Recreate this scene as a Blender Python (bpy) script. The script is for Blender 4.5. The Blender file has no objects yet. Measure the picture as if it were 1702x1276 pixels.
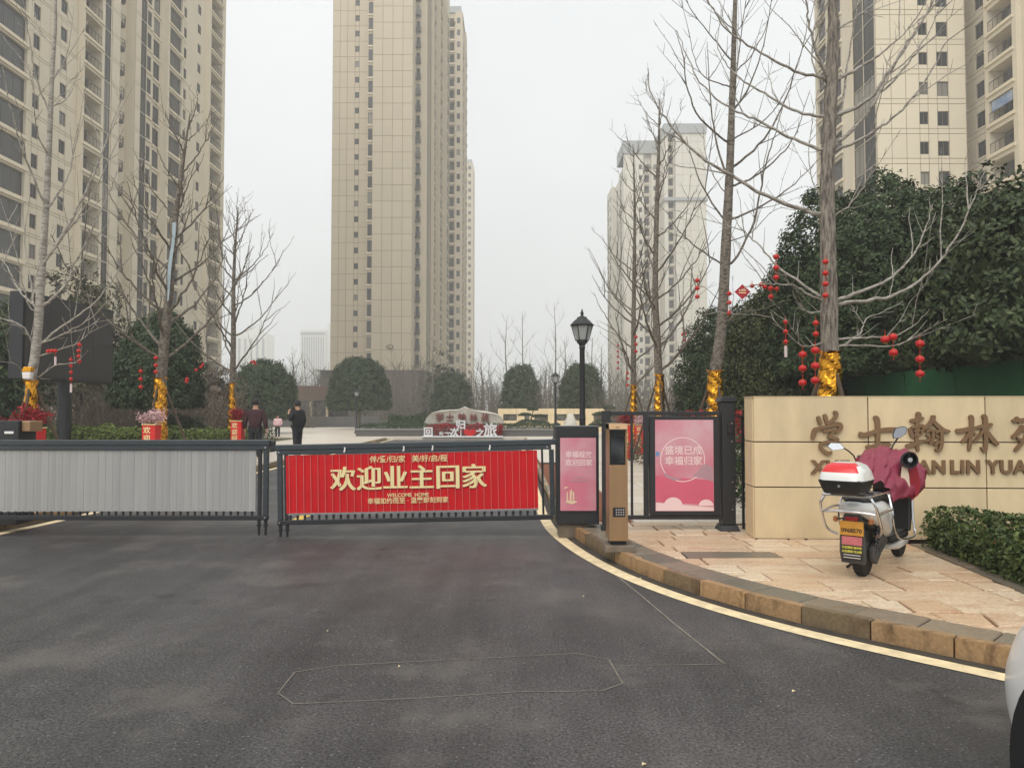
import bpy, bmesh, math, random
import numpy as np
from mathutils import Vector, Matrix, Euler

random.seed(7)
rng = np.random.default_rng(7)
scene = bpy.context.scene
COL = scene.collection
PI = math.pi

# ------------------------------------------------------------------ camera
F = 1250.0                      # focal length in photo pixels (1702 wide)
PITCH = math.atan(44.0 / F)
CAM = Vector((0, 0, 1.5))
cd = bpy.data.cameras.new('camera')
cam = bpy.data.objects.new('camera', cd)
COL.objects.link(cam)
cam.location = CAM
cam.rotation_euler = (PI / 2 + PITCH, 0, 0)
cd.sensor_width = 36
cd.lens = F / 1702 * 36
cd.clip_start = 0.05
cd.clip_end = 3000
scene.camera = cam

# ------------------------------------------------------------------ overcast sky
w = bpy.data.worlds.new('World')
scene.world = w
w.use_nodes = True
nt = w.node_tree
nt.nodes.clear()
wo = nt.nodes.new('ShaderNodeOutputWorld')
bg = nt.nodes.new('ShaderNodeBackground')
sky = nt.nodes.new('ShaderNodeTexSky')
sky.sky_type = 'NISHITA'
sky.sun_disc = False
sky.sun_elevation = math.radians(52)
sky.sun_rotation = math.radians(200)
sky.air_density = 1.0
sky.dust_density = 6.0
sky.ozone_density = 1.0
hs = nt.nodes.new('ShaderNodeHueSaturation')
hs.inputs['Saturation'].default_value = 0.08
mx = nt.nodes.new('ShaderNodeMix')
mx.data_type = 'RGBA'
mx.inputs[0].default_value = 0.82            # cloud deck over the clear sky
mx.inputs[7].default_value = (8.7, 8.95, 9.05, 1)
nt.links.new(sky.outputs[0], hs.inputs['Color'])
nt.links.new(hs.outputs[0], mx.inputs[6])
cn = nt.nodes.new('ShaderNodeTexNoise')      # faint unevenness of the cloud deck
cn.inputs['Scale'].default_value = 2.2
cn.inputs['Detail'].default_value = 5
cg = nt.nodes.new('ShaderNodeTexCoord')
nt.links.new(cg.outputs['Generated'], cn.inputs['Vector'])
cr = nt.nodes.new('ShaderNodeMapRange')
cr.inputs[1].default_value = 0.3
cr.inputs[2].default_value = 0.7
cr.inputs[3].default_value = 0.93
cr.inputs[4].default_value = 1.06
nt.links.new(cn.outputs['Fac'], cr.inputs[0])
cm_ = nt.nodes.new('ShaderNodeMix')
cm_.data_type = 'RGBA'
cm_.blend_type = 'MULTIPLY'
cm_.inputs[0].default_value = 1.0
nt.links.new(mx.outputs[2], cm_.inputs[6])
nt.links.new(cr.outputs[0], cm_.inputs[7])
nt.links.new(cm_.outputs[2], bg.inputs['Color'])
bg.inputs['Strength'].default_value = 0.1
nt.links.new(bg.outputs[0], wo.inputs['Surface'])

sd = bpy.data.lights.new('sun', 'SUN')
sd.energy = 1.5
sd.angle = math.radians(60)
sd.color = (1.0, 0.965, 0.9)
sun = bpy.data.objects.new('sun', sd)
COL.objects.link(sun)
sun.rotation_euler = (math.radians(38), 0, math.radians(-20))

scene.view_settings.view_transform = 'Standard'
scene.view_settings.look = 'None'
scene.view_settings.exposure = 0.35
scene.view_settings.gamma = 1.0
scene.view_settings.use_curve_mapping = False
scene.render.engine = 'CYCLES'
scene.cycles.use_denoising = True
scene.cycles.max_bounces = 6
scene.cycles.diffuse_bounces = 3
scene.cycles.glossy_bounces = 3
scene.cycles.transmission_bounces = 4
scene.cycles.volume_bounces = 4
scene.cycles.caustics_reflective = False
scene.cycles.caustics_refractive = False


# ------------------------------------------------------------------ helpers
def P(u, v, Y):
    """world point seen at photo pixel (u, v) at depth Y"""
    c, s = math.cos(PITCH), math.sin(PITCH)
    a, b = (u - 851.0), (638.0 - v)
    d = Vector((a, F * c - b * s, F * s + b * c))
    return CAM + d * (Y / d.y)


def G(u, v, z=0.0):
    c, s = math.cos(PITCH), math.sin(PITCH)
    a, b = (u - 851.0), (638.0 - v)
    d = Vector((a, F * c - b * s, F * s + b * c))
    return CAM + d * ((z - CAM.z) / d.z)


def rgb(r, g, b):
    def f(c):
        c /= 255.0
        return c / 12.92 if c <= 0.04045 else ((c + 0.055) / 1.055) ** 2.4
    return (f(r), f(g), f(b), 1)


def M(name, col, rough=0.6, metal=0.0, var=0.0, vscale=4.0, bump=0.0, bscale=60.0, rnd=0.0,
      col2=None, island=False, coat=0.0, spec=0.5, stretch=None, detail=6.0, trans=0.0, double=None):
    m = bpy.data.materials.new(name)
    m.use_nodes = True
    n = m.node_tree.nodes
    l = m.node_tree.links
    b = n['Principled BSDF']
    b.inputs['Roughness'].default_value = rough
    b.inputs['Metallic'].default_value = metal
    b.inputs['Coat Weight'].default_value = coat
    b.inputs['Coat Roughness'].default_value = 0.08
    b.inputs['Specular IOR Level'].default_value = spec
    col = tuple(col[:3]) + (1,)
    b.inputs['Base Color'].default_value = col
    tc = n.new('ShaderNodeTexCoord')
    vec = tc.outputs['Object']
    if stretch:
        mp = n.new('ShaderNodeMapping')
        mp.inputs['Scale'].default_value = stretch
        l.new(vec, mp.inputs['Vector'])
        vec = mp.outputs[0]
    out = None
    if var > 0 or col2:
        nz = n.new('ShaderNodeTexNoise')
        nz.inputs['Scale'].default_value = vscale
        nz.inputs['Detail'].default_value = detail
        nz.inputs['Roughness'].default_value = 0.6
        l.new(vec, nz.inputs['Vector'])
        rp = n.new('ShaderNodeValToRGB')
        rp.color_ramp.elements[0].position = 0.32
        rp.color_ramp.elements[1].position = 0.68
        if col2:
            rp.color_ramp.elements[0].color = col
            rp.color_ramp.elements[1].color = tuple(col2[:3]) + (1,)
        else:
            rp.color_ramp.elements[0].color = tuple(c * (1 - var) for c in col[:3]) + (1,)
            rp.color_ramp.elements[1].color = tuple(c * (1 + var) for c in col[:3]) + (1,)
        l.new(nz.outputs['Fac'], rp.inputs[0])
        out = rp.outputs[0]
    if rnd > 0:
        if island:
            gi = n.new('ShaderNodeNewGeometry')
            src = gi.outputs['Random Per Island']
        else:
            oi = n.new('ShaderNodeObjectInfo')
            src = oi.outputs['Random']
        mr = n.new('ShaderNodeMapRange')
        mr.inputs[3].default_value = 1 - rnd
        mr.inputs[4].default_value = 1 + rnd
        l.new(src, mr.inputs[0])
        hv = n.new('ShaderNodeHueSaturation')
        hv.inputs['Color'].default_value = col
        if out is not None:
            l.new(out, hv.inputs['Color'])
        l.new(mr.outputs[0], hv.inputs['Value'])
        out = hv.outputs[0]
    if out is not None:
        l.new(out, b.inputs['Base Color'])
    if bump > 0:
        nb = n.new('ShaderNodeTexNoise')
        nb.inputs['Scale'].default_value = bscale
        nb.inputs['Detail'].default_value = 4
        l.new(vec, nb.inputs['Vector'])
        bp = n.new('ShaderNodeBump')
        bp.inputs['Strength'].default_value = bump
        bp.inputs['Distance'].default_value = 0.02
        l.new(nb.outputs['Fac'], bp.inputs['Height'])
        l.new(bp.outputs[0], b.inputs['Normal'])
    if trans > 0:
        b.inputs['Transmission Weight'].default_value = trans
    return m


class MB:
    """collects shapes; build() links them as one mesh object"""
    def __init__(s):
        s.v = []
        s.f = []
        s.m = []
        s.mi = 0

    def add(s, vs, fs):
        o = len(s.v)
        s.v += [tuple(p) for p in vs]
        s.f += [tuple(i + o for i in f) for f in fs]
        s.m += [s.mi] * len(fs)
        return s

    def quad(s, a, b, c, d):
        return s.add([a, b, c, d], [(0, 1, 2, 3)])

    def box(s, x0, x1, y0, y1, z0, z1, T=None):
        vs = [(x0, y0, z0), (x1, y0, z0), (x1, y1, z0), (x0, y1, z0), (x0, y0, z1), (x1, y0, z1), (x1, y1, z1), (x0, y1, z1)]
        if T is not None:
            vs = [T @ Vector(p) for p in vs]
        return s.add(vs, [(3, 2, 1, 0), (4, 5, 6, 7), (0, 1, 5, 4), (1, 2, 6, 5), (2, 3, 7, 6), (3, 0, 4, 7)])

    def taper(s, x0, x1, y0, y1, z0, X0, X1, Y0, Y1, z1, T=None):
        vs = [(x0, y0, z0), (x1, y0, z0), (x1, y1, z0), (x0, y1, z0), (X0, Y0, z1), (X1, Y0, z1), (X1, Y1, z1), (X0, Y1, z1)]
        if T is not None:
            vs = [T @ Vector(p) for p in vs]
        return s.add(vs, [(3, 2, 1, 0), (4, 5, 6, 7), (0, 1, 5, 4), (1, 2, 6, 5), (2, 3, 7, 6), (3, 0, 4, 7)])

    def tube(s, pts, rad, n=8, cap=True):
        pts = [Vector(p) for p in pts]
        if not isinstance(rad, (list, tuple)):
            rad = [rad] * len(pts)
        o = len(s.v)
        k = len(pts)
        prev = None
        for i, p in enumerate(pts):
            t = (pts[min(i + 1, k - 1)] - pts[max(i - 1, 0)])
            if t.length < 1e-9:
                t = Vector((0, 0, 1))
            t.normalize()
            if prev is None:
                ref = Vector((0, 0, 1)) if abs(t.z) < 0.9 else Vector((1, 0, 0))
                a = t.cross(ref).normalized()
            else:
                a = (prev - t * prev.dot(t))
                a = a.normalized() if a.length > 1e-6 else t.orthogonal().normalized()
            prev = a
            b = t.cross(a)
            for j in range(n):
                q = 2 * PI * j / n
                s.v.append(tuple(p + (a * math.cos(q) + b * math.sin(q)) * rad[i]))
        for i in range(k - 1):
            for j in range(n):
                j2 = (j + 1) % n
                s.f.append((o + i * n + j, o + i * n + j2, o + (i + 1) * n + j2, o + (i + 1) * n + j))
                s.m.append(s.mi)
        if cap:
            s.f.append(tuple(o + j for j in reversed(range(n))))
            s.f.append(tuple(o + (k - 1) * n + j for j in range(n)))
            s.m += [s.mi] * 2
        return s

    def lathe(s, prof, n=16, c=(0, 0, 0), sx=1.0, sy=1.0):
        o = len(s.v)
        for r, z in prof:
            for j in range(n):
                q = 2 * PI * j / n
                s.v.append((c[0] + r * math.cos(q) * sx, c[1] + r * math.sin(q) * sy, c[2] + z))
        k = len(prof)
        for i in range(k - 1):
            for j in range(n):
                j2 = (j + 1) % n
                s.f.append((o + i * n + j, o + i * n + j2, o + (i + 1) * n + j2, o + (i + 1) * n + j))
                s.m.append(s.mi)
        s.f.append(tuple(o + j for j in reversed(range(n))))
        s.f.append(tuple(o + (k - 1) * n + j for j in range(n)))
        s.m += [s.mi] * 2
        return s

    def prism(s, poly, a, b, T=None):
        """polygon list of (x, z) extruded along y from a to b"""
        k = len(poly)
        vs = [(x, a, z) for x, z in poly] + [(x, b, z) for x, z in poly]
        if T is not None:
            vs = [T @ Vector(p) for p in vs]
        fs = [tuple(range(k)), tuple(reversed(range(k, 2 * k)))]
        fs += [(i, k + i, k + (i + 1) % k, (i + 1) % k) for i in range(k)]
        return s.add(vs, fs)

    def slab(s, poly, z0, z1):
        """polygon list of (x, y) extruded upward"""
        k = len(poly)
        vs = [(x, y, z0) for x, y in poly] + [(x, y, z1) for x, y in poly]
        fs = [tuple(reversed(range(k))), tuple(range(k, 2 * k))]
        fs += [(i, (i + 1) % k, k + (i + 1) % k, k + i) for i in range(k)]
        return s.add(vs, fs)

    def mesh(s, name, mats, smooth=False, angle=0.6):
        me = bpy.data.meshes.new(name)
        me.from_pydata(s.v, [], s.f)
        for m in (mats if isinstance(mats, (list, tuple)) else [mats]):
            me.materials.append(m)
        if max(s.m, default=0) > 0:
            me.polygons.foreach_set('material_index', s.m)
        if smooth:
            me.shade_smooth()
            me.set_sharp_from_angle(angle=angle)
        me.update()
        return me

    def build(s, name, mats, parent=None, smooth=False, W=False, bevel=0.0, angle=0.6):
        """W: the coordinates are world coordinates (parents never rotated then)"""
        loc = None
        if W and parent is not None:
            o = origin(parent)
            s.v = [(x - o.x, y - o.y, z - o.z) for x, y, z in s.v]
        elif parent is None and s.v:
            xs = [p[0] for p in s.v]
            ys = [p[1] for p in s.v]
            zs = [p[2] for p in s.v]
            loc = Vector(((min(xs) + max(xs)) / 2, (min(ys) + max(ys)) / 2, min(zs)))
            s.v = [(x - loc.x, y - loc.y, z - loc.z) for x, y, z in s.v]
        ob = link(name, s.mesh(name, mats, smooth, angle), parent)
        if loc is not None:
            ob.location = loc
        if bevel:
            b = ob.modifiers.new('bevel', 'BEVEL')
            b.width = bevel
            b.segments = 2
            b.limit_method = 'ANGLE'
        return ob


def origin(o):
    p = Vector((0, 0, 0))
    while o is not None:
        p = p + o.location
        o = o.parent
    return p


def link(name, me, parent=None, loc=None):
    o = bpy.data.objects.new(name, me)
    COL.objects.link(o)
    if parent is not None:
        o.parent = parent
    if loc is not None:
        o.location = loc
    return o


def tag(o, label=None, cat=None, group=None, kind=None):
    if label:
        o['label'] = label
    if cat:
        o['category'] = cat
    if group:
        o['group'] = group
    if kind:
        o['kind'] = kind
    return o


def thing(name, label, cat, loc=(0, 0, 0), rz=0.0, group=None):
    o = bpy.data.objects.new(name, None)
    o.empty_display_size = 0.2
    COL.objects.link(o)
    o.location = loc
    o.rotation_euler = (0, 0, rz)
    return tag(o, label, cat, group)


def copy_tree(o, parent=None):
    c = o.copy()
    COL.objects.link(c)
    c.parent = parent
    for ch in list(o.children):
        copy_tree(ch, c)
    return c


def copy_thing(o, label, loc, rz=0.0):
    c = copy_tree(o)
    c['label'] = label
    c.location = loc
    c.rotation_euler = (0, 0, rz)
    return c


_tc = {}


def text_mesh(body, size, mat, bold=0.0, depth=0.001, center=True, wide=0.0, spacing=1.0):
    key = (body, size, mat.name, bold, depth, center, wide, spacing)
    if key in _tc:
        return _tc[key]
    c = bpy.data.curves.new('lettering', 'FONT')
    c.body = body
    c.size = size
    c.offset = bold
    c.extrude = depth
    c.resolution_u = 3
    c.space_character = spacing
    if center:
        c.align_x = 'CENTER'
        c.align_y = 'CENTER'
    o = bpy.data.objects.new('lettering', c)
    COL.objects.link(o)
    dg = bpy.context.evaluated_depsgraph_get()
    dg.update()
    me = bpy.data.meshes.new_from_object(o.evaluated_get(dg))
    bpy.data.objects.remove(o)
    bpy.data.curves.remove(c)
    if wide > 0:      # thicken only the upright strokes (song style letters)
        bm = bmesh.new()
        for k in range(3):
            b2 = bmesh.new()
            b2.from_mesh(me)
            bmesh.ops.translate(b2, verts=b2.verts, vec=((k - 1) * wide, 0, k * depth * 0.07))
            tmp = bpy.data.meshes.new('tmp')
            b2.to_mesh(tmp)
            bm.from_mesh(tmp)
            bpy.data.meshes.remove(tmp)
            b2.free()
        bm.to_mesh(me)
        bm.free()
    me.materials.clear()
    me.materials.append(mat)
    _tc[key] = me
    return me


def lettering(body, size, mat, loc, parent, bold=0.0, depth=0.001, center=True, wide=0.0, rz=0.0, name='lettering', W=True, rot=None, spacing=1.0):
    """upright text facing -Y"""
    me = text_mesh(body, size, mat, bold, depth, center, wide, spacing)
    o = link(name, me, parent)
    l = Vector(loc)
    if W:
        l = l - origin(parent)
    o.location = l
    o.rotation_euler = rot if rot else (PI / 2, 0, rz)
    return o


def offset_line(pts, d):
    """shift a polyline (x, y) to its right by d"""
    out = []
    for i, p in enumerate(pts):
        a = Vector(pts[max(i - 1, 0)])
        b = Vector(pts[min(i + 1, len(pts) - 1)])
        t = (b - a).normalized()
        out.append((p[0] + t.y * d, p[1] - t.x * d))
    return out


def catmull(pts, n=6):
    out = []
    q = [Vector(p) for p in pts]
    q = [q[0] * 2 - q[1]] + q + [q[-1] * 2 - q[-2]]
    for i in range(1, len(q) - 2):
        a, b, c, d = q[i - 1:i + 3]
        for k in range(n):
            t = k / n
            out.append(0.5 * ((2 * b) + (c - a) * t + (2 * a - 5 * b + 4 * c - d) * t * t + (3 * b - a - 3 * c + d) * t ** 3))
    out.append(q[-2])
    return [tuple(p) for p in out]


def resample(pts, step):
    out = [Vector(pts[0])]
    acc = 0.0
    for a, b in zip(pts, pts[1:]):
        a, b = Vector(a), Vector(b)
        L = (b - a).length
        t = step - acc
        while t <= L:
            out.append(a + (b - a) * (t / L))
            t += step
        acc = L - (t - step)
    return [tuple(p) for p in out]


def clip(poly, a, b):
    """keep the part of a polygon right of the line a->b"""
    out = []
    ax, ay = a
    dx, dy = b[0] - a[0], b[1] - a[1]

    def side(p):
        return dx * (p[1] - ay) - dy * (p[0] - ax)
    for i in range(len(poly)):
        p, q = poly[i], poly[(i + 1) % len(poly)]
        sp, sq = side(p), side(q)
        if sp <= 0:
            out.append(p)
        if (sp < 0 < sq) or (sq < 0 < sp):
            t = sp / (sp - sq)
            out.append((p[0] + (q[0] - p[0]) * t, p[1] + (q[1] - p[1]) * t))
    return out


def area(poly):
    return 0.5 * sum(poly[i][0] * poly[(i + 1) % len(poly)][1] - poly[(i + 1) % len(poly)][0] * poly[i][1] for i in range(len(poly)))


# ------------------------------------------------------------------ materials
def asphalt_mat():
    m = bpy.data.materials.new('asphalt')
    m.use_nodes = True
    n, l = m.node_tree.nodes, m.node_tree.links
    b = n['Principled BSDF']
    tc = n.new('ShaderNodeTexCoord')

    def noise(scale, detail, stretch=None, rot=0.0):
        mp = n.new('ShaderNodeMapping')
        mp.inputs['Scale'].default_value = stretch or (1, 1, 1)
        mp.inputs['Rotation'].default_value = (0, 0, rot)
        l.new(tc.outputs['Object'], mp.inputs[0])
        z = n.new('ShaderNodeTexNoise')
        z.inputs['Scale'].default_value = scale
        z.inputs['Detail'].default_value = detail
        z.inputs['Roughness'].default_value = 0.65
        l.new(mp.outputs[0], z.inputs['Vector'])
        return z.outputs['Fac']

    def rng_(src, a, c, lo, hi):
        r = n.new('ShaderNodeMapRange')
        r.inputs[1].default_value = a
        r.inputs[2].default_value = c
        r.inputs[3].default_value = lo
        r.inputs[4].default_value = hi
        l.new(src, r.inputs[0])
        return r.outputs[0]

    def mul(x, y):
        k = n.new('ShaderNodeMath')
        k.operation = 'MULTIPLY'
        l.new(x, k.inputs[0])
        l.new(y, k.inputs[1])
        return k.outputs[0]
    big = rng_(noise(0.3, 6), 0.35, 0.7, 0.7, 1.4)
    streak = rng_(noise(1.0, 5, (2.2, 0.12, 1), math.radians(-24)), 0.36, 0.66, 0.82, 1.26)
    mid = rng_(noise(3.2, 8), 0.3, 0.72, 0.82, 1.2)
    grit = rng_(noise(62, 4), 0.32, 0.68, 0.25, 1.85)
    oil = rng_(noise(1.9, 4), 0.62, 0.7, 1.0, 0.62)
    fac = mul(mul(mul(big, streak), oil), mul(mid, grit))
    vo = n.new('ShaderNodeTexVoronoi')
    vo.inputs['Scale'].default_value = 42
    l.new(tc.outputs['Object'], vo.inputs['Vector'])
    chips = rng_(vo.outputs['Distance'], 0.14, 0.24, 1.0, 0.0)
    pick = n.new('ShaderNodeSeparateColor')
    l.new(vo.outputs['Color'], pick.inputs[0])
    sel = rng_(pick.outputs[0], 0.8, 0.86, 0.0, 1.0)
    chipm = mul(chips, sel)
    col = n.new('ShaderNodeMix')
    col.data_type = 'RGBA'
    col.blend_type = 'MULTIPLY'
    col.inputs[0].default_value = 1
    col.inputs[6].default_value = (0.058, 0.0545, 0.054, 1)
    l.new(fac, col.inputs[7])
    # dusty brownish patches
    dust = n.new('ShaderNodeMix')
    dust.data_type = 'RGBA'
    l.new(rng_(noise(1.15, 10), 0.54, 0.66, 0.0, 0.6), dust.inputs[0])
    l.new(col.outputs[2], dust.inputs[6])
    dust.inputs[7].default_value = (0.125, 0.113, 0.1, 1)
    grains = n.new('ShaderNodeMix')
    grains.data_type = 'RGBA'
    l.new(chipm, grains.inputs[0])
    l.new(dust.outputs[2], grains.inputs[6])
    grains.inputs[7].default_value = (0.2, 0.19, 0.18, 1)
    l.new(grains.outputs[2], b.inputs['Base Color'])
    l.new(rng_(noise(0.8, 5), 0.3, 0.7, 0.4, 0.72), b.inputs['Roughness'])
    bp = n.new('ShaderNodeBump')
    bp.inputs['Strength'].default_value = 0.6
    bp.inputs['Distance'].default_value = 0.008
    l.new(noise(130, 3), bp.inputs['Height'])
    l.new(bp.outputs[0], b.inputs['Normal'])
    b.inputs['Specular IOR Level'].default_value = 0.35
    return m


def slab_mat(name, c1, c2, rust, rustamt=0.5):
    """natural stone with a tint of its own per piece and rusty veins"""
    m = bpy.data.materials.new(name)
    m.use_nodes = True
    n, l = m.node_tree.nodes, m.node_tree.links
    b = n['Principled BSDF']
    tc = n.new('ShaderNodeTexCoord')
    oi = n.new('ShaderNodeObjectInfo')
    mixc = n.new('ShaderNodeMix')
    mixc.data_type = 'RGBA'
    mixc.inputs[6].default_value = c1
    mixc.inputs[7].default_value = c2
    l.new(oi.outputs['Random'], mixc.inputs[0])
    ad = n.new('ShaderNodeVectorMath')
    ad.operation = 'ADD'
    cmb = n.new('ShaderNodeCombineXYZ')
    ml = n.new('ShaderNodeMath')
    ml.operation = 'MULTIPLY'
    ml.inputs[1].default_value = 37.0
    l.new(oi.outputs['Random'], ml.inputs[0])
    l.new(ml.outputs[0], cmb.inputs[2])
    l.new(tc.outputs['Object'], ad.inputs[0])
    l.new(cmb.outputs[0], ad.inputs[1])
    mp = n.new('ShaderNodeMapping')
    mp.inputs['Scale'].default_value = (1.0, 3.2, 1)
    l.new(ad.outputs[0], mp.inputs[0])
    n1 = n.new('ShaderNodeTexNoise')
    n1.inputs['Scale'].default_value = 2.6
    n1.inputs['Detail'].default_value = 9
    n1.inputs['Roughness'].default_value = 0.65
    n1.inputs['Distortion'].default_value = 0.6
    l.new(mp.outputs[0], n1.inputs['Vector'])
    r1 = n.new('ShaderNodeMapRange')
    r1.inputs[1].default_value = 0.5
    r1.inputs[2].default_value = 0.78
    r1.inputs[3].default_value = 0
    r1.inputs[4].default_value = rustamt
    l.new(n1.outputs['Fac'], r1.inputs[0])
    m2 = n.new('ShaderNodeMix')
    m2.data_type = 'RGBA'
    l.new(r1.outputs[0], m2.inputs[0])
    l.new(mixc.outputs[2], m2.inputs[6])
    m2.inputs[7].default_value = rust
    n2 = n.new('ShaderNodeTexNoise')
    n2.inputs['Scale'].default_value = 45
    n2.inputs['Detail'].default_value = 5
    l.new(ad.outputs[0], n2.inputs['Vector'])
    r2 = n.new('ShaderNodeMapRange')
    r2.inputs[1].default_value = 0.3
    r2.inputs[2].default_value = 0.7
    r2.inputs[3].default_value = 0.78
    r2.inputs[4].default_value = 1.18
    l.new(n2.outputs['Fac'], r2.inputs[0])
    m3 = n.new('ShaderNodeMix')
    m3.data_type = 'RGBA'
    m3.blend_type = 'MULTIPLY'
    m3.inputs[0].default_value = 1
    l.new(m2.outputs[2], m3.inputs[6])
    l.new(r2.outputs[0], m3.inputs[7])
    l.new(m3.outputs[2], b.inputs['Base Color'])
    b.inputs['Roughness'].default_value = 0.4
    b.inputs['Specular IOR Level'].default_value = 0.45
    bp = n.new('ShaderNodeBump')
    bp.inputs['Strength'].default_value = 0.2
    bp.inputs['Distance'].default_value = 0.01
    l.new(n2.outputs['Fac'], bp.inputs['Height'])
    l.new(bp.outputs[0], b.inputs['Normal'])
    return m


def leaf_mat(name, c1, c2, rough=0.5):
    m = bpy.data.materials.new(name)
    m.use_nodes = True
    n, l = m.node_tree.nodes, m.node_tree.links
    b = n['Principled BSDF']
    gi = n.new('ShaderNodeNewGeometry')
    rp = n.new('ShaderNodeValToRGB')
    rp.color_ramp.elements[0].color = tuple(c1) + (1,)
    rp.color_ramp.elements[1].color = tuple(c2) + (1,)
    e = rp.color_ramp.elements.new(0.93)
    e.color = tuple((a + d) / 2 for a, d in zip(c1, c2)) + (1,)
    rp.color_ramp.elements[0].position = 0.05
    l.new(gi.outputs['Random Per Island'], rp.inputs[0])
    l.new(rp.outputs[0], b.inputs['Base Color'])
    b.inputs['Roughness'].default_value = rough
    b.inputs['Specular IOR Level'].default_value = 0.22
    return m


def bark_mat(name, c1, c2, ring=14.0, around=6.0):
    m = bpy.data.materials.new(name)
    m.use_nodes = True
    n, l = m.node_tree.nodes, m.node_tree.links
    b = n['Principled BSDF']
    tc = n.new('ShaderNodeTexCoord')
    mp = n.new('ShaderNodeMapping')
    mp.inputs['Scale'].default_value = (around, around, ring)
    l.new(tc.outputs['Object'], mp.inputs[0])
    nz = n.new('ShaderNodeTexNoise')
    nz.inputs['Scale'].default_value = 1.2
    nz.inputs['Detail'].default_value = 8
    nz.inputs['Roughness'].default_value = 0.7
    l.new(mp.outputs[0], nz.inputs['Vector'])
    rp = n.new('ShaderNodeValToRGB')
    rp.color_ramp.elements[0].position = 0.4
    rp.color_ramp.elements[1].position = 0.58
    rp.color_ramp.elements[0].color = tuple(c1) + (1,)
    rp.color_ramp.elements[1].color = tuple(c2) + (1,)
    l.new(nz.outputs['Fac'], rp.inputs[0])
    l.new(rp.outputs[0], b.inputs['Base Color'])
    b.inputs['Roughness'].default_value = 0.85
    bp = n.new('ShaderNodeBump')
    bp.inputs['Strength'].default_value = 0.8
    bp.inputs['Distance'].default_value = 0.02
    l.new(nz.outputs['Fac'], bp.inputs['Height'])
    l.new(bp.outputs[0], b.inputs['Normal'])
    return m


ASPHALT = asphalt_mat()
SLAB = slab_mat('granite_slab', rgb(196, 166, 134), rgb(216, 198, 172), rgb(162, 104, 70), 0.8)
PALE_SLAB = slab_mat('pale_granite_slab', rgb(196, 182, 160), rgb(212, 203, 190), rgb(170, 135, 105), 0.35)
SLATE = slab_mat('slate_slab', rgb(98, 96, 86), rgb(138, 124, 106), rgb(120, 88, 62), 0.7)
KERB = slab_mat('kerb_stone', rgb(102, 90, 70), rgb(168, 134, 96), rgb(70, 48, 30), 1.1)
MORTAR = M('rusty_mortar', rgb(120, 70, 44), 0.9, var=0.3, vscale=9)
DIRT = M('soil', rgb(96, 84, 66), 0.95, var=0.35, vscale=1.5, col2=rgb(84, 88, 52))
GRIME = M('gutter_dirt', rgb(62, 56, 48), 0.95, var=0.4, vscale=6)
LINE_PAINT = M('cream_road_paint', rgb(226, 206, 166), 0.7, var=0.2, vscale=9, bump=0.3, bscale=120)
YELLOW_PAINT = M('yellow_road_paint', rgb(214, 176, 84), 0.7, var=0.18, vscale=14)
CUT = M('sealed_saw_cut', rgb(116, 108, 98), 0.8, var=0.35, vscale=6)
PANEL = M('beige_stone_panel', rgb(214, 193, 155), 0.6, var=0.1, vscale=2.2, rnd=0.06, bump=0.08, bscale=90, stretch=(2, 2, .7), detail=9)
JOINT = M('dark_joint', rgb(50, 40, 34), 0.9)
CURTAIN = M('curtained_pane', rgb(128, 124, 116), 0.2, rnd=0.3)
PANEL_JOINT = M('tower_panel_joint', rgb(140, 124, 100), 0.9)
BRONZE = M('bronze_letter', rgb(124, 95, 66), 0.5, metal=0.1, var=0.08, vscale=8)
BLACK = M('black_powder_coat', rgb(34, 35, 38), 0.5, var=0.12, vscale=5, bump=0.05, bscale=200)
CHARCOAL = M('charcoal_metal', rgb(62, 68, 72), 0.4, metal=0.3, var=0.08, vscale=4)
DARK_GLASS = M('dark_glass', (0.012, 0.014, 0.017, 1), 0.06, spec=0.6)
TOWER_GLASS = M('tower_window_glass', (0.022, 0.025, 0.028, 1), 0.14, spec=0.35, rnd=0.6)
GREY_SLAT = M('grey_slat', rgb(158, 157, 154), 0.45, rnd=0.06, var=0.06, vscale=2, stretch=(6, 6, 0.4), spec=0.3)
RED_CLOTH = M('red_banner_print', rgb(198, 16, 26), 0.55, var=0.08, vscale=3, spec=0.3)
RED_CORE = M('red_paper', rgb(206, 34, 30), 0.6, var=0.08, vscale=6)
GOLD_PRINT = M('pale_gold_print', rgb(236, 216, 160), 0.5)
WHITE_PRINT = M('white_print', rgb(232, 226, 222), 0.5)
BROWN_PRINT = M('brown_print_shadow', rgb(124, 18, 18), 0.6)
WHITE_PAINT = M('white_paint', rgb(226, 226, 224), 0.3, coat=0.5)
TAN_METAL = M('champagne_metal', rgb(158, 126, 92), 0.38, metal=0.35, var=0.04, vscale=2, stretch=(14, 14, 0.5))
PLINTH = M('plinth_stone', rgb(110, 98, 84), 0.8, var=0.2, vscale=12, bump=0.3, bscale=60)
CHROME = M('chrome', rgb(206, 206, 208), 0.18, metal=1.0)
RUBBER = M('tyre_rubber', rgb(32, 31, 30), 0.85, var=0.2, vscale=20)
PLASTIC = M('black_plastic', rgb(28, 28, 29), 0.45, var=0.1, vscale=8)
DUSTY = M('dusty_black_plastic', rgb(72, 70, 66), 0.75, var=0.25, vscale=10)
SCOOT_WHITE = M('scooter_white', rgb(222, 222, 218), 0.28, coat=0.6)
SCOOT_RED = M('scooter_red', rgb(208, 20, 26), 0.3, coat=0.5)
MAROON = M('maroon_rain_cloth', rgb(130, 34, 60), 0.42, var=0.16, vscale=5, bump=0.3, bscale=22, spec=0.6)
MAROON_IN = M('dark_red_lining', rgb(140, 18, 34), 0.7, var=0.1, vscale=8)
FLEECE = M('cream_fleece', rgb(206, 190, 170), 0.95, var=0.08, vscale=20)
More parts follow.
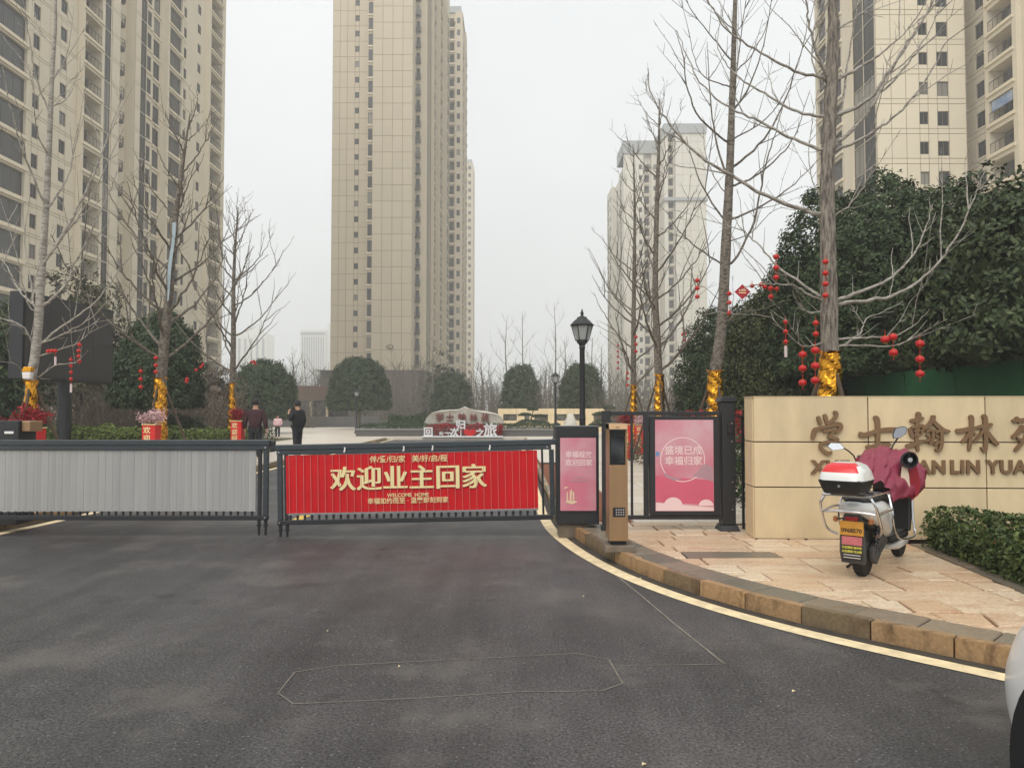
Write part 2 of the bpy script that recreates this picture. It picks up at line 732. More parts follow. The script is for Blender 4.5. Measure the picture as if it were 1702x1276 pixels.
PLATE_Y = M('yellow_plate', rgb(206, 146, 52), 0.55, var=0.12, vscale=14)
PLATE_P = M('faded_pink_sticker', rgb(196, 108, 112), 0.7, var=0.16, vscale=20)
LEMON = M('lemon_print', rgb(220, 212, 84), 0.6)
INK = M('black_ink', rgb(38, 32, 28), 0.7)
TAIL = M('red_lamp_lens', rgb(150, 16, 16), 0.2, coat=0.5)
AMBER = M('amber_lens', rgb(190, 120, 70), 0.25, coat=0.4)
MIRROR = M('mirror_glass', rgb(236, 238, 240), 0.03, metal=1.0)
GOLD = M('gold_foil', (0.66, 0.31, 0.025, 1), 0.2, metal=0.97, bump=0.25, bscale=14)
LANTERN = M('red_lantern_paper', rgb(184, 20, 20), 0.45, var=0.06, vscale=10, spec=0.5)
BARK_BIG = bark_mat('grey_brown_bark', (0.06, 0.05, 0.04), (0.22, 0.185, 0.145), 20, 11)
BARK_FISSURED = bark_mat('fissured_bark', (0.07, 0.06, 0.05), (0.28, 0.24, 0.195), 4.5, 24)
BARK_PALE = bark_mat('pale_bark', (0.2, 0.175, 0.145), (0.42, 0.385, 0.335), 22)
TWIG = M('pale_twig', rgb(158, 146, 130), 0.85, var=0.2, vscale=6)
TWIG_DARK = M('dark_twig', rgb(100, 88, 76), 0.9, var=0.2, vscale=6)
TWIG_FAR = M('grey_twig', rgb(104, 98, 88), 0.9, var=0.2, vscale=3)
POLE_WOOD = M('stake_wood', rgb(82, 68, 54), 0.9, var=0.25, vscale=6, stretch=(6, 6, 1))
LEAF_DARK = leaf_mat('dark_evergreen_leaf', (0.024, 0.044, 0.016), (0.08, 0.112, 0.038))
LEAF_WARM = leaf_mat('warm_evergreen_leaf', (0.034, 0.046, 0.015), (0.115, 0.12, 0.04))
LEAF_MID = leaf_mat('dome_tree_leaf', (0.032, 0.055, 0.024), (0.08, 0.11, 0.048))
LEAF_NEAR = leaf_mat('broad_evergreen_leaf', (0.026, 0.042, 0.015), (0.1, 0.125, 0.048), 0.42)
LEAF_HEDGE = leaf_mat('hedge_leaf', (0.03, 0.055, 0.014), (0.15, 0.18, 0.05), 0.42)
LEAF_LIME = leaf_mat('lime_hedge_leaf', (0.08, 0.115, 0.025), (0.22, 0.26, 0.07))
LEAF_OLIVE = leaf_mat('olive_shrub_leaf', (0.065, 0.066, 0.036), (0.14, 0.135, 0.075))
LEAF_RUST = leaf_mat('rusty_shrub_leaf', (0.09, 0.068, 0.046), (0.19, 0.145, 0.1))
BLOSSOM_RED = leaf_mat('red_blossom', (0.2, 0.008, 0.014), (0.5, 0.03, 0.04))
BLOSSOM_PINK = leaf_mat('pink_blossom', (0.6, 0.36, 0.38), (0.85, 0.66, 0.66))
FACADE = M('tower_stone_cladding', rgb(222, 210, 186), 0.7, var=0.045, vscale=0.22, rnd=0.025)
FACADE3 = M('haze_paled_cladding', rgb(216, 210, 196), 0.7, var=0.04, vscale=0.15, rnd=0.03)  # paler than the nearer towers: part of their haze is put into the colour
FACADE2 = M('central_tower_cladding', rgb(192, 179, 155), 0.7, var=0.05, vscale=0.15, rnd=0.03)
TRIM = M('tower_trim', rgb(226, 213, 188), 0.7, var=0.04, vscale=0.5)
BAL_GLASS = M('balcony_tinted_glazing', rgb(64, 64, 62), 0.25, spec=0.35, rnd=0.15)
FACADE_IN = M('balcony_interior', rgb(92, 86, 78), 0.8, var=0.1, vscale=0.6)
BROWN_STONE = M('brown_podium_stone', rgb(100, 80, 68), 0.6, var=0.12, vscale=0.5, rnd=0.06)
ROOF_GREY = M('grey_roof', rgb(164, 166, 165), 0.7, var=0.06, vscale=0.4)
FRAME_METAL = M('window_frame_metal', rgb(96, 88, 80), 0.5)
RAIL_METAL = M('balcony_rail_metal', rgb(84, 78, 72), 0.55)
PLANTER = M('planter_wall_stone', rgb(88, 86, 84), 0.7, var=0.12, vscale=2)
PLANTER_CAP = M('planter_cap_stone', rgb(134, 132, 128), 0.7, var=0.1, vscale=2)
ROCK = M('boulder_stone', rgb(210, 205, 192), 0.85, var=0.16, vscale=1.4, bump=0.5, bscale=3.5, col2=rgb(174, 168, 154))
HOARD = M('green_hoarding_net', rgb(22, 84, 46), 0.85, var=0.16, vscale=1.5, bump=0.2, bscale=30)

# ------------------------------------------------------------------ ground, road, pavements
g = MB()
g.quad((-840, -45, -0.012), (840, -45, -0.012), (840, 840, -0.012), (-840, 840, -0.012))
tag(g.build('ground', DIRT), kind='structure')

rd = MB()
rd.quad((-40, -25, 0), (40, -25, 0), (40, 44, 0), (-40, 44, 0))
tag(rd.build('road', ASPHALT), kind='structure')

EDGE = [(9.5, -1.2), (7.2, 0.4), (5.2, 1.95), (3.8, 3.18), (2.76, 4.19), (1.86, 5.17), (1.23, 6.19), (0.79, 7.41), (0.5, 8.9), (0.385, 10.4), (0.37, 13), (0.37, 20), (0.37, 38.5)]
EDGE_C = catmull(EDGE, 8)
LW = 0.14                                     # painted line
KO = LW + 0.1                                 # kerb offset


def strip(pts, d0, d1, z, mb):
    a, b = offset_line(pts, d0), offset_line(pts, d1)
    for i in range(len(pts) - 1):
        mb.quad((a[i][0], a[i][1], z), (b[i][0], b[i][1], z), (b[i + 1][0], b[i + 1][1], z), (a[i + 1][0], a[i + 1][1], z))
    return mb


def mirror(pts):
    return [(-5.7 - x, y) for x, y in pts]


ln = strip(EDGE_C, 0, LW, 0.004, MB()).build('edge_line', LINE_PAINT)
tag(ln, kind='structure')
EDGE_L = mirror(EDGE_C)
ln = strip(EDGE_L, 0, -LW, 0.004, MB()).build('edge_line', LINE_PAINT)
tag(ln, kind='structure')
gt = strip(EDGE_C, LW + 0.01, KO + 0.02, 0.004, MB()).build('gutter', GRIME)
tag(gt, kind='structure')
gt = strip(EDGE_L, -LW - 0.01, -KO - 0.02, 0.004, MB()).build('gutter', GRIME)
tag(gt, kind='structure')
cl = MB()
for y in (9.95, 14.5, 19, 23.5, 28, 32.5):
    cl.quad((-3.02, y, 0.004), (-2.88, y, 0.004), (-2.88, y + 1.9, 0.004), (-3.02, y + 1.9, 0.004))
tag(cl.build('centre_line', YELLOW_PAINT), kind='structure')

# saw cuts of the vehicle loop in the asphalt
cuts = MB()


def cut(pts, wd=0.008):
    q = [G(u, v) for u, v in pts]
    for a, b in zip(q, q[1:]):
        t = (b - a)
        t.z = 0
        t.normalize()
        s = Vector((-t.y, t.x, 0)) * wd / 2
        z = Vector((0, 0, 0.003))
        cuts.quad(a - s + z, b - s + z, b + s + z, a + s + z)


cut([(1205, 1104), (1030, 1106)])
cut([(1012, 1096), (960, 1086), (780, 1095), (560, 1106), (490, 1117), (462, 1152), (488, 1170), (700, 1160), (860, 1150), (1000, 1148), (1035, 1136), (1012, 1096)])
cut([(1205, 1104), (1120, 1036), (1060, 985), (1010, 945)], 0.016)
tag(cuts.build('saw_cut', CUT), kind='structure')
# leaf scraps on the road
for k, (u, v, s) in enumerate([(1320, 1150, .013), (1071, 1272, .012), (664, 1109, .009), (545, 1050, .007), (1065, 962, .012), (970, 992, .008)]):
    p = G(u, v)
    b = MB().add([(p.x - s, p.y - s * .3, .004), (p.x + s * .8, p.y - s * .5, .012), (p.x + s, p.y + s * .4, .006), (p.x - s * .7, p.y + s * .5, .014)], [(0, 1, 2, 3)])
    tag(b.build('leaf_scrap', M('dry_scrap', rgb(206, 190, 150), .8)), ['pale scrap on the asphalt right of the loop cut', 'pale scrap at the bottom edge of the road view', 'tiny pale scrap inside the sawn loop in the road',
        'small pale scrap left of the sawn loop', 'small fleck on the cream edge line by the kerb', 'small brown fleck in the middle of the road'][k], 'litter')

KB = offset_line(EDGE_C, KO)                  # kerb face line
KBL = offset_line(EDGE_L, -KO)

# right pavement: base body, kerb stones, slate border, granite slabs
pv = MB()
inner = offset_line(EDGE_C, KO + 0.03)
poly = [p for p in inner] + [(14, 38.5), (30, 38.5), (30, -1.2)]
pv.slab(poly, -0.01, 0.085)
pave = pv.build('pavement', MORTAR)
tag(pave, kind='structure')
pavl = MB()
innl = offset_line(EDGE_L, -KO - 0.03)
pavl.slab(([p for p in innl] + [(-9.5, 38.5), (-36, 38.5), (-36, -1.2)])[::-1], -0.01, 0.085)
pavel = pavl.build('pavement', PALE_SLAB)
tag(pavel, kind='structure')


def piece(name, poly, z0, z1, mat, parent, jit=0.003, bevel=True):
    if area(poly) < 0:
        poly = poly[::-1]
    cx = sum(p[0] for p in poly) / len(poly)
    cy = sum(p[1] for p in poly) / len(poly)
    dz = random.uniform(-jit, jit)
    tx, ty = random.uniform(-jit, jit), random.uniform(-jit, jit)
    mb = MB()
    k = len(poly)
    e = 0.008
    vs = [(x - cx, y - cy, z0) for x, y in poly] + [(x - cx, y - cy, z1 - e + dz + (x - cx) * tx + (y - cy) * ty) for x, y in poly]
    fs = [(i, (i + 1) % k, k + (i + 1) % k, k + i) for i in range(k)]
    if bevel:
        d = [Vector((x - cx, y - cy)) for x, y in poly]
        vs += [(p.x * (1 - e / max(p.length, .05)), p.y * (1 - e / max(p.length, .05)), z1 + dz + p.x * tx + p.y * ty) for p in d]
        fs += [(k + i, k + (i + 1) % k, 2 * k + (i + 1) % k, 2 * k + i) for i in range(k)]
        fs += [tuple(range(2 * k, 3 * k))]
    else:
        fs += [tuple(range(k, 2 * k))]
    mb.add(vs, fs)
    o = link(name, mb.mesh(name, mat), parent)
    o.location = Vector((cx, cy, 0)) - origin(parent)
    return o


kerb = bpy.data.objects.new('kerb', None)
COL.objects.link(kerb)
kerb.location = (1.5, 6, 0)
tag(kerb, kind='structure')
kerbl = bpy.data.objects.new('kerb', None)
COL.objects.link(kerbl)
kerbl.location = (-7, 8, 0)
tag(kerbl, kind='structure')


def between(pts, d0, d1, step, y0, y1, gap, fn, sgn=1):
    r = resample(pts, step)
    a, b = offset_line(r, d0 * sgn), offset_line(r, d1 * sgn)
    for i in range(len(r) - 1):
        if not (y0 <= r[i][1] <= y1):
            continue
        sh = gap / step
        A0 = Vector(a[i]).lerp(Vector(a[i + 1]), sh)
        A1 = Vector(a[i + 1])
        B0 = Vector(b[i]).lerp(Vector(b[i + 1]), sh)
        B1 = Vector(b[i + 1])
        fn([tuple(A0), tuple(B0), tuple(B1), tuple(A1)])


between(EDGE_C, KO, KO + 0.07, 0.5, 0, 20, 0.012, lambda q: piece('kerb_stone', q, -0.01, 0.128, KERB, kerb, 0.004))
between(EDGE_C, KO, KO + 0.115, 1.0, 20, 38, 0.012, lambda q: piece('kerb_stone', q, -0.01, 0.128, KERB, kerb, 0.002))
between(EDGE_L, KO, KO + 0.115, 0.5, 0, 20, 0.012, lambda q: piece('kerb_stone', q, -0.01, 0.128, KERB, kerbl, 0.004), -1)
between(EDGE_L, KO, KO + 0.115, 1.0, 20, 38, 0.012, lambda q: piece('kerb_stone', q, -0.01, 0.128, KERB, kerbl, 0.002), -1)
between(EDGE_C, KO + 0.08, KO + 0.36, 0.42, 2, 12, 0.01, lambda q: piece('border_slab', q, 0.02, 0.126, SLATE, pave, 0.004))

lim = offset_line(EDGE_C, KO + 0.37)
lim = [p for p in lim if 1.0 < p[1] < 14]


def right_limit(y):
    return 3.84 + (y - 5.65) * 0.115


def add_slab(q, mat):
    for a, b in zip(lim, lim[1:]):
        q = clip(q, a, b)
        if len(q) < 3:
            return
    q = clip(q, (right_limit(2), 2), (right_limit(2) + 1e-6, 2.0)) if False else q
    # right boundary: the planter edge
    q = clip(q, (right_limit(9), 9), (right_limit(2), 2))
    if len(q) < 3 or abs(area(q)) < 0.004:
        return
    piece('paving_slab', q, 0.02, 0.126, mat, pave, 0.003)


dark_done = False
y = 2.6
row = 0
while y < 9.3:
    h = random.choice([0.3, 0.33, 0.33, 0.36])
    x = -0.5 - random.uniform(0, 0.6)
    while x < 5.2:
        L = random.choice([0.55, 0.6, 0.66, 0.75, 0.9])
        gp = 0.011
        q = [(x + gp, y + gp), (x + L - gp, y + gp), (x + L - gp, y + h - gp), (x + gp, y + h - gp)]
        mat = SLAB
        if abs(y + h / 2 - 7.3) < 0.17 and abs(x + L / 2 - 2.0) < 0.42:
            mat = SLATE if not dark_done else SLAB
            dark_done = True
        if mat is SLAB and random.random() < 0.16:      # odd cut pieces
            t0, t1 = random.uniform(.25, .75), random.uniform(.25, .75)
            a, b = (x + L * t0, y), (x + L * t1, y + h)
            add_slab(clip(q, (a[0] + gp, a[1]), (b[0] + gp, b[1])), mat)
            add_slab(clip(q, (b[0] - gp, b[1]), (a[0] - gp, a[1])), mat)
        else:
            add_slab(q, mat)
        x += L
    y += h
    row += 1
# farther, paler paving beyond the gate and on the left
y = 9.3
while y < 20:
    x = 0.72
    while x < 6.0:
        q = [(x + .005, y + .005), (x + .795, y + .005), (x + .795, y + .395), (x + .005, y + .395)]
        if min(p[0] for p in q) > 0.74:
            piece('paving_slab', q, 0.02, 0.126, PALE_SLAB, pave, 0.002, False)
        x += 0.8
    x0 = -6.45
    for k in range(3):
        a = x0 - .45 * k
        if y > 11:
            piece('paving_slab', [(a - .445, y + .005), (a - .005, y + .005), (a - .005, y + .395), (a - .445, y + .395)], 0.02, 0.126, PALE_SLAB, pavel, 0.002, False)
    y += 0.4
fp = MB()
fp.quad((0.74, 20, .122), (8, 20, .122), (8, 38.5, .122), (.74, 38.5, .122))
tag(fp.build('far_paving', PALE_SLAB), kind='structure')
fp = MB()
fp.quad((-8.0, 20, .122), (-6.46, 20, .122), (-6.46, 38.5, .122), (-8.0, 38.5, .122))
fp.quad((-10.5, 30, .122), (-8.0, 30, .122), (-8.0, 38.5, .122), (-10.5, 38.5, .122))
tag(fp.build('far_paving', PALE_SLAB), kind='structure')
pl = MB()
pl.box(-30, 22, 38.5, 62, -.01, .13)
tag(pl.build('plaza', PALE_SLAB), kind='structure')

sl_ = MB()
sl_.quad((-36, 9.5, .1), (-8.0, 9.5, .1), (-8.0, 38.4, .1), (-36, 38.4, .1))
sl_.quad((6.05, 7.8, .1), (30, 7.8, .1), (30, 38.4, .1), (8.0, 38.4, .1))
tag(sl_.build('soil', DIRT), kind='structure')

# edging of the planting bed beside the wall
ed = MB()
bed = thing('planting_bed', 'soil bed with a dark stone edging right of the granite paving', 'planting bed', (4.2, 6.5, 0.08))
y = 2.4
while y < 7.6:
    x = right_limit(y) + .012
    x2 = right_limit(y + .6) + .012
    piece('edging_stone', [(x, y + .006), (x + .26, y + .006), (x2 + .26, y + .594), (x2, y + .594)], 0.02, 0.134, SLATE, bed, 0.003)
    y += 0.6
sb = MB()
sb.quad((4.05, 2.2, .118), (12, 2.2, .118), (12, 7.75, .118), (4.35, 7.75, .118))
sb.build('soil', DIRT, bed, W=True)


# ------------------------------------------------------------------ towers
_wm = {}


def win_mesh(wd, ht, mull, fr):
    key = ('w', round(wd, 2), round(ht, 2), mull, fr)
    if key not in _wm:
        t = fr
        mb = MB()
        mb.box(0, wd, -.05, .05, 0, t).box(0, wd, -.05, .05, ht - t, ht)
        mb.box(0, t, -.05, .05, t, ht - t).box(wd - t, wd, -.05, .05, t, ht - t)
        for k in range(mull):
            x = wd * (k + 1) / (mull + 1)
            mb.box(x - t * .4, x + t * .4, -.04, .04, t, ht - t)
        g_ = MB()
        g_.box(t * .5, wd - t * .5, .0, .02, t * .5, ht - t * .5)
        _wm[key] = (mb.mesh('window', FRAME_METAL), g_.mesh('pane', TOWER_GLASS), g_.mesh('pane', CURTAIN))
    f, a, c = _wm[key]
    return f, (c if random.random() < .14 else a)


def rail_mesh(wd, ht, solid):
    key = ('r', round(wd, 2), round(ht, 2), solid)
    if key not in _wm:
        mb = MB()
        mb.box(0, wd, -.03, .03, ht - .07, ht)
        mb.box(0, wd, -.02, .02, .08, .12)
        n_ = max(3, int(wd / .6))
        for k in range(n_ + 1):
            x = wd * k / n_
            mb.box(x - .018, x + .018, -.018, .018, 0, ht)
        _wm[key] = mb.mesh('balcony_railing', RAIL_METAL)
    return _wm[key]


_pm = {}


def panel_obj(bld, T, u0, u1, z0, z1, off, mat, count):
    g_ = 0.04 if mat is FACADE2 else 0.03
    key = (round(u1 - u0, 2), round(z1 - z0, 2), mat.name)
    if key not in _pm:
        wd, ht = u1 - u0 - 2 * g_, z1 - z0 - 2 * g_
        mb = MB().box(0, wd, -.05, 0.0, 0, ht)
        mb.mi = 1
        mb.box(-g_, wd + g_, -.012, .004, -g_, ht + g_)
        _pm[key] = mb.mesh('cladding_panel', [mat, PANEL_JOINT])
    o = link('cladding_panel', _pm[key], bld)
    p = T(u0 + g_, off, z0 + g_)
    o.location = p - origin(bld)
    o.rotation_euler = (0, 0, T.rz)
    count[0] += 1


class Frame:
    """facade frame: origin, direction along the wall, outward normal"""
    def __init__(s, o, d):
        s.o = Vector((o[0], o[1], 0))
        s.d = Vector((d[0], d[1], 0)).normalized()
        s.n = Vector((s.d.y, -s.d.x, 0))          # outward = right of the direction
        s.rz = math.atan2(s.d.y, s.d.x)

    def __call__(s, u, off, z):
        return s.o + s.d * u + s.n * off + Vector((0, 0, z))


def facade(bld, T, sections, z0, fh, k0, k1, zb, zt, mat, back=-4.0, panels=None, lim_panels=300, ends=(True, True)):
    """sections: (u0, u1, offset, openings); an opening is (ua, ub, za, zb, kind)"""
    wall = MB()
    cnt = [0]
    nsec = len(sections)
    for si, (s0, s1, off, ops) in enumerate(sections):
        us = sorted({s0, s1} | {a for o in ops for a in o[:2]})
        for a, b in zip(us, us[1:]):
            cov = [o for o in ops if o[0] <= a + 1e-6 and o[1] >= b - 1e-6]
            cur = zb
            if cov:
                for k in range(k0, k1):
                    for o in sorted(cov, key=lambda q: q[2]):
                        za, zc = z0 + k * fh + o[2], z0 + k * fh + o[3]
                        if za > cur + 1e-4:
                            wall.quad(T(a, off, cur), T(b, off, cur), T(b, off, za), T(a, off, za))
                        cur = zc
            wall.quad(T(a, off, cur), T(b, off, cur), T(b, off, zt), T(a, off, zt))
        # step to the neighbours
        for uu, nb in ((s0, si - 1), (s1, si + 1)):
            if (nb < 0 and not ends[0]) or (nb >= nsec and not ends[1]):
                continue
            no = sections[nb][2] if 0 <= nb < nsec else back
            if no < off:
                wall.quad(T(uu, off, zb), T(uu, no, zb), T(uu, no, zt), T(uu, off, zt))
        # cap of the protruding section
        wall.quad(T(s0, off, zt), T(s1, off, zt), T(s1, back, zt), T(s0, back, zt))
        for k in range(k0, k1):
            for (a, b, za, zc, kind) in ops:
                A, B = z0 + k * fh + za, z0 + k * fh + zc
                dep = {'win': .16, 'glass': .1, 'bal': 1.5, 'bow': .16, 'tall': .2, 'gbal': .5}[kind]
                wall.quad(T(a, off, A), T(a, off, B), T(a, off - dep, B), T(a, off - dep, A))
                wall.quad(T(b, off, A), T(b, off - dep, A), T(b, off - dep, B), T(b, off, B))
                wall.quad(T(a, off, B), T(b, off, B), T(b, off - dep, B), T(a, off - dep, B))
                wall.quad(T(a, off, A), T(a, off - dep, A), T(b, off - dep, A), T(b, off, A))
                if kind == 'gbal':
                    dep = .3
                    o = link('balcony_glazing', glaze_mesh(b - a, B - A), bld)
                    o.location = T(a, off - .28, A) - origin(bld)
                    o.rotation_euler = (0, 0, T.rz)
                    t_ = link('balcony_ledge', ledge_mesh(b - a + .5), bld)
                    t_.location = T(a - .25, off, A - .42) - origin(bld)
                    t_.rotation_euler = (0, 0, T.rz)
                elif kind == 'bal':
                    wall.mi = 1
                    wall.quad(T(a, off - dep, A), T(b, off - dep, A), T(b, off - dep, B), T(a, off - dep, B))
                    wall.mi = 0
                    dw = (b - a) * .55
                    f, p = win_mesh(dw, (B - A) * .86, 2, .06)
                    o = link('balcony_door', f, bld)
                    u_ = a + (b - a) * random.uniform(.1, .4)
                    o.location = T(u_, off - dep + .06, A + .03) - origin(bld)
                    o.rotation_euler = (0, 0, T.rz)
                    link('pane', p, o)
                    o = link('balcony_railing', rail_mesh(b - a, 1.0, 0), bld)
                    o.location = T(a, off - .08, A) - origin(bld)
                    o.rotation_euler = (0, 0, T.rz)
                    t_ = link('balcony_ledge', ledge_mesh(b - a + .5), bld)
                    t_.location = T(a - .25, off, A - .42) - origin(bld)
                    t_.rotation_euler = (0, 0, T.rz)
                else:
                    f, p = win_mesh(b - a, B - A, 0 if (b - a) < .75 else (1 if kind != 'glass' else 1), .06)
                    o = link('window', f, bld)
                    o.location = T(a, off - dep + .07, A) - origin(bld)
                    o.rotation_euler = (0, 0, T.rz)
                    link('pane', p, o)
                    if kind == 'tall':
                        t_ = link('window_ledge', ledge_mesh(b - a + .3), bld)
                        t_.location = T(a - .15, off, A - .16) - origin(bld)
                        t_.rotation_euler = (0, 0, T.rz)
                    if kind == 'bow':
                        o = link('balcony', bow_mesh(b - a + .3), bld)
                        o.location = T(a - .15, off, A - .25) - origin(bld)
                        o.rotation_euler = (0, 0, T.rz)
        # cladding panels
        if panels and si in panels:
            ub, zbr, ka, kb = panels[si]
            for a, b in zip(ub, ub[1:]):
                cov = [o for o in ops if o[0] < b - 1e-3 and o[1] > a + 1e-3]
                for k in range(ka, kb):
                    edges = sorted(set(zbr) | {e for o in cov for e in (o[2], o[3])})
                    for e0, e1 in zip(edges, edges[1:]):
                        if any(o[2] <= e0 + 1e-3 and o[3] >= e1 - 1e-3 for o in cov) or e1 - e0 < .12:
                            continue
                        if cnt[0] < lim_panels:
                            panel_obj(bld, T, a, b, z0 + k * fh + e0, z0 + k * fh + e1, off, mat, cnt)
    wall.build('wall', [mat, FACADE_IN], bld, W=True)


def glaze_mesh(wd, ht):
    key = ('g', round(wd, 2), round(ht, 2))
    if key not in _wm:
        mb = MB()
        mb.box(0, wd, 0, .03, 0, ht)
        mb.mi = 1
        for k in range(4):
            x = (wd - .06) * k / 3
            mb.box(x, x + .06, -.03, -.002, .07, ht - .07)
        mb.box(0, wd, -.032, -.003, 0, .06).box(0, wd, -.032, -.003, ht - .06, ht)
        _wm[key] = mb.mesh('balcony_glazing', [BAL_GLASS, FRAME_METAL])
    return _wm[key]


def ledge_mesh(wd):
    key = ('l', round(wd, 2))
    if key not in _wm:
        mb = MB()
        mb.box(0, wd, -.16, -.002, 0, .16)
        mb.box(.06, wd - .06, -.1, -.003, .16, .3)
        _wm[key] = mb.mesh('ledge', TRIM)
    return _wm[key]


def bow_mesh(wd):
    key = ('b', round(wd, 2))
    if key not in _wm:
        mb = MB()
        n_ = 8
        arc = [(wd / 2 - wd / 2 * math.cos(PI * i / n_), -.75 * math.sin(PI * i / n_) - .002) for i in range(n_ + 1)]
        mb.slab(arc[::-1], 0, .2)
        for (x, y_) in arc:
            mb.box(x - .02, x + .02, y_ - .02, y_ + .02, .2, 1.05)
        mb.tube([(x, y_, 1.05) for x, y_ in arc], .035, 5)
        mb.tube([(x, y_, .62) for x, y_ in arc], .025, 4)
        _wm[key] = mb.mesh('balcony', [RAIL_METAL])
    return _wm[key]


# left slab tower: its facade runs along the road (direction -Y so that outward is... -X -> use +X frame)
lt = thing('apartment_tower', 'long cream apartment tower on the left with open balconies and dark glass strips', 'building', (-52, 86, 0))
TL = Frame((-45, 50), (0, 1))
LB = (0.35, 2.55, 'bal')
secs = [
    (0, 13.0, 0, [(2, 3, .9, 2.2, 'win'), (6, 9.5, .35, 2.55, 'gbal')]),
    (13.0, 18.2, .6, [(13.5, 17.8, .3, 2.55, 'gbal')]),
    (18.2, 26.6, 0, [(19.5, 20.45, .85, 2.15, 'win'), (23.7, 24.75, .85, 2.15, 'win')]),
    (26.6, 30.7, .6, [(27.0, 30.2, .35, 2.5, 'bal')]),
    (30.7, 32.4, .4, [(30.9, 32.2, .05, 2.8, 'glass')]),
    (32.4, 34.1, .45, []),
    (34.1, 38.2, -1.0, [(35.6, 37.0, .5, 2.4, 'bow')]),
    (38.2, 39.5, .1, []),
    (39.5, 41.3, 0, [(39.7, 41.1, .05, 2.8, 'glass')]),
    (41.3, 46.0, -.5, [(41.8, 43.4, .4, 2.5, 'tall'), (43.9, 45.6, .2, 2.5, 'tall')]),
    (46.0, 50.4, .45, [(46.4, 50.0, .35, 2.5, 'gbal')]),
    (50.4, 58.5, 0, [(51.4, 52.3, .85, 2.15, 'win'), (55.9, 57.0, .85, 2.15, 'win')]),
    (58.5, 64.0, .6, [(59.3, 63.5, .35, 2.5, 'bal')]),
    (64.0, 66.0, .1, []),
]
facade(lt, TL, secs, 0.6, 2.85, 0, 23, 0, 78, FACADE, back=-12,
       panels={2: ([18.2, 19.5, 20.45, 22, 23.7, 24.75, 26.6], [0, .28, 2.85], 4, 15), 5: ([32.4, 34.1], [0, .28, 2.85], 4, 17), 7: ([38.2, 39.5], [0, .28, 2.85], 4, 18),
               11: ([50.4, 51.4, 52.3, 54, 55.9, 57.0, 58.5], [0, .28, 2.85], 4, 22)}, lim_panels=300)
b = MB()
b.box(-57.2, -57.01, 50, 116, 0, 78)
b.build('end_wall', FACADE, lt, W=True)

# right tower
rt = thing('apartment_tower', 'cream apartment tower on the right behind the evergreen trees with paired square windows', 'building', (44, 80, 0))
TR = Frame((35.6, 72.5), (1, 0))
facade(rt, TR, [(0, 8.75, 0, [(4.2, 5.05, .95, 2.15, 'win'), (5.95, 7.05, .8, 2.2, 'win')]),
                (8.75, 10.4, -2.5, [(9.0, 10.2, .4, 2.5, 'tall')])],
       1.9, 2.95, 0, 17, 0, 74, FACADE, back=-8, ends=(False, True),
       panels={0: ([0, 1.45, 2.9, 4.2, 5.05, 5.95, 7.05, 8.75], [0, .52, 2.95], 6, 15)}, lim_panels=260)
TRS = Frame((35.6, 86), (0, -1))
facade(rt, TRS, [(0, 4.4, .4, [(.6, 3.8, .35, 2.5, 'gbal')]),
                 (4.4, 8.6, 1.0, [(4.9, 8.1, .35, 2.5, 'gbal')]),
                 (8.6, 13.5, 0, [(8.8, 10.9, .04, 2.9, 'glass'), (11.1, 13.3, .04, 2.9, 'glass')])],
       1.9, 2.95, 0, 17, 0, 74, FACADE, back=-8, ends=(True, False))
TRW = Frame((46, 75), (0, -1))
facade(rt, TRW, [(0, 3.6, 0, [(1.6, 2.9, .8, 2.25, 'win')]),
                 (3.6, 8.2, .45, [(4.1, 7.6, .35, 2.45, 'bal')]),
                 (8.2, 16, 0, [(9, 10.4, .8, 2.25, 'win'), (12, 15, .35, 2.45, 'bal')])],
       1.9, 2.95, 0, 17, 0, 74, FACADE, back=-8,
       panels={0: ([0, 1.6, 2.9, 3.6], [0, .52, 2.95], 6, 15)}, lim_panels=60)
b = MB()
b.box(44.4, 54, 76, 86, 0, 73.5)
b.build('rear_wall', FACADE, rt, W=True)

bt_ = thing('tarpaulin', 'blue and white sheet hung in a balcony of the right tower', 'tarpaulin', tuple(P(1683, 178, 69.2)))
q0 = P(1683, 178, 69.2)
mb = MB()
for i in range(9):
    for j in range(5):
        mb.v.append((45.72 + .03 * math.sin(i * 2.1), q0.y - 1.5 + i * .36, q0.z + j * .26 + .03 * math.sin(i)))
for i in range(8):
    for j in range(4):
        a = i * 5 + j
        mb.f.append((a, a + 5, a + 6, a + 1))
        mb.m.append(0)
sh_ = mb.build('sheet', M('blue_white_sheet', rgb(96, 128, 176), .6, col2=rgb(186, 196, 206), vscale=1.2), bt_, W=True)
sh_.modifiers.new('thick', 'SOLIDIFY').thickness = .02

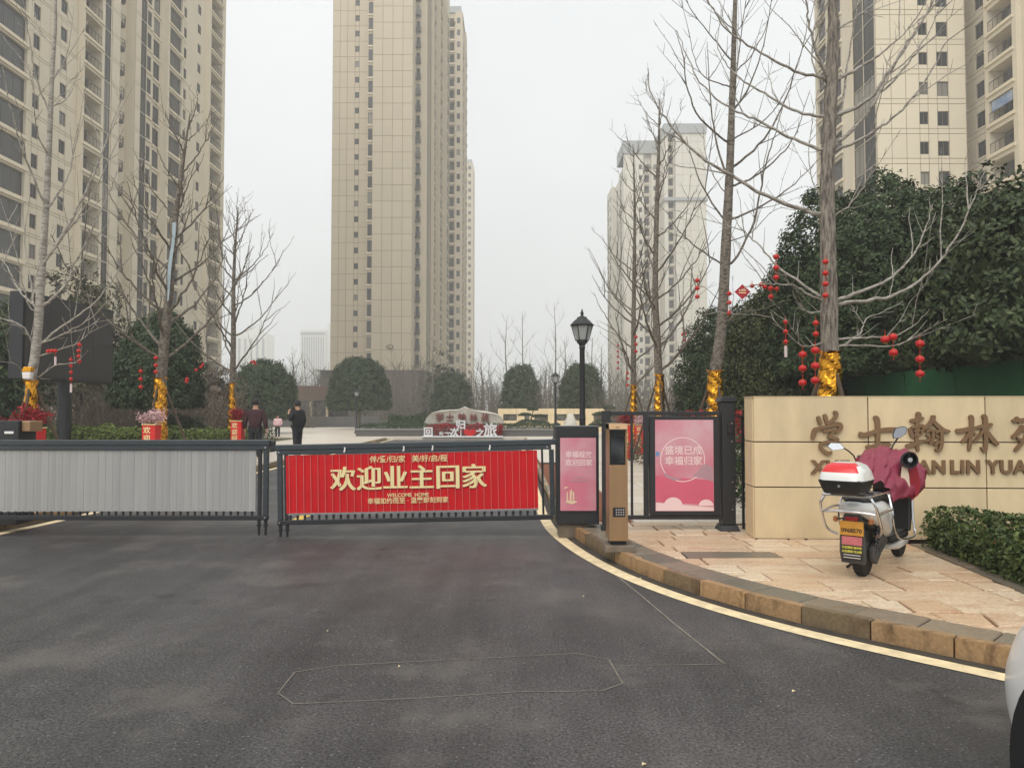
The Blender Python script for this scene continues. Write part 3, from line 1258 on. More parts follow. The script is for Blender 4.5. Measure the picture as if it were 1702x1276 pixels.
# three central towers, one behind the other
ct = thing('apartment_tower', 'tall tan tower in the middle with a blank panelled front and brown stone podium', 'building', (-25, 150, 0))
TC = Frame((-33.9, 133), (1, 0))
pz = [0, 2.95]
facade(ct, TC, [(0, 7.3, -7, [(4.25, 5.05, .95, 2.0, 'win')]),
                (7.3, 8.9, -3.4, [(7.45, 8.75, .3, 2.6, 'tall')]),
                (8.9, 16.1, 0, []),
                (16.1, 18.2, -4.2, [(16.2, 16.9, .5, 2.4, 'bow')])],
       9.3, 2.95, 0, 25, 8.6, 99, FACADE2, back=-26,
       panels={0: ([0, 1.4, 2.8, 4.25, 5.05, 7.3], pz, 0, 24), 2: ([8.9, 10.7, 12.5, 14.3, 16.1], pz, 0, 23)}, lim_panels=300)
TCS = Frame((-15.7, 137.2), (0, 1))
facade(ct, TCS, [(0, 4, 0, []), (4, 7.5, .9, [(4.4, 7.1, .35, 2.5, 'bal')]), (7.5, 12, -.6, [(8, 9.3, .8, 2.2, 'win'), (10, 11.5, .4, 2.4, 'tall')]),
                 (12, 17, 1.3, [(12.5, 16.5, .35, 2.5, 'bal')]), (17, 24, 0, [(18, 19.3, .8, 2.2, 'win'), (21, 22.4, .8, 2.2, 'win')]),
                 (24, 30, 1.6, [(24.6, 29.4, .35, 2.5, 'bal')])],
       9.3, 2.95, 0, 27, 8.6, 99, FACADE2, back=-8, ends=(False, True))
b = MB()
b.box(-34.3, -15.2, 134.2, 168, 0, 8.5)
b.box(-26.2, -16.6, 132.4, 134.2, 0, 8.5)
b.box(-34.6, -15.0, 132.2, 168.2, 8.5, 8.62)
b.build('podium', BROWN_STONE, ct, W=True)
b = MB()
b.tube([(-15.2, 138.6, 9), (-15.2, 138.6, 98)], .09, 6)
b.build('drain_pipe', FRAME_METAL, ct, W=True)
sg = MB()
c_ = P(648, 576, 132.85)
sg.lathe([(.62, 0), (.62, .1)], 20)
sg.v = [(x * 1.0, y_ * .62, z) for x, y_, z in sg.v]
sg.v = [(x + c_.x, c_.y - z, y_ + c_.z) for x, y_, z in sg.v]
s_ = sg.build('number_plaque', BROWN_STONE, ct, W=True)
lettering('2#', .7, GOLD_PRINT, (c_.x, c_.y - .11, c_.z), s_, depth=.01)

c2 = thing('apartment_tower', 'second tan tower just behind the right side of the tall middle tower', 'building', (-20, 186, 0))
T2 = Frame((-26, 180), (1, 0))
facade(c2, T2, [(0, 10.2, 0, []), (10.2, 12.2, -.8, [(10.4, 11.9, .35, 2.5, 'bal')]), (12.2, 14.0, 0, [(12.6, 13.4, .8, 2.2, 'win')])],
       9.3, 2.95, 0, 30, 0, 98.5, FACADE2, back=-14, ends=(True, False))
T2s = Frame((-12, 180), (0, 1))
facade(c2, T2s, [(0, 5, 0, [(1, 4, .35, 2.5, 'bal')]), (5, 9, .5, [(5.5, 8.5, .35, 2.5, 'bal')]), (9, 16, 0, [])], 9.3, 2.95, 0, 28, 0, 96, FACADE2, back=-8, ends=(False, True))
b = MB()
b.box(-16.5, -12.4, 180.5, 192, 98.6, 100.2)
b.build('roof_parapet', ROOF_GREY, c2, W=True)
c3 = thing('apartment_tower', 'third pale tower farthest back right of the middle towers', 'building', (-20, 296, 0))
T3 = Frame((-30, 290), (1, 0))
facade(c3, T3, [(0, 10, 0, []), (10, 12.4, -.8, [(10.4, 12, .35, 2.5, 'bal')]), (12.4, 14.8, 0, [(13, 14, .8, 2.2, 'win')])],
       3, 2.95, 1, 32, 0, 98, FACADE2, back=-14)
b = MB()
b.box(-22, -15.6, 290.5, 303, 98.1, 99.4)
b.build('roof_parapet', ROOF_GREY, c3, W=True)

# hazy towers on the right
ft = thing('apartment_tower', 'hazy pale tower with a grey roof band seen between the bare trees on the right', 'building', (45, 204, 0))
T4 = Frame((40.1, 196), (1, 0))
facade(ft, T4, [(0, 1.0, 0, []), (1.0, 2.9, -1.2, [(1.2, 2.6, .35, 2.5, 'bal')]), (2.9, 11, 0, [])],
       1.5, 2.95, 0, 25, 0, 74.5, FACADE3, back=-12,
       panels={2: ([2.9, 4.9, 6.9, 8.9, 11], [0, 2.95], 2, 25)}, lim_panels=100)
b = MB()
b.box(40.0, 51.3, 195.6, 207.6, 74.5, 77.0)
b.box(39.9, 51.4, 195.5, 207.7, 56.5, 57.3)
b.build('roof_band', ROOF_GREY, ft, W=True)
ft2 = thing('apartment_tower', 'lower hazy tower left of the grey banded tower on the right', 'building', (35, 210, 0))
T5 = Frame((30.4, 203), (1, 0))
facade(ft2, T5, [(0, 5.5, 0, [(4.2, 5.0, .8, 2.1, 'win')]), (5.5, 7.6, -1, [(5.8, 7.2, .35, 2.5, 'bal')]), (7.6, 10.6, 0, [(8.2, 9.0, .8, 2.1, 'win')])],
       1.5, 2.95, 0, 23, 0, 71.5, FACADE3, back=-12, ends=(False, True))
T5s = Frame((30.4, 232), (0, -1))
facade(ft2, T5s, [(0, 10, .8, [(1, 4, .35, 2.5, 'bal'), (6, 8, .8, 2.2, 'win')]), (10, 20, -.6, [(12, 14, .4, 2.5, 'tall'), (16, 18, .4, 2.5, 'tall')]), (20, 29, 0, [(22, 25, .35, 2.5, 'bal')])],
       1.5, 2.95, 0, 22, 0, 68, FACADE3, back=-8, ends=(True, False))
b = MB()
b.box(30.3, 41.2, 202.6, 215, 71.5, 75)
b.build('roof_band', ROOF_GREY, ft2, W=True)

# two far silhouettes on the left horizon
def far_block(label, cat, name, boxes, bars, k):
    fb = thing(name, label, cat, (boxes[0][0] * k, boxes[0][2] * k, 0))
    b = MB()
    for q in boxes:
        b.box(*[c * k for c in q])
    b.build('wall', FACADE3, fb, W=True)
    for q in bars:
        MB().box(*[c * k for c in q]).build('window', TOWER_GLASS, fb, W=True)


far_block('very faint office block in the haze left of the middle tower', 'building', 'office_block', [(-121.5, -107, 430, 445, 0, 47), (-106.8, -98, 433, 447, 0, 51)],
          [(-120.3 + k * 1.32, -119.68 + k * 1.32, 429.7, 429.96, 3, 43) for k in range(10)] + [(-121.2, -107.3, 429.6, 429.95, 44, 45.6)], 1.8)
far_block('very faint pale block in the haze behind the left bare tree', 'building', 'apartment_tower', [(-162, -144, 440, 455, 0, 46), (-157, -149, 442, 450, 46, 49.5)],
          [(-160.5 + k * 3.5, -159.2 + k * 3.5, 439.7, 439.96, 3, 43) for k in range(5)], 1.8)

# brown pavilion in front of the middle tower
pa = thing('entrance_pavilion', 'low brown stone pavilion with pale posts left of the middle dome tree', 'building', (-20, 72, 0))
b = MB()
arc = [(-23.5 + 6.5 * t, 70 - 1.4 * math.sin(PI * t)) for t in [i / 10 for i in range(11)]]
b.slab(arc + [(-17, 80), (-23.5, 80)], 2.4, 3.75)
b.build('roof_fascia', BROWN_STONE, pa, W=True)
b = MB()
b.box(-23.3, -17.2, 73, 79, .1, 2.4)
b.build('glass_wall', DARK_GLASS, pa, W=True)
for t in (.04, .28, .52, .76, .96):
    x = -23.5 + 6.5 * t
    y = 70.3 - 1.4 * math.sin(PI * t)
    b = MB()
    b.box(x - .09, x + .09, y, y + .18, .1, 2.4)
    b.build('column', PANEL, pa, W=True)
b = MB()
b.box(-25.5, -11, 62.5, 63, .1, 1.0)
bw = b.build('wall', PLANTER)
tag(bw, 'long low dark wall in front of the brown pavilion', 'wall')

# ------------------------------------------------------------------ barrier gates
def barrier(loc, tilt, L, side, label):
    """local frame: x from the free end (0) to the hinge (L), z up; side=+1 hinge on the right"""
    t = thing('barrier_gate', label, 'barrier gate', loc)
    R = Matrix.Rotation(-tilt, 4, 'Y')

    def X(x):
        return x if side > 0 else -x

    def bx(mb, x0, x1, y0, y1, z0, z1):
        a, c = sorted((X(x0), X(x1)))
        return mb.box(a, c, y0, y1, z0, z1, R)
    # top beam: two stepped profiles
    mb = MB()
    bx(mb, -.02, L + .15, -.045, .045, 1.085, 1.15)
    mb.build('top_beam', CHARCOAL, t, bevel=.008)
    mb = MB()
    bx(mb, .0, L, -.035, .035, 1.03, 1.083)
    mb.build('lower_beam', CHARCOAL, t, bevel=.006)
    mb = MB()
    bx(mb, .0, L, -.03, .03, .2, .255)
    mb.build('bottom_beam', BLACK, t, bevel=.006)
    for x in (0, L - .03):
        mb = MB()
        bx(mb, x + .003, x + .06, -.028, .028, .257, 1.028)
        mb.build('end_post', CHARCOAL, t, bevel=.005)
    mb = MB()
    bx(mb, .085, .125, -.02, .02, .257, 1.028)
    mb.build('inner_post', BLACK, t, bevel=.004)
    for x in (.03, .11):
        f = MB()
        f.tube([R @ Vector((X(x), 0, .2)), R @ Vector((X(x), 0, .1)), R @ Vector((X(x), 0, .02))], [.022, .016, .014], 8)
        f.tube([R @ Vector((X(x), 0, .15)), R @ Vector((X(x), 0, .13))], [.03, .03], 8)
        f.build('support_foot', BLACK, t, smooth=True)
    for (x, z) in ((.03, 1.06), (.03, .23), (L - .05, 1.06)):
        f = MB()
        f.tube([R @ Vector((X(x), -.036, z)), R @ Vector((X(x), -.046, z))], .011, 8)
        f.build('bolt', CHROME, t, smooth=True)
    # hinge knuckle at the free end
    f = MB()
    bx(f, -.075, -.022, -.03, .03, 1.07, 1.14)
    f.build('end_cap', BLACK, t, bevel=.012)
    return t, R, X, bx


BL = 3.27
LT, R_, X_, bx_ = barrier((-2.90, 9.0, 0), 0.0, BL + .05, -1, 'closed barrier gate arm with blank grey slats on the left')
pm = MB().lathe([(.013, 0), (.013, .025), (.018, .03), (.016, .05), (.004, .062)], 8).mesh('peg', BLACK, smooth=True)
n_ = 36
for i in range(n_):
    x = .15 + i * (BL - .2) / n_
    d = (BL - .2) / n_
    mb = MB()
    zt, zb = 1.028, .305
    y0 = -.012 + random.uniform(-.0012, .0012)
    mb.add([R_ @ Vector(p) for p in [(X_(x + .001), y0, zb), (X_(x + d - .001), y0, zb), (X_(x + d - .001), y0, zt), (X_(x + .001), y0, zt),
                                      (X_(x + d * .5), y0 - .0025, zb), (X_(x + d * .5), y0 - .0025, zt),
                                      (X_(x + .001), y0 + .012, zb), (X_(x + d - .001), y0 + .012, zb), (X_(x + d - .001), y0 + .012, zt), (X_(x + .001), y0 + .012, zt)]],
           [(0, 4, 5, 3), (4, 1, 2, 5), (6, 9, 8, 7), (0, 3, 9, 6), (1, 7, 8, 2), (3, 5, 2, 8, 9), (0, 6, 7, 1, 4)])
    mb.build('slat', GREY_SLAT, LT)
    p = link('peg', pm, LT, R_ @ Vector((X_(x + d * .5), 0, .255)))
mb = MB()
bx_(mb, .13, BL, -.006, .004, .296, .303)
mb.build('bottom_strip', CHROME, LT)

tilt = 0.021
RT, R_, X_, bx_ = barrier((-2.78, 9.0, -.06), tilt, BL, 1, 'closed barrier gate arm carrying the red welcome home banner')
# note: R_ rotates so that x rises to the right
sl = []
x0, x1 = .11, 3.1
for i in range(n_ - 1):
    x = .15 + i * (x1 - .15) / (n_ - 1.5)
    p = link('peg', pm, RT, R_ @ Vector((x, 0, .255)))
    s = MB().box(x - .0022, x + .0022, -.037, -.027, .33, 1.026, R_)
    s.build('slat_edge', M('slat_edge_paint', rgb(206, 120, 112), .5) if i == 0 else bpy.data.materials['slat_edge_paint'], RT)
# banner cloth with slight swags under the beam
cl = MB()
nx, nz = 120, 14
for i in range(nx + 1):
    x = x0 + (x1 - x0) * i / nx
    for j in range(nz + 1):
        z = .335 + (1.022 - .335) * j / nz
        k = j / nz
        sw = math.sin((x - .1) * 2 * PI / .37) * .5 + .5
        y_ = -.022 - .007 * max(0, k - .75) * 4 * math.sin(k * 40 + sw * 2) - .003 * math.sin(x * 2 * PI / .0855)
        cl.v.append(tuple(R_ @ Vector((x, y_, z))))
for i in range(nx):
    for j in range(nz):
        a = i * (nz + 1) + j
        cl.f.append((a, a + nz + 1, a + nz + 2, a + 1))
        cl.m.append(0)
bn = cl.build('banner', RED_CLOTH, RT, smooth=True)
mb = MB()
bx_(mb, .11, 3.1, -.02, -.006, .312, .332)
mb.build('bottom_strip', CHROME, RT)


def on_banner(u, v):
    """local position on the tilted banner for a photo pixel"""
    p = P(u, v, 8.96) - Vector(RT.location)
    return p


def banner_text(body, u, v, size, mat, bold=0, wide=0, dy=-.004, spacing=1.0):
    p = on_banner(u, v)
    me = text_mesh(body, size, mat, bold, .0012, True, wide, spacing)
    o = link('lettering', me, bn)
    o.location = (p.x, -.0345 + dy, p.z)
    o.rotation_euler = (PI / 2, -tilt, 0)
    return o


for i, chs in enumerate('欢迎业主回家'):
    u = 570 + i * 43.6
    v = 798.5 - i * .85
    banner_text(chs, u + .7, v + .9, .305, BROWN_PRINT, .001, .0085, .001)
    banner_text(chs, u, v, .305, GOLD_PRINT, .001, .0085, -.001)
for body, u, v, s in (('伴/爱/归/家   美/好/启/程', 679, 763.0, .088), ('WELCOME  HOME', 678, 822.5, .06), ('幸福如约而至 · 温馨即刻到家', 678, 832, .075)):
    banner_text(body, u, v, s, GOLD_PRINT, .0008, 0, -.003)
for u, v in ((573, 743), (671, 741), (719, 740), (814, 739)):
    p = on_banner(u, v)
    mb = MB()
    mb.tube([(p.x, -.047, p.z + .0), (p.x + .004, -.05, p.z - .025), (p.x - .004, -.044, p.z - .06)], [.008, .01, .012], 6)
    mb.build('tie', WHITE_PRINT, RT, smooth=True)
# hinge arm linking the beam to the cabinet
mb = MB()
mb.tube([R_ @ Vector((3.16, 0, .26)), R_ @ Vector((3.16, 0, 1.03))], .013, 8)
mb.tube([R_ @ Vector((3.02, .06, .86)), R_ @ Vector((3.3, .06, .3))], .005, 5)
mb.build('swing_rod', BLACK, RT, smooth=True)

# ------------------------------------------------------------------ barrier cabinet with a screen
PINK = bpy.data.materials.new('pink_screen_print')
PINK.use_nodes = True
n, l = PINK.node_tree.nodes, PINK.node_tree.links
tc = n.new('ShaderNodeTexCoord')
nz1 = n.new('ShaderNodeTexNoise')
nz1.inputs['Scale'].default_value = 2.2
nz1.inputs['Detail'].default_value = 3
l.new(tc.outputs['Object'], nz1.inputs['Vector'])
rp = n.new('ShaderNodeValToRGB')
rp.color_ramp.elements[0].position = .35
rp.color_ramp.elements[1].position = .68
rp.color_ramp.elements[0].color = rgb(204, 116, 134)
rp.color_ramp.elements[1].color = rgb(208, 166, 174)
l.new(nz1.outputs['Fac'], rp.inputs[0])
l.new(rp.outputs[0], n['Principled BSDF'].inputs['Base Color'])
n['Principled BSDF'].inputs['Roughness'].default_value = .35
n['Principled BSDF'].inputs['Coat Weight'].default_value = .25
PRINT_PALE = M('pale_pink_print', rgb(236, 206, 206), .4)
PRINT_ROSE = M('rose_print', rgb(206, 96, 120), .4, var=.08, vscale=4)
PRINT_GREY = M('grey_print', rgb(176, 140, 150), .4)
PRINT_BLUE = M('blue_print', rgb(108, 140, 184), .4)

cb = thing('barrier_cabinet', 'black barrier cabinet with a tall pink screen at the right end of the red banner', 'cabinet', (.77, 9.05, 0))
mb = MB()
mb.box(.53, 1.02, 8.85, 9.25, .17, 1.3)
body = mb.build('body', BLACK, cb, W=True, bevel=.008)
mb = MB()
mb.box(.52, 1.03, 8.845, 9.255, 1.302, 1.315)
mb.build('top_plate', CHARCOAL, cb, W=True, bevel=.003)
mb = MB()
mb.box(.55, .9, 8.9, 9.2, .0, .168)
mb.build('plinth', PLINTH, cb, W=True, bevel=.01)
mb = MB()
mb.box(.553, .997, 8.843, 8.849, .305, 1.2)
mb.build('screen_bezel', PLASTIC, cb, W=True)
mb = MB()
mb.box(.565, .985, 8.8395, 8.8425, .33, 1.18)
sc_ = mb.build('screen', PINK, cb, W=True)
lettering('幸福绽放', .08, PRINT_PALE, (.783, 8.838, 1.01 - .03), sc_, bold=.0015, depth=.0005)
lettering('欢迎回家', .08, PRINT_PALE, (.783, 8.838, .885), sc_, bold=.0015, depth=.0005)
for z, wd in ((.705, .15), (.672, .21)):
    mb = MB()
    mb.box(.79 - wd / 2, .79 + wd / 2, 8.837, 8.839, z, z + .012)
    mb.build('print_line', PRINT_GREY, sc_, W=True)
mb = MB()
mb.prism([(.625, .43), (.70, .405), (.765, .43), (.745, .445), (.64, .45)], 8.836, 8.839)
mb.prism([(.64, .45), (.655, .45), (.655, .56), (.64, .535)], 8.836, 8.839)
mb.prism([(.675, .45), (.695, .45), (.702, .565), (.69, .58), (.675, .54)], 8.836, 8.839)
mb.prism([(.71, .45), (.728, .45), (.728, .54), (.71, .56)], 8.836, 8.839)
mb.prism([(.60, .585), (.67, .6), (.62, .61)], 8.836, 8.839)
mb.build('print_towers', M('pale_gold_picture', rgb(222, 196, 166), .4), sc_, W=True)

# small black cabinet at the far left behind the grey arm
lc = thing('barrier_cabinet', 'small black cabinet with a white label behind the grey arm', 'cabinet', (-6.0, 9.35, 0))
mb = MB()
mb.box(-6.3, -6.06, 9.25, 9.6, .1, 1.375)
mb.build('body', BLACK, lc, W=True, bevel=.01)
mb = MB()
mb.box(-6.06, -5.95, 9.3, 9.55, 1.24, 1.37)
mb.build('hinge_block', TAN_METAL, lc, W=True, bevel=.01)
mb = MB()
mb.box(-6.23, -6.12, 9.244, 9.249, 1.215, 1.245)
mb.build('label_sticker', WHITE_PRINT, lc, W=True)
for k in range(3):
    mb = MB()
    mb.box(-6.21, -6.16, 9.245, 9.249, 1.3 + k * .02, 1.306 + k * .02)
    mb.build('vent', CHARCOAL, lc, W=True)

# ------------------------------------------------------------------ intercom bollard
ic = thing('intercom_bollard', 'tan metal intercom post with black screen and white keypad on a stone block', 'intercom', (1.04, 7.5, .126))
yy = 7.38
mb = MB()
mb.taper(.9, 1.22, 7.35, 7.68, .12, .91, 1.2, 7.36, 7.67, .185)
mb.build('stone_block', PLINTH, ic, W=True, bevel=.012)
mb = MB()
mb.box(.965, 1.12, yy + .05, yy + .22, .186, .225)
mb.build('foot', PLASTIC, ic, W=True)
bodyI = MB()
xa, xb = .95, 1.132
z0, z1, z2, z3 = .228, .965, 1.285, 1.372
# lower panel, recessed screen zone, hood
bodyI.box(xa, xb, yy, yy + .27, z0, z1)
bodyI.box(xa, xa + .008, yy + .012, yy + .27, z1, z3)
bodyI.box(xb - .02, xb, yy + .012, yy + .27, z1, z3)
bodyI.box(xa + .008, xb - .02, yy + .06, yy + .27, z1 + .002, z3 - .05)
bodyI.taper(xa, xb, yy - .02, yy + .27, z2 + .03, xa, xb, yy + .01, yy + .27, z3)
bodyI.build('body', TAN_METAL, ic, W=True, bevel=.006)
mb = MB()
mb.box(xa + .009, xb - .021, yy + .035, yy + .058, z1 + .004, z2 + .028)
mb.build('screen_surround', PLASTIC, ic, W=True, bevel=.004)
mb = MB()
mb.box(xa + .022, xb - .034, yy + .03, yy + .0335, z1 + .02, z2 - .035)
mb.build('screen', DARK_GLASS, ic, W=True)
mb = MB()
mb.taper(xa + .01, xb - .022, yy - .012, yy + .05, z2 + .012, xa + .01, xb - .022, yy - .012, yy + .05, z2 + .028)
mb.build('hood_underside', PLASTIC, ic, W=True)
mb = MB()
mb.box(.985, 1.105, yy - .006, yy - .0005, .465, .555)
kp = mb.build('keypad', PLASTIC, ic, W=True, bevel=.004)
bt = MB().box(-.0045, .0045, -.003, .0, -.0045, .0045).mesh('button', WHITE_PRINT)
for i in range(4):
    for j in range(3):
        o = link('button', bt, kp)
        o.location = Vector((1.018 + i * .0235, yy - .0062, .486 + j * .024)) - origin(kp)
mb = MB()
mb.box(1.015, 1.05, yy - .022, yy - .02, 1.335, 1.34)
mb.build('camera_slot', PLASTIC, ic, W=True)

# ------------------------------------------------------------------ pedestrian gate
pg = thing('pedestrian_gate', 'black metal pedestrian gate with bars and a large pink poster panel', 'gate', (1.8, 8.72, .126))
Yg = 8.72


def gx(u):
    return (u - 851) / F * Yg


def gz(v):
    return P(851, v, Yg).z


def bar(name, u0, u1, v0, v1, y0=-.03, y1=.03, mat=BLACK, par=pg, bev=.004):
    mb = MB()
    mb.box(gx(u0), gx(u1), Yg + y0, Yg + y1, gz(v1), gz(v0))
    return mb.build(name, mat, par, W=True, bevel=bev)


bar('gate_post', 1000, 1014, 682.5, 880)
bar('post_foot', 998, 1016, 873, 881, -.05, .05)
bar('top_rail', 1014.3, 1205, 683.5, 690)
bar('bottom_rail', 1014.3, 1199, 856, 862.5)
bar('gate_bar', 1047.5, 1051.5, 690.3, 855.7, -.012, .012)
bar('stile', 1069, 1077, 690.3, 855.7, -.025, .025)
bar('stile', 1196, 1201, 690.3, 855.7, -.025, .025)
pn = bar('poster_frame', 1078.5, 1193, 691.5, 855, -.05, .035)
mb = MB()
mb.box(gx(1087), gx(1183), Yg - .0535, Yg - .0505, gz(848), gz(697.5))
ps = mb.build('poster', PINK, pn, W=True)


def gshape(name, poly, mat, d=.0015):
    mb = MB()
    mb.prism([(gx(u), gz(v)) for u, v in poly], Yg - .0535 - d, Yg - .0537)
    return mb.build(name, mat, ps, W=True)


gshape('print_rose', [(1087.5, 790), (1182.5, 797), (1182.5, 838), (1087.5, 833)], PRINT_ROSE, .001)
gshape('print_band', [(1087.5, 834), (1182.5, 842), (1182.5, 847.5), (1087.5, 847.5)], PRINT_PALE, .0014)
for (c_, r_, v0) in ((1116, 15, 838), (1170, 12, 839)):
    gshape('print_fan', [(c_ + r_ * math.cos(a), v0 - r_ * .85 * math.sin(a)) for a in [PI * i / 12 for i in range(13)]], PRINT_PALE, .0018)
ring = MB()
cu, cv, ro = 1132, 763, 37
for i in range(48):
    a, b_ = 2 * PI * i / 48, 2 * PI * (i + 1) / 48
    q = [(cu + ro * math.cos(a), cv + ro * math.sin(a)), (cu + ro * math.cos(b_), cv + ro * math.sin(b_)),
         (cu + (ro - 1.5) * math.cos(b_), cv + (ro - 1.5) * math.sin(b_)), (cu + (ro - 1.5) * math.cos(a), cv + (ro - 1.5) * math.sin(a))]
    ring.add([(gx(u), Yg - .0552, gz(v)) for u, v in q], [(3, 2, 1, 0)])
ring.build('print_ring', PRINT_PALE, ps, W=True)
gshape('print_mountain', [(1148, 790), (1158, 782), (1164, 772), (1172, 770), (1182, 776), (1182, 800), (1172, 796), (1160, 792)], PRINT_GREY, .002)
gshape('print_mountain', [(1100, 783), (1112, 791), (1132, 795), (1118, 798), (1104, 792)], PRINT_GREY, .0022)
gshape('print_spot', [(1088, 749), (1094, 751), (1094, 757), (1088, 758)], PRINT_BLUE, .002)
lettering('盛境已成', .108, PRINT_PALE, (gx(1133.5), Yg - .0558, gz(748.5)), ps, bold=.002, depth=.0005)
lettering('幸福归家', .108, PRINT_PALE, (gx(1133.5), Yg - .0558, gz(766)), ps, bold=.002, depth=.0005)
gm = thing('gate_machine', 'black gate opener post between the poster gate and the beige wall', 'gate post', (2.5, 8.75, .126))
mb = MB()
mb.box(gx(1197), gx(1219), Yg - .06, Yg + .12, gz(871), gz(668))
mb.build('column', BLACK, gm, W=True, bevel=.008)
mb = MB()
mb.prism([(gx(1192), gz(667.8)), (gx(1220), gz(667.8)), (gx(1220), gz(659)), (gx(1198), gz(659))], Yg - .08, Yg + .14)
mb.build('cap', BLACK, gm, W=True, bevel=.006)
mb = MB()
mb.taper(gx(1191), gx(1224), Yg - .11, Yg + .15, .126, gx(1195), gx(1221), Yg - .08, Yg + .13, gz(871.3))
mb.build('base', BLACK, gm, W=True, bevel=.006)
mb = MB()
mb.box(gx(1206), gx(1216), Yg - .085, Yg - .061, gz(720), gz(704))
mb.build('card_reader', PLASTIC, gm, W=True, bevel=.004)
for v in (703, 733, 800, 845):
    mb = MB()
    mb.tube([(gx(1213), Yg - .068, gz(v)), (gx(1213), Yg - .061, gz(v))], .008, 8)
    mb.build('bolt', CHROME, gm, W=True)
# short fence between the post and the wall
fe = thing('rail_fence', 'short black rail fence between the gate post and the beige wall', 'fence', (2.65, 8.85, .126))
for v in (691, 735, 764, 785, 826, 871):
    mb = MB()
    mb.box(gx(1221), gx(1250), Yg + .02, Yg + .045, gz(v + 2), gz(v))
    mb.build('rail', BLACK, fe, W=True)
mb = MB()
mb.box(gx(1234), gx(1238), Yg + .046, Yg + .07, .126, gz(690))
mb.build('fence_post', BLACK, fe, W=True)

# ------------------------------------------------------------------ name wall
WA = Vector((2.61, 8.12, 0))
WD = Vector((1, -.055, 0)).normalized()
WN = Vector((WD.y, -WD.x, 0))
WRZ = math.atan2(WD.y, WD.x)
nw = thing('name_wall', 'beige stone panel wall with bronze lettering behind the parked scooter', 'wall', (5, 8.2, .126))


def WT(s, off, z):
    return WA + WD * s + WN * off + Vector((0, 0, z))


def wall_hit(u, v, off=0.0):
    """(s, z) on the wall face for a photo pixel"""
    d = P(u, v, 10) - CAM
    p0 = WA + WN * off
    t = (p0 - CAM).dot(WN) / d.dot(WN)
    p = CAM + d * t
    return (p - WA).dot(WD), p.z


TW = Matrix.Translation(WA) @ Matrix.Rotation(WRZ, 4, 'Z')
mb = MB()
mb.box(.02, 6.6, .03, .36, .05, 1.62, TW)
mb.build('wall_core', JOINT, nw, W=True)
jz = [.126, wall_hit(1400, 810)[1], wall_hit(1400, 734.5)[1], 1.645]
js = [0, wall_hit(1443, 700)[0], wall_hit(1638, 700)[0]]
js += [js[2] + (js[2] - js[1]) * k for k in (1, 2, 3)]
for i in range(len(js) - 1):
    for j in range(3):
        a, c = js[i] + (.0 if i == 0 else .006), js[i + 1] - .006
        mb = MB()
        mb.box(a, c, 0, .029, jz[j] + .006, jz[j + 1] - (.006 if j < 2 else 0), TW)
        mb.build('stone_panel', PANEL, nw, W=True, bevel=.003)
for j in range(3):
    mb = MB()
    mb.box(-.012, .018, .031, .36, jz[j] + .006, jz[j + 1] - (.006 if j < 2 else 0), TW)
    mb.build('stone_panel', PANEL, nw, W=True, bevel=.003)
mb = MB()
mb.box(-.02, 6.6, -.004, .37, 1.6455, 1.653, TW)
mb.build('coping', PANEL, nw, W=True)

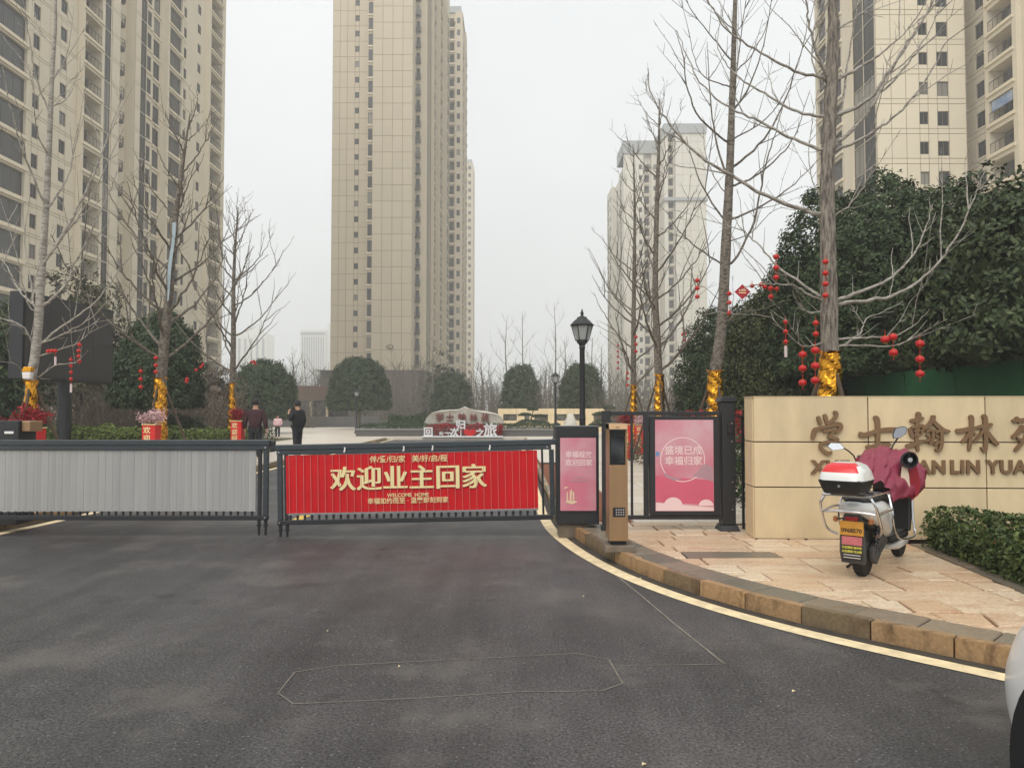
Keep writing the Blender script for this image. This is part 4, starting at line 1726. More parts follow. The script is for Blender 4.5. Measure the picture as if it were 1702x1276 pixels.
# brush strokes of the five raised characters: points (x, y, width) read on the wall face
STROKES = {
    '学': [[(252, 66, 22), (272, 74, 30), (272, 98, 28), (240, 135, 24), (205, 158, 18)], [(184, 82, 22), (192, 108, 30), (205, 148, 24), (222, 156, 14)], [(136, 98, 24), (144, 130, 30), (158, 165, 22)],
          [(122, 186, 26), (106, 220, 36), (94, 275, 26)], [(105, 202, 30), (150, 190, 24), (220, 172, 22), (290, 158, 34), (308, 182, 32), (286, 212, 26), (268, 226, 14)],
          [(172, 214, 24), (215, 206, 24), (252, 206, 26), (246, 226, 22), (212, 256, 20)], [(208, 254, 22), (250, 262, 26), (282, 276, 26), (262, 300, 16)],
          [(272, 290, 20), (215, 294, 24), (162, 306, 24), (156, 336, 24), (182, 364, 26), (216, 380, 28), (240, 368, 16)]],
    '士': [[(560, 102, 24), (584, 122, 38), (590, 200, 36), (588, 310, 34)], [(446, 232, 40), (490, 240, 34), (570, 216, 30), (650, 200, 32), (736, 200, 38)], [(500, 330, 26), (540, 334, 36), (600, 318, 30), (690, 314, 30)]],
    '翰': [[(884, 72, 24), (902, 92, 40), (888, 160, 30), (884, 250, 28), (896, 368, 24)], [(836, 134, 24), (880, 128, 30), (940, 112, 24)], [(828, 190, 22), (848, 240, 26), (858, 262, 18)],
          [(842, 186, 18), (900, 172, 24), (936, 176, 24), (922, 236, 22)], [(858, 214, 16), (912, 206, 18)], [(862, 246, 16), (916, 238, 18)], [(802, 328, 30), (850, 316, 32), (910, 292, 26), (946, 282, 18)],
          [(1010, 90, 28), (1008, 120, 30), (975, 165, 26), (934, 200, 18)], [(992, 118, 22), (1040, 168, 32), (1090, 205, 30), (1138, 214, 18)],
          [(952, 214, 20), (1000, 202, 22), (1006, 250, 22), (996, 300, 24), (974, 290, 12)], [(956, 240, 14), (984, 254, 16)], [(948, 292, 16), (990, 268, 16)],
          [(1022, 222, 20), (1066, 210, 26), (1072, 270, 26), (1066, 330, 28), (1046, 362, 20), (1026, 346, 10)], [(1024, 246, 14), (1050, 260, 16)], [(1014, 320, 16), (1058, 288, 16)]],
    '林': [[(1286, 96, 24), (1304, 116, 34), (1300, 220, 30), (1284, 362, 26)], [(1184, 210, 32), (1230, 208, 36), (1300, 190, 28), (1352, 186, 22)], [(1290, 212, 20), (1262, 262, 26), (1228, 298, 20)], [(1312, 218, 16), (1336, 242, 22)],
          [(1384, 92, 24), (1404, 112, 34), (1410, 230, 34), (1408, 370, 24)], [(1342, 184, 22), (1400, 172, 28), (1460, 160, 28)], [(1398, 186, 22), (1364, 246, 22), (1318, 296, 14)], [(1412, 204, 24), (1450, 262, 34), (1502, 318, 28)], [(1406, 366, 26), (1372, 334, 12)]],
    '苑': [[(1612, 132, 26), (1680, 128, 28), (1776, 116, 26)], [(1640, 104, 26), (1676, 150, 26)], [(1756, 92, 24), (1738, 150, 24)], [(1692, 168, 26), (1658, 220, 30), (1612, 262, 26)],
          [(1676, 204, 22), (1730, 198, 26), (1708, 270, 26), (1632, 362, 26)], [(1648, 262, 18), (1688, 290, 24)], [(1768, 196, 24), (1838, 196, 28), (1826, 258, 26), (1800, 262, 14)], [(1770, 200, 26), (1774, 310, 30), (1830, 338, 28), (1880, 322, 20)]],
}


def stroke_mesh(strokes, conv, scale, depth, parent, name, mat):
    """brush strokes as raised bodies; every stroke sits a hair higher than the one before"""
    mb = MB()
    for k, st in enumerate(strokes):
        pts = catmull([(p[0], p[1], p[2]) for p in st], 6)
        L, Rr = [], []
        for i, p in enumerate(pts):
            a, b_ = pts[max(i - 1, 0)], pts[min(i + 1, len(pts) - 1)]
            t = Vector((b_[0] - a[0], b_[1] - a[1]))
            t.normalize()
            hw = p[2] / 2
            if i == 0 or i == len(pts) - 1:
                hw *= .55
            L.append((p[0] - t.y * hw, p[1] + t.x * hw))
            Rr.append((p[0] + t.y * hw, p[1] - t.x * hw))
        e = depth + k * .0012
        n0 = len(pts)
        vs = []
        for lst, off in ((L, e), (Rr, e), (L, .002), (Rr, .002)):
            vs += [conv(x, y, off) for x, y in lst]
        fs = []
        for i in range(n0 - 1):
            fs.append((i, n0 + i, n0 + i + 1, i + 1))
            fs.append((2 * n0 + i, i, i + 1, 2 * n0 + i + 1))
            fs.append((n0 + i, 3 * n0 + i, 3 * n0 + i + 1, n0 + i + 1))
        fs.append((0, 2 * n0, 3 * n0, n0))
        fs.append((n0 - 1, 2 * n0 - 1, 4 * n0 - 1, 3 * n0 - 1))
        mb.add(vs, fs)
    return mb.build(name, mat, parent, W=True)


def wall_conv(x, y, off):
    s, z = wall_hit(1330 + x / 4.575, 670 + y / 4.575, .02)
    return WT(s, off, z)


for ch, st in STROKES.items():
    stroke_mesh(st, wall_conv, 1, .03, nw, 'character', BRONZE)
for word, x in (('XUE', 92), ('SHI', 470), ('HAN', 786), ('LIN', 1140), ('YUAN', 1424)):
    s, z = wall_hit(1330 + x / 4.575, 670 + 530 / 4.575, .02)
    me = text_mesh(word, .192, BRONZE, .0075, .012, False, 0, 1.12)
    o = link('lettering', me, nw)
    o.location = WT(s, .014, z) - origin(nw)
    o.rotation_euler = (PI / 2, 0, WRZ)

# ------------------------------------------------------------------ electric scooter
sc = thing('electric_scooter', 'white electric scooter with red and white top box under a maroon rain cover', 'scooter',
           (2.93, 6.33, .128), math.atan2(.93, .80))
sc.scale = (.91, .91, .91)


def wheel(x, parent, r=.215, w_=.045):
    o = bpy.data.objects.new('wheel', None)
    mb = MB()
    prof = [(r - .05, -w_), (r - .012, -w_ * .95), (r, -w_ * .45), (r, w_ * .45), (r - .012, w_ * .95), (r - .05, w_)]
    mb.lathe(prof, 28)
    # treads
    for k in range(28):
        a = 2 * PI * k / 28
        T = Matrix.Rotation(a, 4, 'Z')
        mb.box(r - .004, r + .004, -.008, .008, -w_ * .8, w_ * .8, T)
    mb.v = [(p[0], p[2], p[1]) for p in mb.v]
    ty = mb.build('wheel', RUBBER, parent, smooth=True)
    ty.location = (x, 0, r)
    h = MB()
    h.lathe([(.03, -.05), (.10, -.045), (.10, .045), (.03, .05)], 16)
    for k in range(5):
        T = Matrix.Rotation(2 * PI * k / 5, 4, 'Z')
        h.box(.09, r - .045, -.016, .016, -.015, .015, T)
    h.v = [(p[0], p[2], p[1]) for p in h.v]
    h.build('rim', DUSTY, ty, smooth=True)
    return ty


wheel(0, sc)
wheel(1.24, sc, .21, .04)


def loft(sections, n=20, pw=2.6):
    """sections: (x, zc, hw, hz) superellipse rings along x"""
    mb = MB()
    o = 0
    for (x, zc, hw, hz) in sections:
        for j in range(n):
            a = 2 * PI * j / n
            ca, sa = math.cos(a), math.sin(a)
            mb.v.append((x, hw * math.copysign(abs(ca) ** (2 / pw), ca), zc + hz * math.copysign(abs(sa) ** (2 / pw), sa)))
    k = len(sections)
    for i in range(k - 1):
        for j in range(n):
            j2 = (j + 1) % n
            mb.f.append((i * n + j, (i + 1) * n + j, (i + 1) * n + j2, i * n + j2))
            mb.m.append(0)
    mb.f.append(tuple(range(n)))
    mb.f.append(tuple((k - 1) * n + j for j in reversed(range(n))))
    mb.m += [0, 0]
    return mb


# tail body (white) sweeping from tail to under the seat
loft([(-.30, .635, .05, .03), (-.26, .63, .11, .06), (-.1, .60, .17, .1), (.1, .57, .2, .14), (.3, .50, .19, .18), (.44, .44, .15, .18), (.5, .40, .09, .14)]).build('rear_body', SCOOT_WHITE, sc, smooth=True, angle=1.2)
loft([(-.22, .695, .08, .02), (-.1, .70, .14, .035), (.1, .70, .15, .05), (.4, .68, .14, .055), (.62, .67, .1, .04)]).build('seat', PLASTIC, sc, smooth=True, angle=1.2)
loft([(-.27, .56, .07, .04), (-.1, .51, .10, .05), (.2, .42, .11, .1), (.42, .33, .12, .07)]).build('under_body', PLASTIC, sc, smooth=True, angle=1.2)
mb = MB()
mb.box(.4, .98, -.16, .16, .25, .31)
mb.build('footboard', PLASTIC, sc, bevel=.015)
mb = MB()
mb.box(.44, .94, -.13, .13, .311, .322)
mb.build('foot_mat', DUSTY, sc)
loft([(.5, .2, .10, .035), (.7, .2, .16, .06), (.95, .21, .165, .06), (1.0, .24, .15, .05)]).build('lower_cowl', SCOOT_WHITE, sc, smooth=True)
# leg shield and front
mb = MB()
sh = [(.96, .3), (1.0, .3), (1.1, .55), (1.05, .85), (.98, 1.0), (.92, 1.0), (1.0, .7), (.99, .5)]
mb.prism([(x, z) for x, z in sh], -.18, .18)
mb.build('leg_shield', PLASTIC, sc, bevel=.02)
loft([(1.06, .62, .15, .3), (1.14, .62, .12, .24), (1.2, .62, .06, .15)]).build('front_cowl', SCOOT_WHITE, sc, smooth=True)
loft([(1.04, .36, .05, .03), (1.14, .44, .06, .03), (1.26, .46, .06, .025), (1.38, .42, .055, .025), (1.46, .33, .045, .02)], 14).build('front_mudguard', SCOOT_WHITE, sc, smooth=True)
for s in (-1, 1):
    mb = MB()
    mb.tube([(1.24, s * .06, .21), (1.2, s * .06, .45), (1.1, s * .04, .62)], .017, 8)
    mb.build('fork', DUSTY, sc, smooth=True)
    # rear shock absorbers with coils
    mb = MB()
    pts = []
    for i in range(61):
        t = i / 60
        a = t * 2 * PI * 7
        pts.append((.02 + .1 * t + .026 * math.cos(a), s * .105 + .026 * math.sin(a), .27 + .22 * t))
    mb.tube(pts, .007, 5)
    mb.tube([(.0, s * .105, .21), (.14, s * .105, .53)], .014, 8)
    mb.build('shock_absorber', PLASTIC, sc, smooth=True)
# motor side covers / swing arm
for s in (-1, 1):
    mb = MB()
    mb.prism([(-.04, .14), (.06, .1), (.22, .19), (.42, .26), (.44, .34), (.3, .33), (.2, .36), (.06, .31), (-.06, .25)], s * .065, s * .11)
    mb.build('swing_arm_cover', DUSTY, sc, bevel=.012)
mb = MB()
mb.prism([(.1, .2), (.2, .215), (.2, .265), (.1, .25)], -.111, -.116)
mb.build('badge_plate', PLATE_P if False else CHARCOAL, sc)
mb = MB()
mb.tube([(.35, .1, .26), (.3, .2, .02)], .012, 6)
mb.tube([(.3, .2, .02), (.24, .21, .01)], .014, 6)
mb.build('side_stand', PLASTIC, sc, smooth=True)
# rear mudflap with the plate and stickers
mb = MB()
pr = [(-.29, .58), (-.30, .45), (-.30, .25), (-.285, .15)]
fl = MB()
for i, (x, z) in enumerate(pr):
    hw = [.07, .105, .11, .10][i]
    fl.v += [(x, hw, z), (x, -hw, z), (x + .012, -hw, z), (x + .012, hw, z)]
for i in range(3):
    o = i * 4
    for j in range(4):
        fl.f.append((o + j, o + (j + 1) % 4, o + 4 + (j + 1) % 4, o + 4 + j))
        fl.m.append(0)
fl.f += [(3, 2, 1, 0), (12, 13, 14, 15)]
fl.m += [0, 0]
flap = fl.build('mudflap', DUSTY, sc)
PT = Matrix.Translation((-.302, 0, 0))


def tailbox(name, y0, y1, z0, z1, mat, parent, d0=-.312, d1=-.303):
    return MB().box(d0, d1, y0, y1, z0, z1).build(name, mat, parent)


plate = tailbox('number_plate', -.1, .1, .40, .525, PLATE_Y, sc, -.318, -.312)
rot_tail = Euler((PI / 2, 0, -PI / 2)).to_matrix().to_euler()


def tail_text(body, size, mat, y, z, parent, bold=0.0, x=-.3195):
    o = link('lettering', text_mesh(body, size, mat, bold, .0006), parent)
    o.location = (x, y, z)
    o.rotation_euler = (PI / 2, 0, -PI / 2)
    return o


tail_text('0968570', .05, INK, 0, .442, plate, .0012)
stk = tailbox('pink_sticker', -.085, .085, .315, .39, PLATE_P, flap, -.316, -.31)
stk2 = tailbox('slogan_plate', -.085, .085, .185, .312, INK, flap, -.316, -.31)
for k, z in enumerate((.292, .257)):
    tail_text('以旧换新电动车' if k == 0 else '以旧换新可分期', .024, LEMON, 0, z, stk2, .0006, -.3168)
for z in (.226, .202):
    tail_text('一一一一一一一', .02, WHITE_PRINT, 0, z, stk2, .002, -.3168)
lens = MB().box(-.325, -.27, -.055, .055, .53, .565).build('tail_lamp', TAIL, sc, bevel=.008)
for s in (-1, 1):
    mb = MB()
    mb.lathe([(.001, -.03), (.02, -.02), (.022, .015), (.01, .025)], 10, (-.27, s * .15, .53))
    mb.build('indicator', AMBER, sc, smooth=True)
    mb = MB()
    mb.tube([(-.26, s * .08, .54), (-.27, s * .14, .53)], .008, 6)
    mb.build('indicator_stalk', PLASTIC, sc)
# chrome rack and guard rails
mb = MB()
for s in (-1, 1):
    mb.tube(catmull([(-.45, s * .2, .765), (-.05, s * .21, .765), (.12, s * .2, .76), (.2, s * .19, .72)], 4), .011, 8)
mb.tube([(-.45, -.2, .765), (-.46, 0, .768), (-.45, .2, .765)], .013, 8)
mb.tube([(-.1, -.2, .765), (-.1, .2, .765)], .010, 8)
mb.build('luggage_rack', CHROME, sc, smooth=True)
for s in (-1, 1):
    mb = MB()
    mb.tube(catmull([(-.42, s * .19, .755), (-.42, s * .23, .68), (-.34, s * .24, .56), (-.26, s * .23, .44), (-.18, s * .16, .38)], 5), .012, 8)
    mb.tube(catmull([(.14, s * .19, .75), (.1, s * .23, .6), (.12, s * .24, .46), (.24, s * .235, .36), (.42, s * .23, .3), (.8, s * .23, .27), (.97, s * .22, .29), (1.0, s * .2, .4), (1.02, s * .19, .64)], 5), .011, 8)
    mb.build('guard_rail', CHROME, sc, smooth=True)
mb = MB()
mb.tube(catmull([(-.35, -.23, .6), (-.38, -.1, .615), (-.38, .1, .615), (-.35, .23, .6)], 5), .012, 8)
mb.tube(catmull([(-.35, -.23, .6), (-.1, -.24, .615), (.1, -.235, .61)], 5), .012, 8)
mb.tube(catmull([(-.35, .23, .6), (-.1, .24, .615), (.1, .235, .61)], 5), .012, 8)
mb.build('bumper_bar', CHROME, sc, smooth=True)
# top box
bxm = MB()
bxm.taper(-.60, -.27, -.145, .145, .785, -.655, -.215, -.182, .182, .912)
box_ = bxm.build('top_box', PLASTIC, sc, bevel=.02)
lid = MB()
n_ = 12
rings = [(.0, .907, .935), (.005, .93, .955), (.02, .975, .97), (.06, 1.03, .90), (.12, 1.055, .75), (.18, 1.06, .4)]
cx_, hx, hy = -.435, .226, .194
ringv = []
for (ins, z, f) in rings:
    ring_ = []
    for j in range(32):
        a = 2 * PI * j / 32
        ca, sa = math.cos(a), math.sin(a)
        e = 2 / 4.5
        ring_.append((cx_ + (hx - ins) * math.copysign(abs(ca) ** e, ca), (hy - ins * .8) * math.copysign(abs(sa) ** e, sa), z))
    ringv.append(ring_)
for r_ in ringv:
    lid.v += r_
for i in range(len(ringv) - 1):
    for j in range(32):
        j2 = (j + 1) % 32
        # red flash on the rear left of the lid
        a = 2 * PI * (j + .5) / 32
        red = (i == 2 and 3.9 > a > 2.1) or (i == 3 and 4.3 > a > 1.9)
        lid.f.append((i * 32 + j, i * 32 + j2, (i + 1) * 32 + j2, (i + 1) * 32 + j))
        lid.m.append(1 if red else 0)
lid.f.append(tuple((len(ringv) - 1) * 32 + j for j in range(32)))
lid.m.append(0)
lid.build('box_lid', [SCOOT_WHITE, SCOOT_RED], sc, smooth=True)
mb = MB()
mb.tube([(-.62, .0, .86), (-.648, .0, .86)], .012, 10)
mb.build('box_lock', CHROME, box_, smooth=True)
# handlebar, mirrors
HB = Vector((.86, .02, 1.03))
mb = MB()
mb.tube([(1.05, 0, .7), (.93, .01, .95), (.88, .02, 1.03)], .03, 10)
mb.tube(catmull([(.84, -.26, 1.03), (.86, -.18, 1.04), (.88, .02, 1.05), (.88, .2, 1.04), (.86, .28, 1.03)], 4), .016, 8)
mb.build('handlebar', PLASTIC, sc, smooth=True)
INV = (Matrix.Translation(sc.location) @ Matrix.Rotation(sc.rotation_euler[2], 4, 'Z') @ Matrix.Scale(.91, 4)).inverted()


def SL(u, v, Y):
    return INV @ P(u, v, Y)


def mirror_part(cen, us, st, Yd, mat=MIRROR):
    vm = sum(v for u, v in us) / len(us)
    poly = [SL(u, v, Yd + (vm - v) * .0022) for u, v in us]
    c = sum(poly, Vector()) / len(poly)
    back = (INV.to_3x3() @ Vector((.1, .95, .1))).normalized() * .022
    sh_ = MB()
    big = [c + (p - c) * 1.1 for p in poly]
    sm = [c + (p - c) * .7 + back * 1.6 for p in poly]
    k = len(poly)
    sh_.add(big + [p + back * .6 for p in big] + sm,
            [tuple(range(k))] + [(i, (i + 1) % k, k + (i + 1) % k, k + i) for i in range(k)] + [(k + i, k + (i + 1) % k, 2 * k + (i + 1) % k, 2 * k + i) for i in range(k)] + [tuple(reversed(range(2 * k, 3 * k)))])
    o = sh_.build('mirror', PLASTIC, sc)
    gl = MB()
    gl.add([p - back * .08 for p in poly], [tuple(range(k))])
    gl.build('mirror_glass', mat, o)
    s_ = MB()
    s_.tube([SL(u, v, Yd + .03) for u, v in st], .008, 6)
    s_.build('mirror_stem', PLASTIC, o, smooth=True)


mirror_part(None, [(1376, 741), (1381, 736), (1396, 736.5), (1403, 744), (1400, 746), (1384, 748)], [(1402, 744), (1410, 749), (1419, 757), (1422, 764)], 7.1)
mirror_part(None, [(1485, 722), (1489, 712), (1502, 709), (1507, 711.5), (1505, 721), (1496, 727), (1486, 728)], [(1492, 728), (1484, 740), (1480, 751), (1480, 758)], 6.85, M('mirror_glass_grey', rgb(150, 152, 156), .12, metal=1.0))

# maroon rain cover draped from the handlebar over the seat
cov = MB()
nu, nv = 44, 48
for i in range(nu + 1):
    s = i / nu * 2 - 1                       # -1 right .. 1 left
    for j in range(nv + 1):
        t = j / nv                           # 0 at handlebar front, 1 at the seat rear
        if t < .18:
            x = .98 - t * .4
            z = .98 + t * .75
        elif t < .34:
            x = .91 - (t - .18) * .9
            z = 1.115 - (t - .18) * .15
        else:
            q = (t - .34) / .66
            x = .766 - q * .52
            z = 1.09 - q * .27 + .03 * math.sin(q * PI)
        w_ = .36 * (1 - .35 * max(0, (t - .25)) / .75)
        y = s * w_
        drop = max(0, abs(s) - .45) / .55
        z -= (drop ** 1.3) * (.22 + .10 * math.sin(t * 4.2)) * (1.2 if t > .25 else .75)
        y *= 1 - .12 * drop * drop
        wv = .016 * (abs(math.sin(s * 5.5 + t * 3.1 + .4 * math.sin(t * 9))) - .5) + .010 * (abs(math.sin(s * 11 - t * 5 + 1)) - .5) + .008 * math.sin(s * 7 + t * 5) + .010 * math.sin(s * 17 - t * 6 + 1) * (.4 + drop) + .006 * math.sin(s * 31 + t * 11) + .003 * math.sin(t * 37 + s * 9)
        cov.v.append((x + wv * .4, y + wv * (1 if s > 0 else -1) * .8, z + wv))
for i in range(nu):
    for j in range(nv):
        a = i * (nv + 1) + j
        cov.f.append((a, a + 1, a + nv + 2, a + nv + 1))
        cov.m.append(0)
co = cov.build('rain_cover', MAROON, sc, smooth=True, angle=3)
md = co.modifiers.new('thick', 'SOLIDIFY')
md.thickness = .012
# flap of the cover hanging on the right in front of the leg shield, cuff ring over the right grip
fl = MB()
ang = [(1523, 771), (1530, 800), (1527, 822), (1515, 832), (1509, 812), (1511, 785)]
fl.add([SL(u, v, 6.60) for u, v in ang] + [SL(u, v, 6.66) for u, v in ang], [tuple(range(6)), tuple(reversed(range(6, 12)))] + [(i, 6 + i, 6 + (i + 1) % 6, (i + 1) % 6) for i in range(6)])
fl.build('cover_flap', MAROON_IN, sc)
fl = MB()
ang = [(1499, 775), (1508, 777), (1511, 790), (1513, 812), (1508, 818), (1502, 810), (1497, 792)]
fl.add([SL(u, v, 6.57) for u, v in ang] + [SL(u, v, 6.63) for u, v in ang], [tuple(range(7)), tuple(reversed(range(7, 14)))] + [(i, 7 + i, 7 + (i + 1) % 7, (i + 1) % 7) for i in range(7)])
fl.build('fleece_lining', FLEECE, sc)
cu_ = MB()
cc = SL(1511, 764, 6.55)
ax = (INV.to_3x3() @ Vector((-.12, -1, .02))).normalized()
e1 = ax.orthogonal().normalized()
e2 = ax.cross(e1)
prof = [(.07, 0), (.08, .008), (.078, .022), (.066, .022), (.058, -.06), (.02, -.08)]
for (r_, h_) in prof:
    for j in range(20):
        a = 2 * PI * j / 20
        cu_.v.append(tuple(cc + e1 * (r_ * math.cos(a)) + e2 * (r_ * math.sin(a)) + ax * h_))
for i in range(len(prof) - 1):
    for j in range(20):
        j2 = (j + 1) % 20
        cu_.f.append((i * 20 + j, i * 20 + j2, (i + 1) * 20 + j2, (i + 1) * 20 + j))
        cu_.m.append(0)
cu_.f.append(tuple((len(prof) - 1) * 20 + j for j in range(20)))
cu_.m.append(0)
cu_.build('cover_cuff', PLASTIC, sc, smooth=True)
g_ = MB()
e3 = e1 * .012 + e2 * .01
g_.tube([cc - ax * .06 + e3, cc - ax * .012 + e3], [.026, .022], 10)
g_.build('grip', CHROME, sc, smooth=True)

# ------------------------------------------------------------------ white car at the right edge
car = thing('car', 'white car entering at the bottom right corner with its wheel arch in view', 'car', (2.63, .75, 0))


def ring_car(y, hw, z0, z1, tum):
    """half outline of the lower body at station y"""
    return [(-hw + .10, y, z0), (-hw + .02, y, z0 + .1), (-hw, y, z0 + .28), (-hw + .015, y, (z0 + z1) / 2 + .08), (-hw + .06, y, z1 - .06), (-hw + .16 + tum, y, z1),
            (hw - .16 - tum, y, z1), (hw - .06, y, z1 - .06), (hw - .015, y, (z0 + z1) / 2 + .08), (hw, y, z0 + .28), (hw - .02, y, z0 + .1), (hw - .10, y, z0)]


st = [(-2.2, .55, .3, .62), (-2.1, .80, .22, .88), (-1.7, .9, .18, 1.0), (0, .92, .17, .98), (1.0, .92, .17, .96), (1.6, .91, .18, .9), (1.95, .87, .2, .82), (2.15, .78, .22, .74), (2.26, .62, .26, .66), (2.3, .4, .3, .6)]
mb = MB()
for (y, hw, z0, z1) in st:
    mb.v += ring_car(y, hw, z0, z1, 0)
for i in range(len(st) - 1):
    for j in range(12):
        j2 = (j + 1) % 12
        mb.f.append((i * 12 + j, i * 12 + j2, (i + 1) * 12 + j2, (i + 1) * 12 + j))
        mb.m.append(0)
mb.f.append(tuple(reversed(range(12))))
mb.f.append(tuple((len(st) - 1) * 12 + j for j in range(12)))
mb.m += [0, 0]
cbody = mb.build('body', WHITE_PAINT, car, smooth=True, angle=.9)
sdm = cbody.modifiers.new('sub', 'SUBSURF')
sdm.levels = 2
sdm.render_levels = 2
mb = MB()
mb.taper(-.74, .74, -1.7, .9, .98, -.58, .58, -1.2, .15, 1.46)
mb.build('cabin_glass', DARK_GLASS, car, bevel=.06)
mb = MB()
mb.box(-.6, .6, -1.22, .16, 1.455, 1.5)
mb.build('roof', WHITE_PAINT, car, bevel=.03)
for sx in (-1, 1):
    for yy_ in (1.42, -1.3):
        wh = MB()
        wh.lathe([(.2, -.1), (.29, -.1), (.325, -.07), (.325, .07), (.29, .1), (.2, .1)], 32)
        wh.v = [(p[2], p[0], p[1]) for p in wh.v]
        o = wh.build('wheel', RUBBER, car, smooth=True)
        o.location = (sx * .84, yy_, .325)
        h = MB()
        h.lathe([(.02, -.085), (.21, -.085), (.21, .085), (.02, .085)], 24)
        for k in range(5):
            h.box(.05, .2, -.02, .02, -.1, .1, Matrix.Rotation(2 * PI * k / 5, 4, 'Z'))
        h.v = [(p[2], p[0], p[1]) for p in h.v]
        h.build('rim', CHROME, o, smooth=True)
        ar = MB()
        for i in range(25):
            a = PI * (-.08 + 1.16 * i / 24)
            for r_, dx in ((.36, .0), (.36, .035), (.44, .045), (.45, .0)):
                ar.v.append((sx * (.905 + dx * .6), yy_ + r_ * math.cos(a), .325 + r_ * math.sin(a)))
        for i in range(24):
            for j in range(4):
                j2 = (j + 1) % 4
                ar.f.append((i * 4 + j, i * 4 + j2, (i + 1) * 4 + j2, (i + 1) * 4 + j))
                ar.m.append(0)
        # dark liner disc
        o0 = len(ar.v)
        for i in range(25):
            a = PI * (-.08 + 1.16 * i / 24)
            ar.v.append((sx * .922, yy_ + .375 * math.cos(a), .325 + .375 * math.sin(a)))
        ar.f.append(tuple(range(o0, o0 + 25)))
        ar.m.append(0)
        ar.build('wheel_arch', PLASTIC, car, smooth=True)
    mb = MB()
    mb.taper(*sorted((sx * .40, sx * .60)), 2.0, 2.17, .58, *sorted((sx * .38, sx * .56)), 1.95, 2.08, .66)
    mb.build('headlight', CHROME, car, bevel=.02)

# ------------------------------------------------------------------ street lamps
lamp = thing('street_lamp', 'tall black lantern street lamp nearest, behind the pink screen cabinet', 'street lamp', (1.29, 13.8, .126), 0, 'black lantern lamps along the drive')
mb = MB()
mb.lathe([(.15, 0), (.15, .1), (.11, .14), (.095, .5), (.07, .55), (.06, .6), (.055, 1.2), (.06, 1.21), (.06, 1.24), (.052, 1.25), (.048, 2.5), (.06, 2.53), (.05, 2.56), (.075, 2.6), (.1, 2.62), (.1, 2.65)], 14)
mb.build('post', BLACK, lamp, smooth=True)
mb = MB()
for k in range(6):
    a = PI / 3 * k
    mb.tube([(.115 * math.cos(a), .115 * math.sin(a), 2.65), (.195 * math.cos(a), .195 * math.sin(a), 2.93)], .010, 5)
mb.lathe([(.12, 2.65), (.125, 2.66), (.12, 2.67)], 6)
mb.build('lantern_frame', BLACK, lamp)
mb = MB()
mb.lathe([(.105, 2.672), (.183, 2.925)], 6)
mb.build('lantern_glass', M('frosted_lamp_glass', rgb(168, 170, 168), .25, spec=.6), lamp)
mb = MB()
mb.lathe([(.215, 2.93), (.22, 2.945), (.15, 3.02), (.1, 3.06), (.085, 3.09), (.05, 3.1), (.02, 3.13), (.035, 3.16), (.02, 3.19), (.008, 3.24)], 12)
mb.build('lantern_cap', BLACK, lamp, smooth=True)
copy_thing(lamp, 'smaller looking lantern street lamp just left of the nearest lamp post', (2.0, 34.6, .126))
l3 = copy_thing(lamp, 'distant lantern street lamp in front of the large dome tree', (-9.3, 45, .13))
l3.scale = (.84, .84, .84)

# ------------------------------------------------------------------ big outdoor screen on the left
bs = thing('outdoor_screen', 'large dark outdoor LED screen on a thick black pole behind the left bare tree', 'screen', (-11.05, 18.6, 0))
A, B = Vector((-11.1, 17.0, 0)), Vector((-10.9, 20.5, 0))
d = (B - A).normalized()
TS = Matrix.Translation(A) @ Matrix.Rotation(math.atan2(d.y, d.x), 4, 'Z')
Ls = (B - A).length
mb = MB()
mb.box(0, Ls, 0, .32, 2.22, 4.22, TS)
mb.build('housing', BLACK, bs, W=True, bevel=.01)
SCRN = M('screen_face', rgb(44, 41, 41), .45, var=.05, vscale=1)
for i in range(4):
    for j in range(2):
        mb = MB()
        mb.box(.06 + i * (Ls - .12) / 4 + .002, .06 + (i + 1) * (Ls - .12) / 4 - .002, -.02, -.002, 2.28 + j * .94 + .002, 2.28 + (j + 1) * .94 - .002, TS)
        mb.build('screen_module', SCRN, bs, W=True)
mb = MB()
pp = TS @ Vector((Ls * .5, .16, 0))
mb.tube([(pp.x, pp.y, .0), (pp.x, pp.y, 2.3)], .16, 16)
mb.build('pole', BLACK, bs, W=True, smooth=True)

# ------------------------------------------------------------------ engraved boulder, planter, letter sign, back wall
plt = thing('planter', 'long dark stone planter with clipped green edging under the engraved boulder', 'planter', (-3, 41, .13))
mb = MB()
mb.box(-8.3, 2.6, 40, 43.5, .1, .46)
mb.build('planter_wall', PLANTER, plt, W=True)
mb = MB()
mb.box(-8.35, 2.65, 39.95, 43.55, .462, .53)
mb.build('cap', PLANTER_CAP, plt, W=True)

rk = thing('name_stone', 'pale engraved boulder with five red characters on the planter', 'boulder', (-2.6, 41.2, .53))
prof = [(-2.22, .0), (-2.2, .25), (-2.05, .6), (-1.75, .86), (-1.3, .97), (-.8, 1.0), (-.35, 1.03), (.0, 1.17), (.3, 1.08), (.6, .98), (1.1, .93), (1.6, .84), (1.95, .72), (2.12, .5), (2.15, .25), (2.12, 0)]
mb = MB()
k = len(prof)
layers = [(-.34, .86), (-.4, .97), (-.2, 1.0), (.15, 1.0), (.4, .95), (.45, .8)]
for (dy, f) in layers:
    for (x, z) in prof:
        j = random.uniform(-.025, .025)
        mb.v.append((x * (.985 if f < .9 else 1) * (1 - (1 - f) * .25) + j, dy + j * .6 + (.05 * math.sin(x * 3) if abs(dy) > .3 else 0), z * f + (j if z > .1 else 0)))
for i in range(len(layers) - 1):
    for j in range(k - 1):
        mb.f.append((i * k + j, i * k + j + 1, (i + 1) * k + j + 1, (i + 1) * k + j))
        mb.m.append(0)
mb.f.append(tuple(reversed(range(k))))
mb.f.append(tuple((len(layers) - 1) * k + j for j in range(k)))
mb.m += [0, 0]
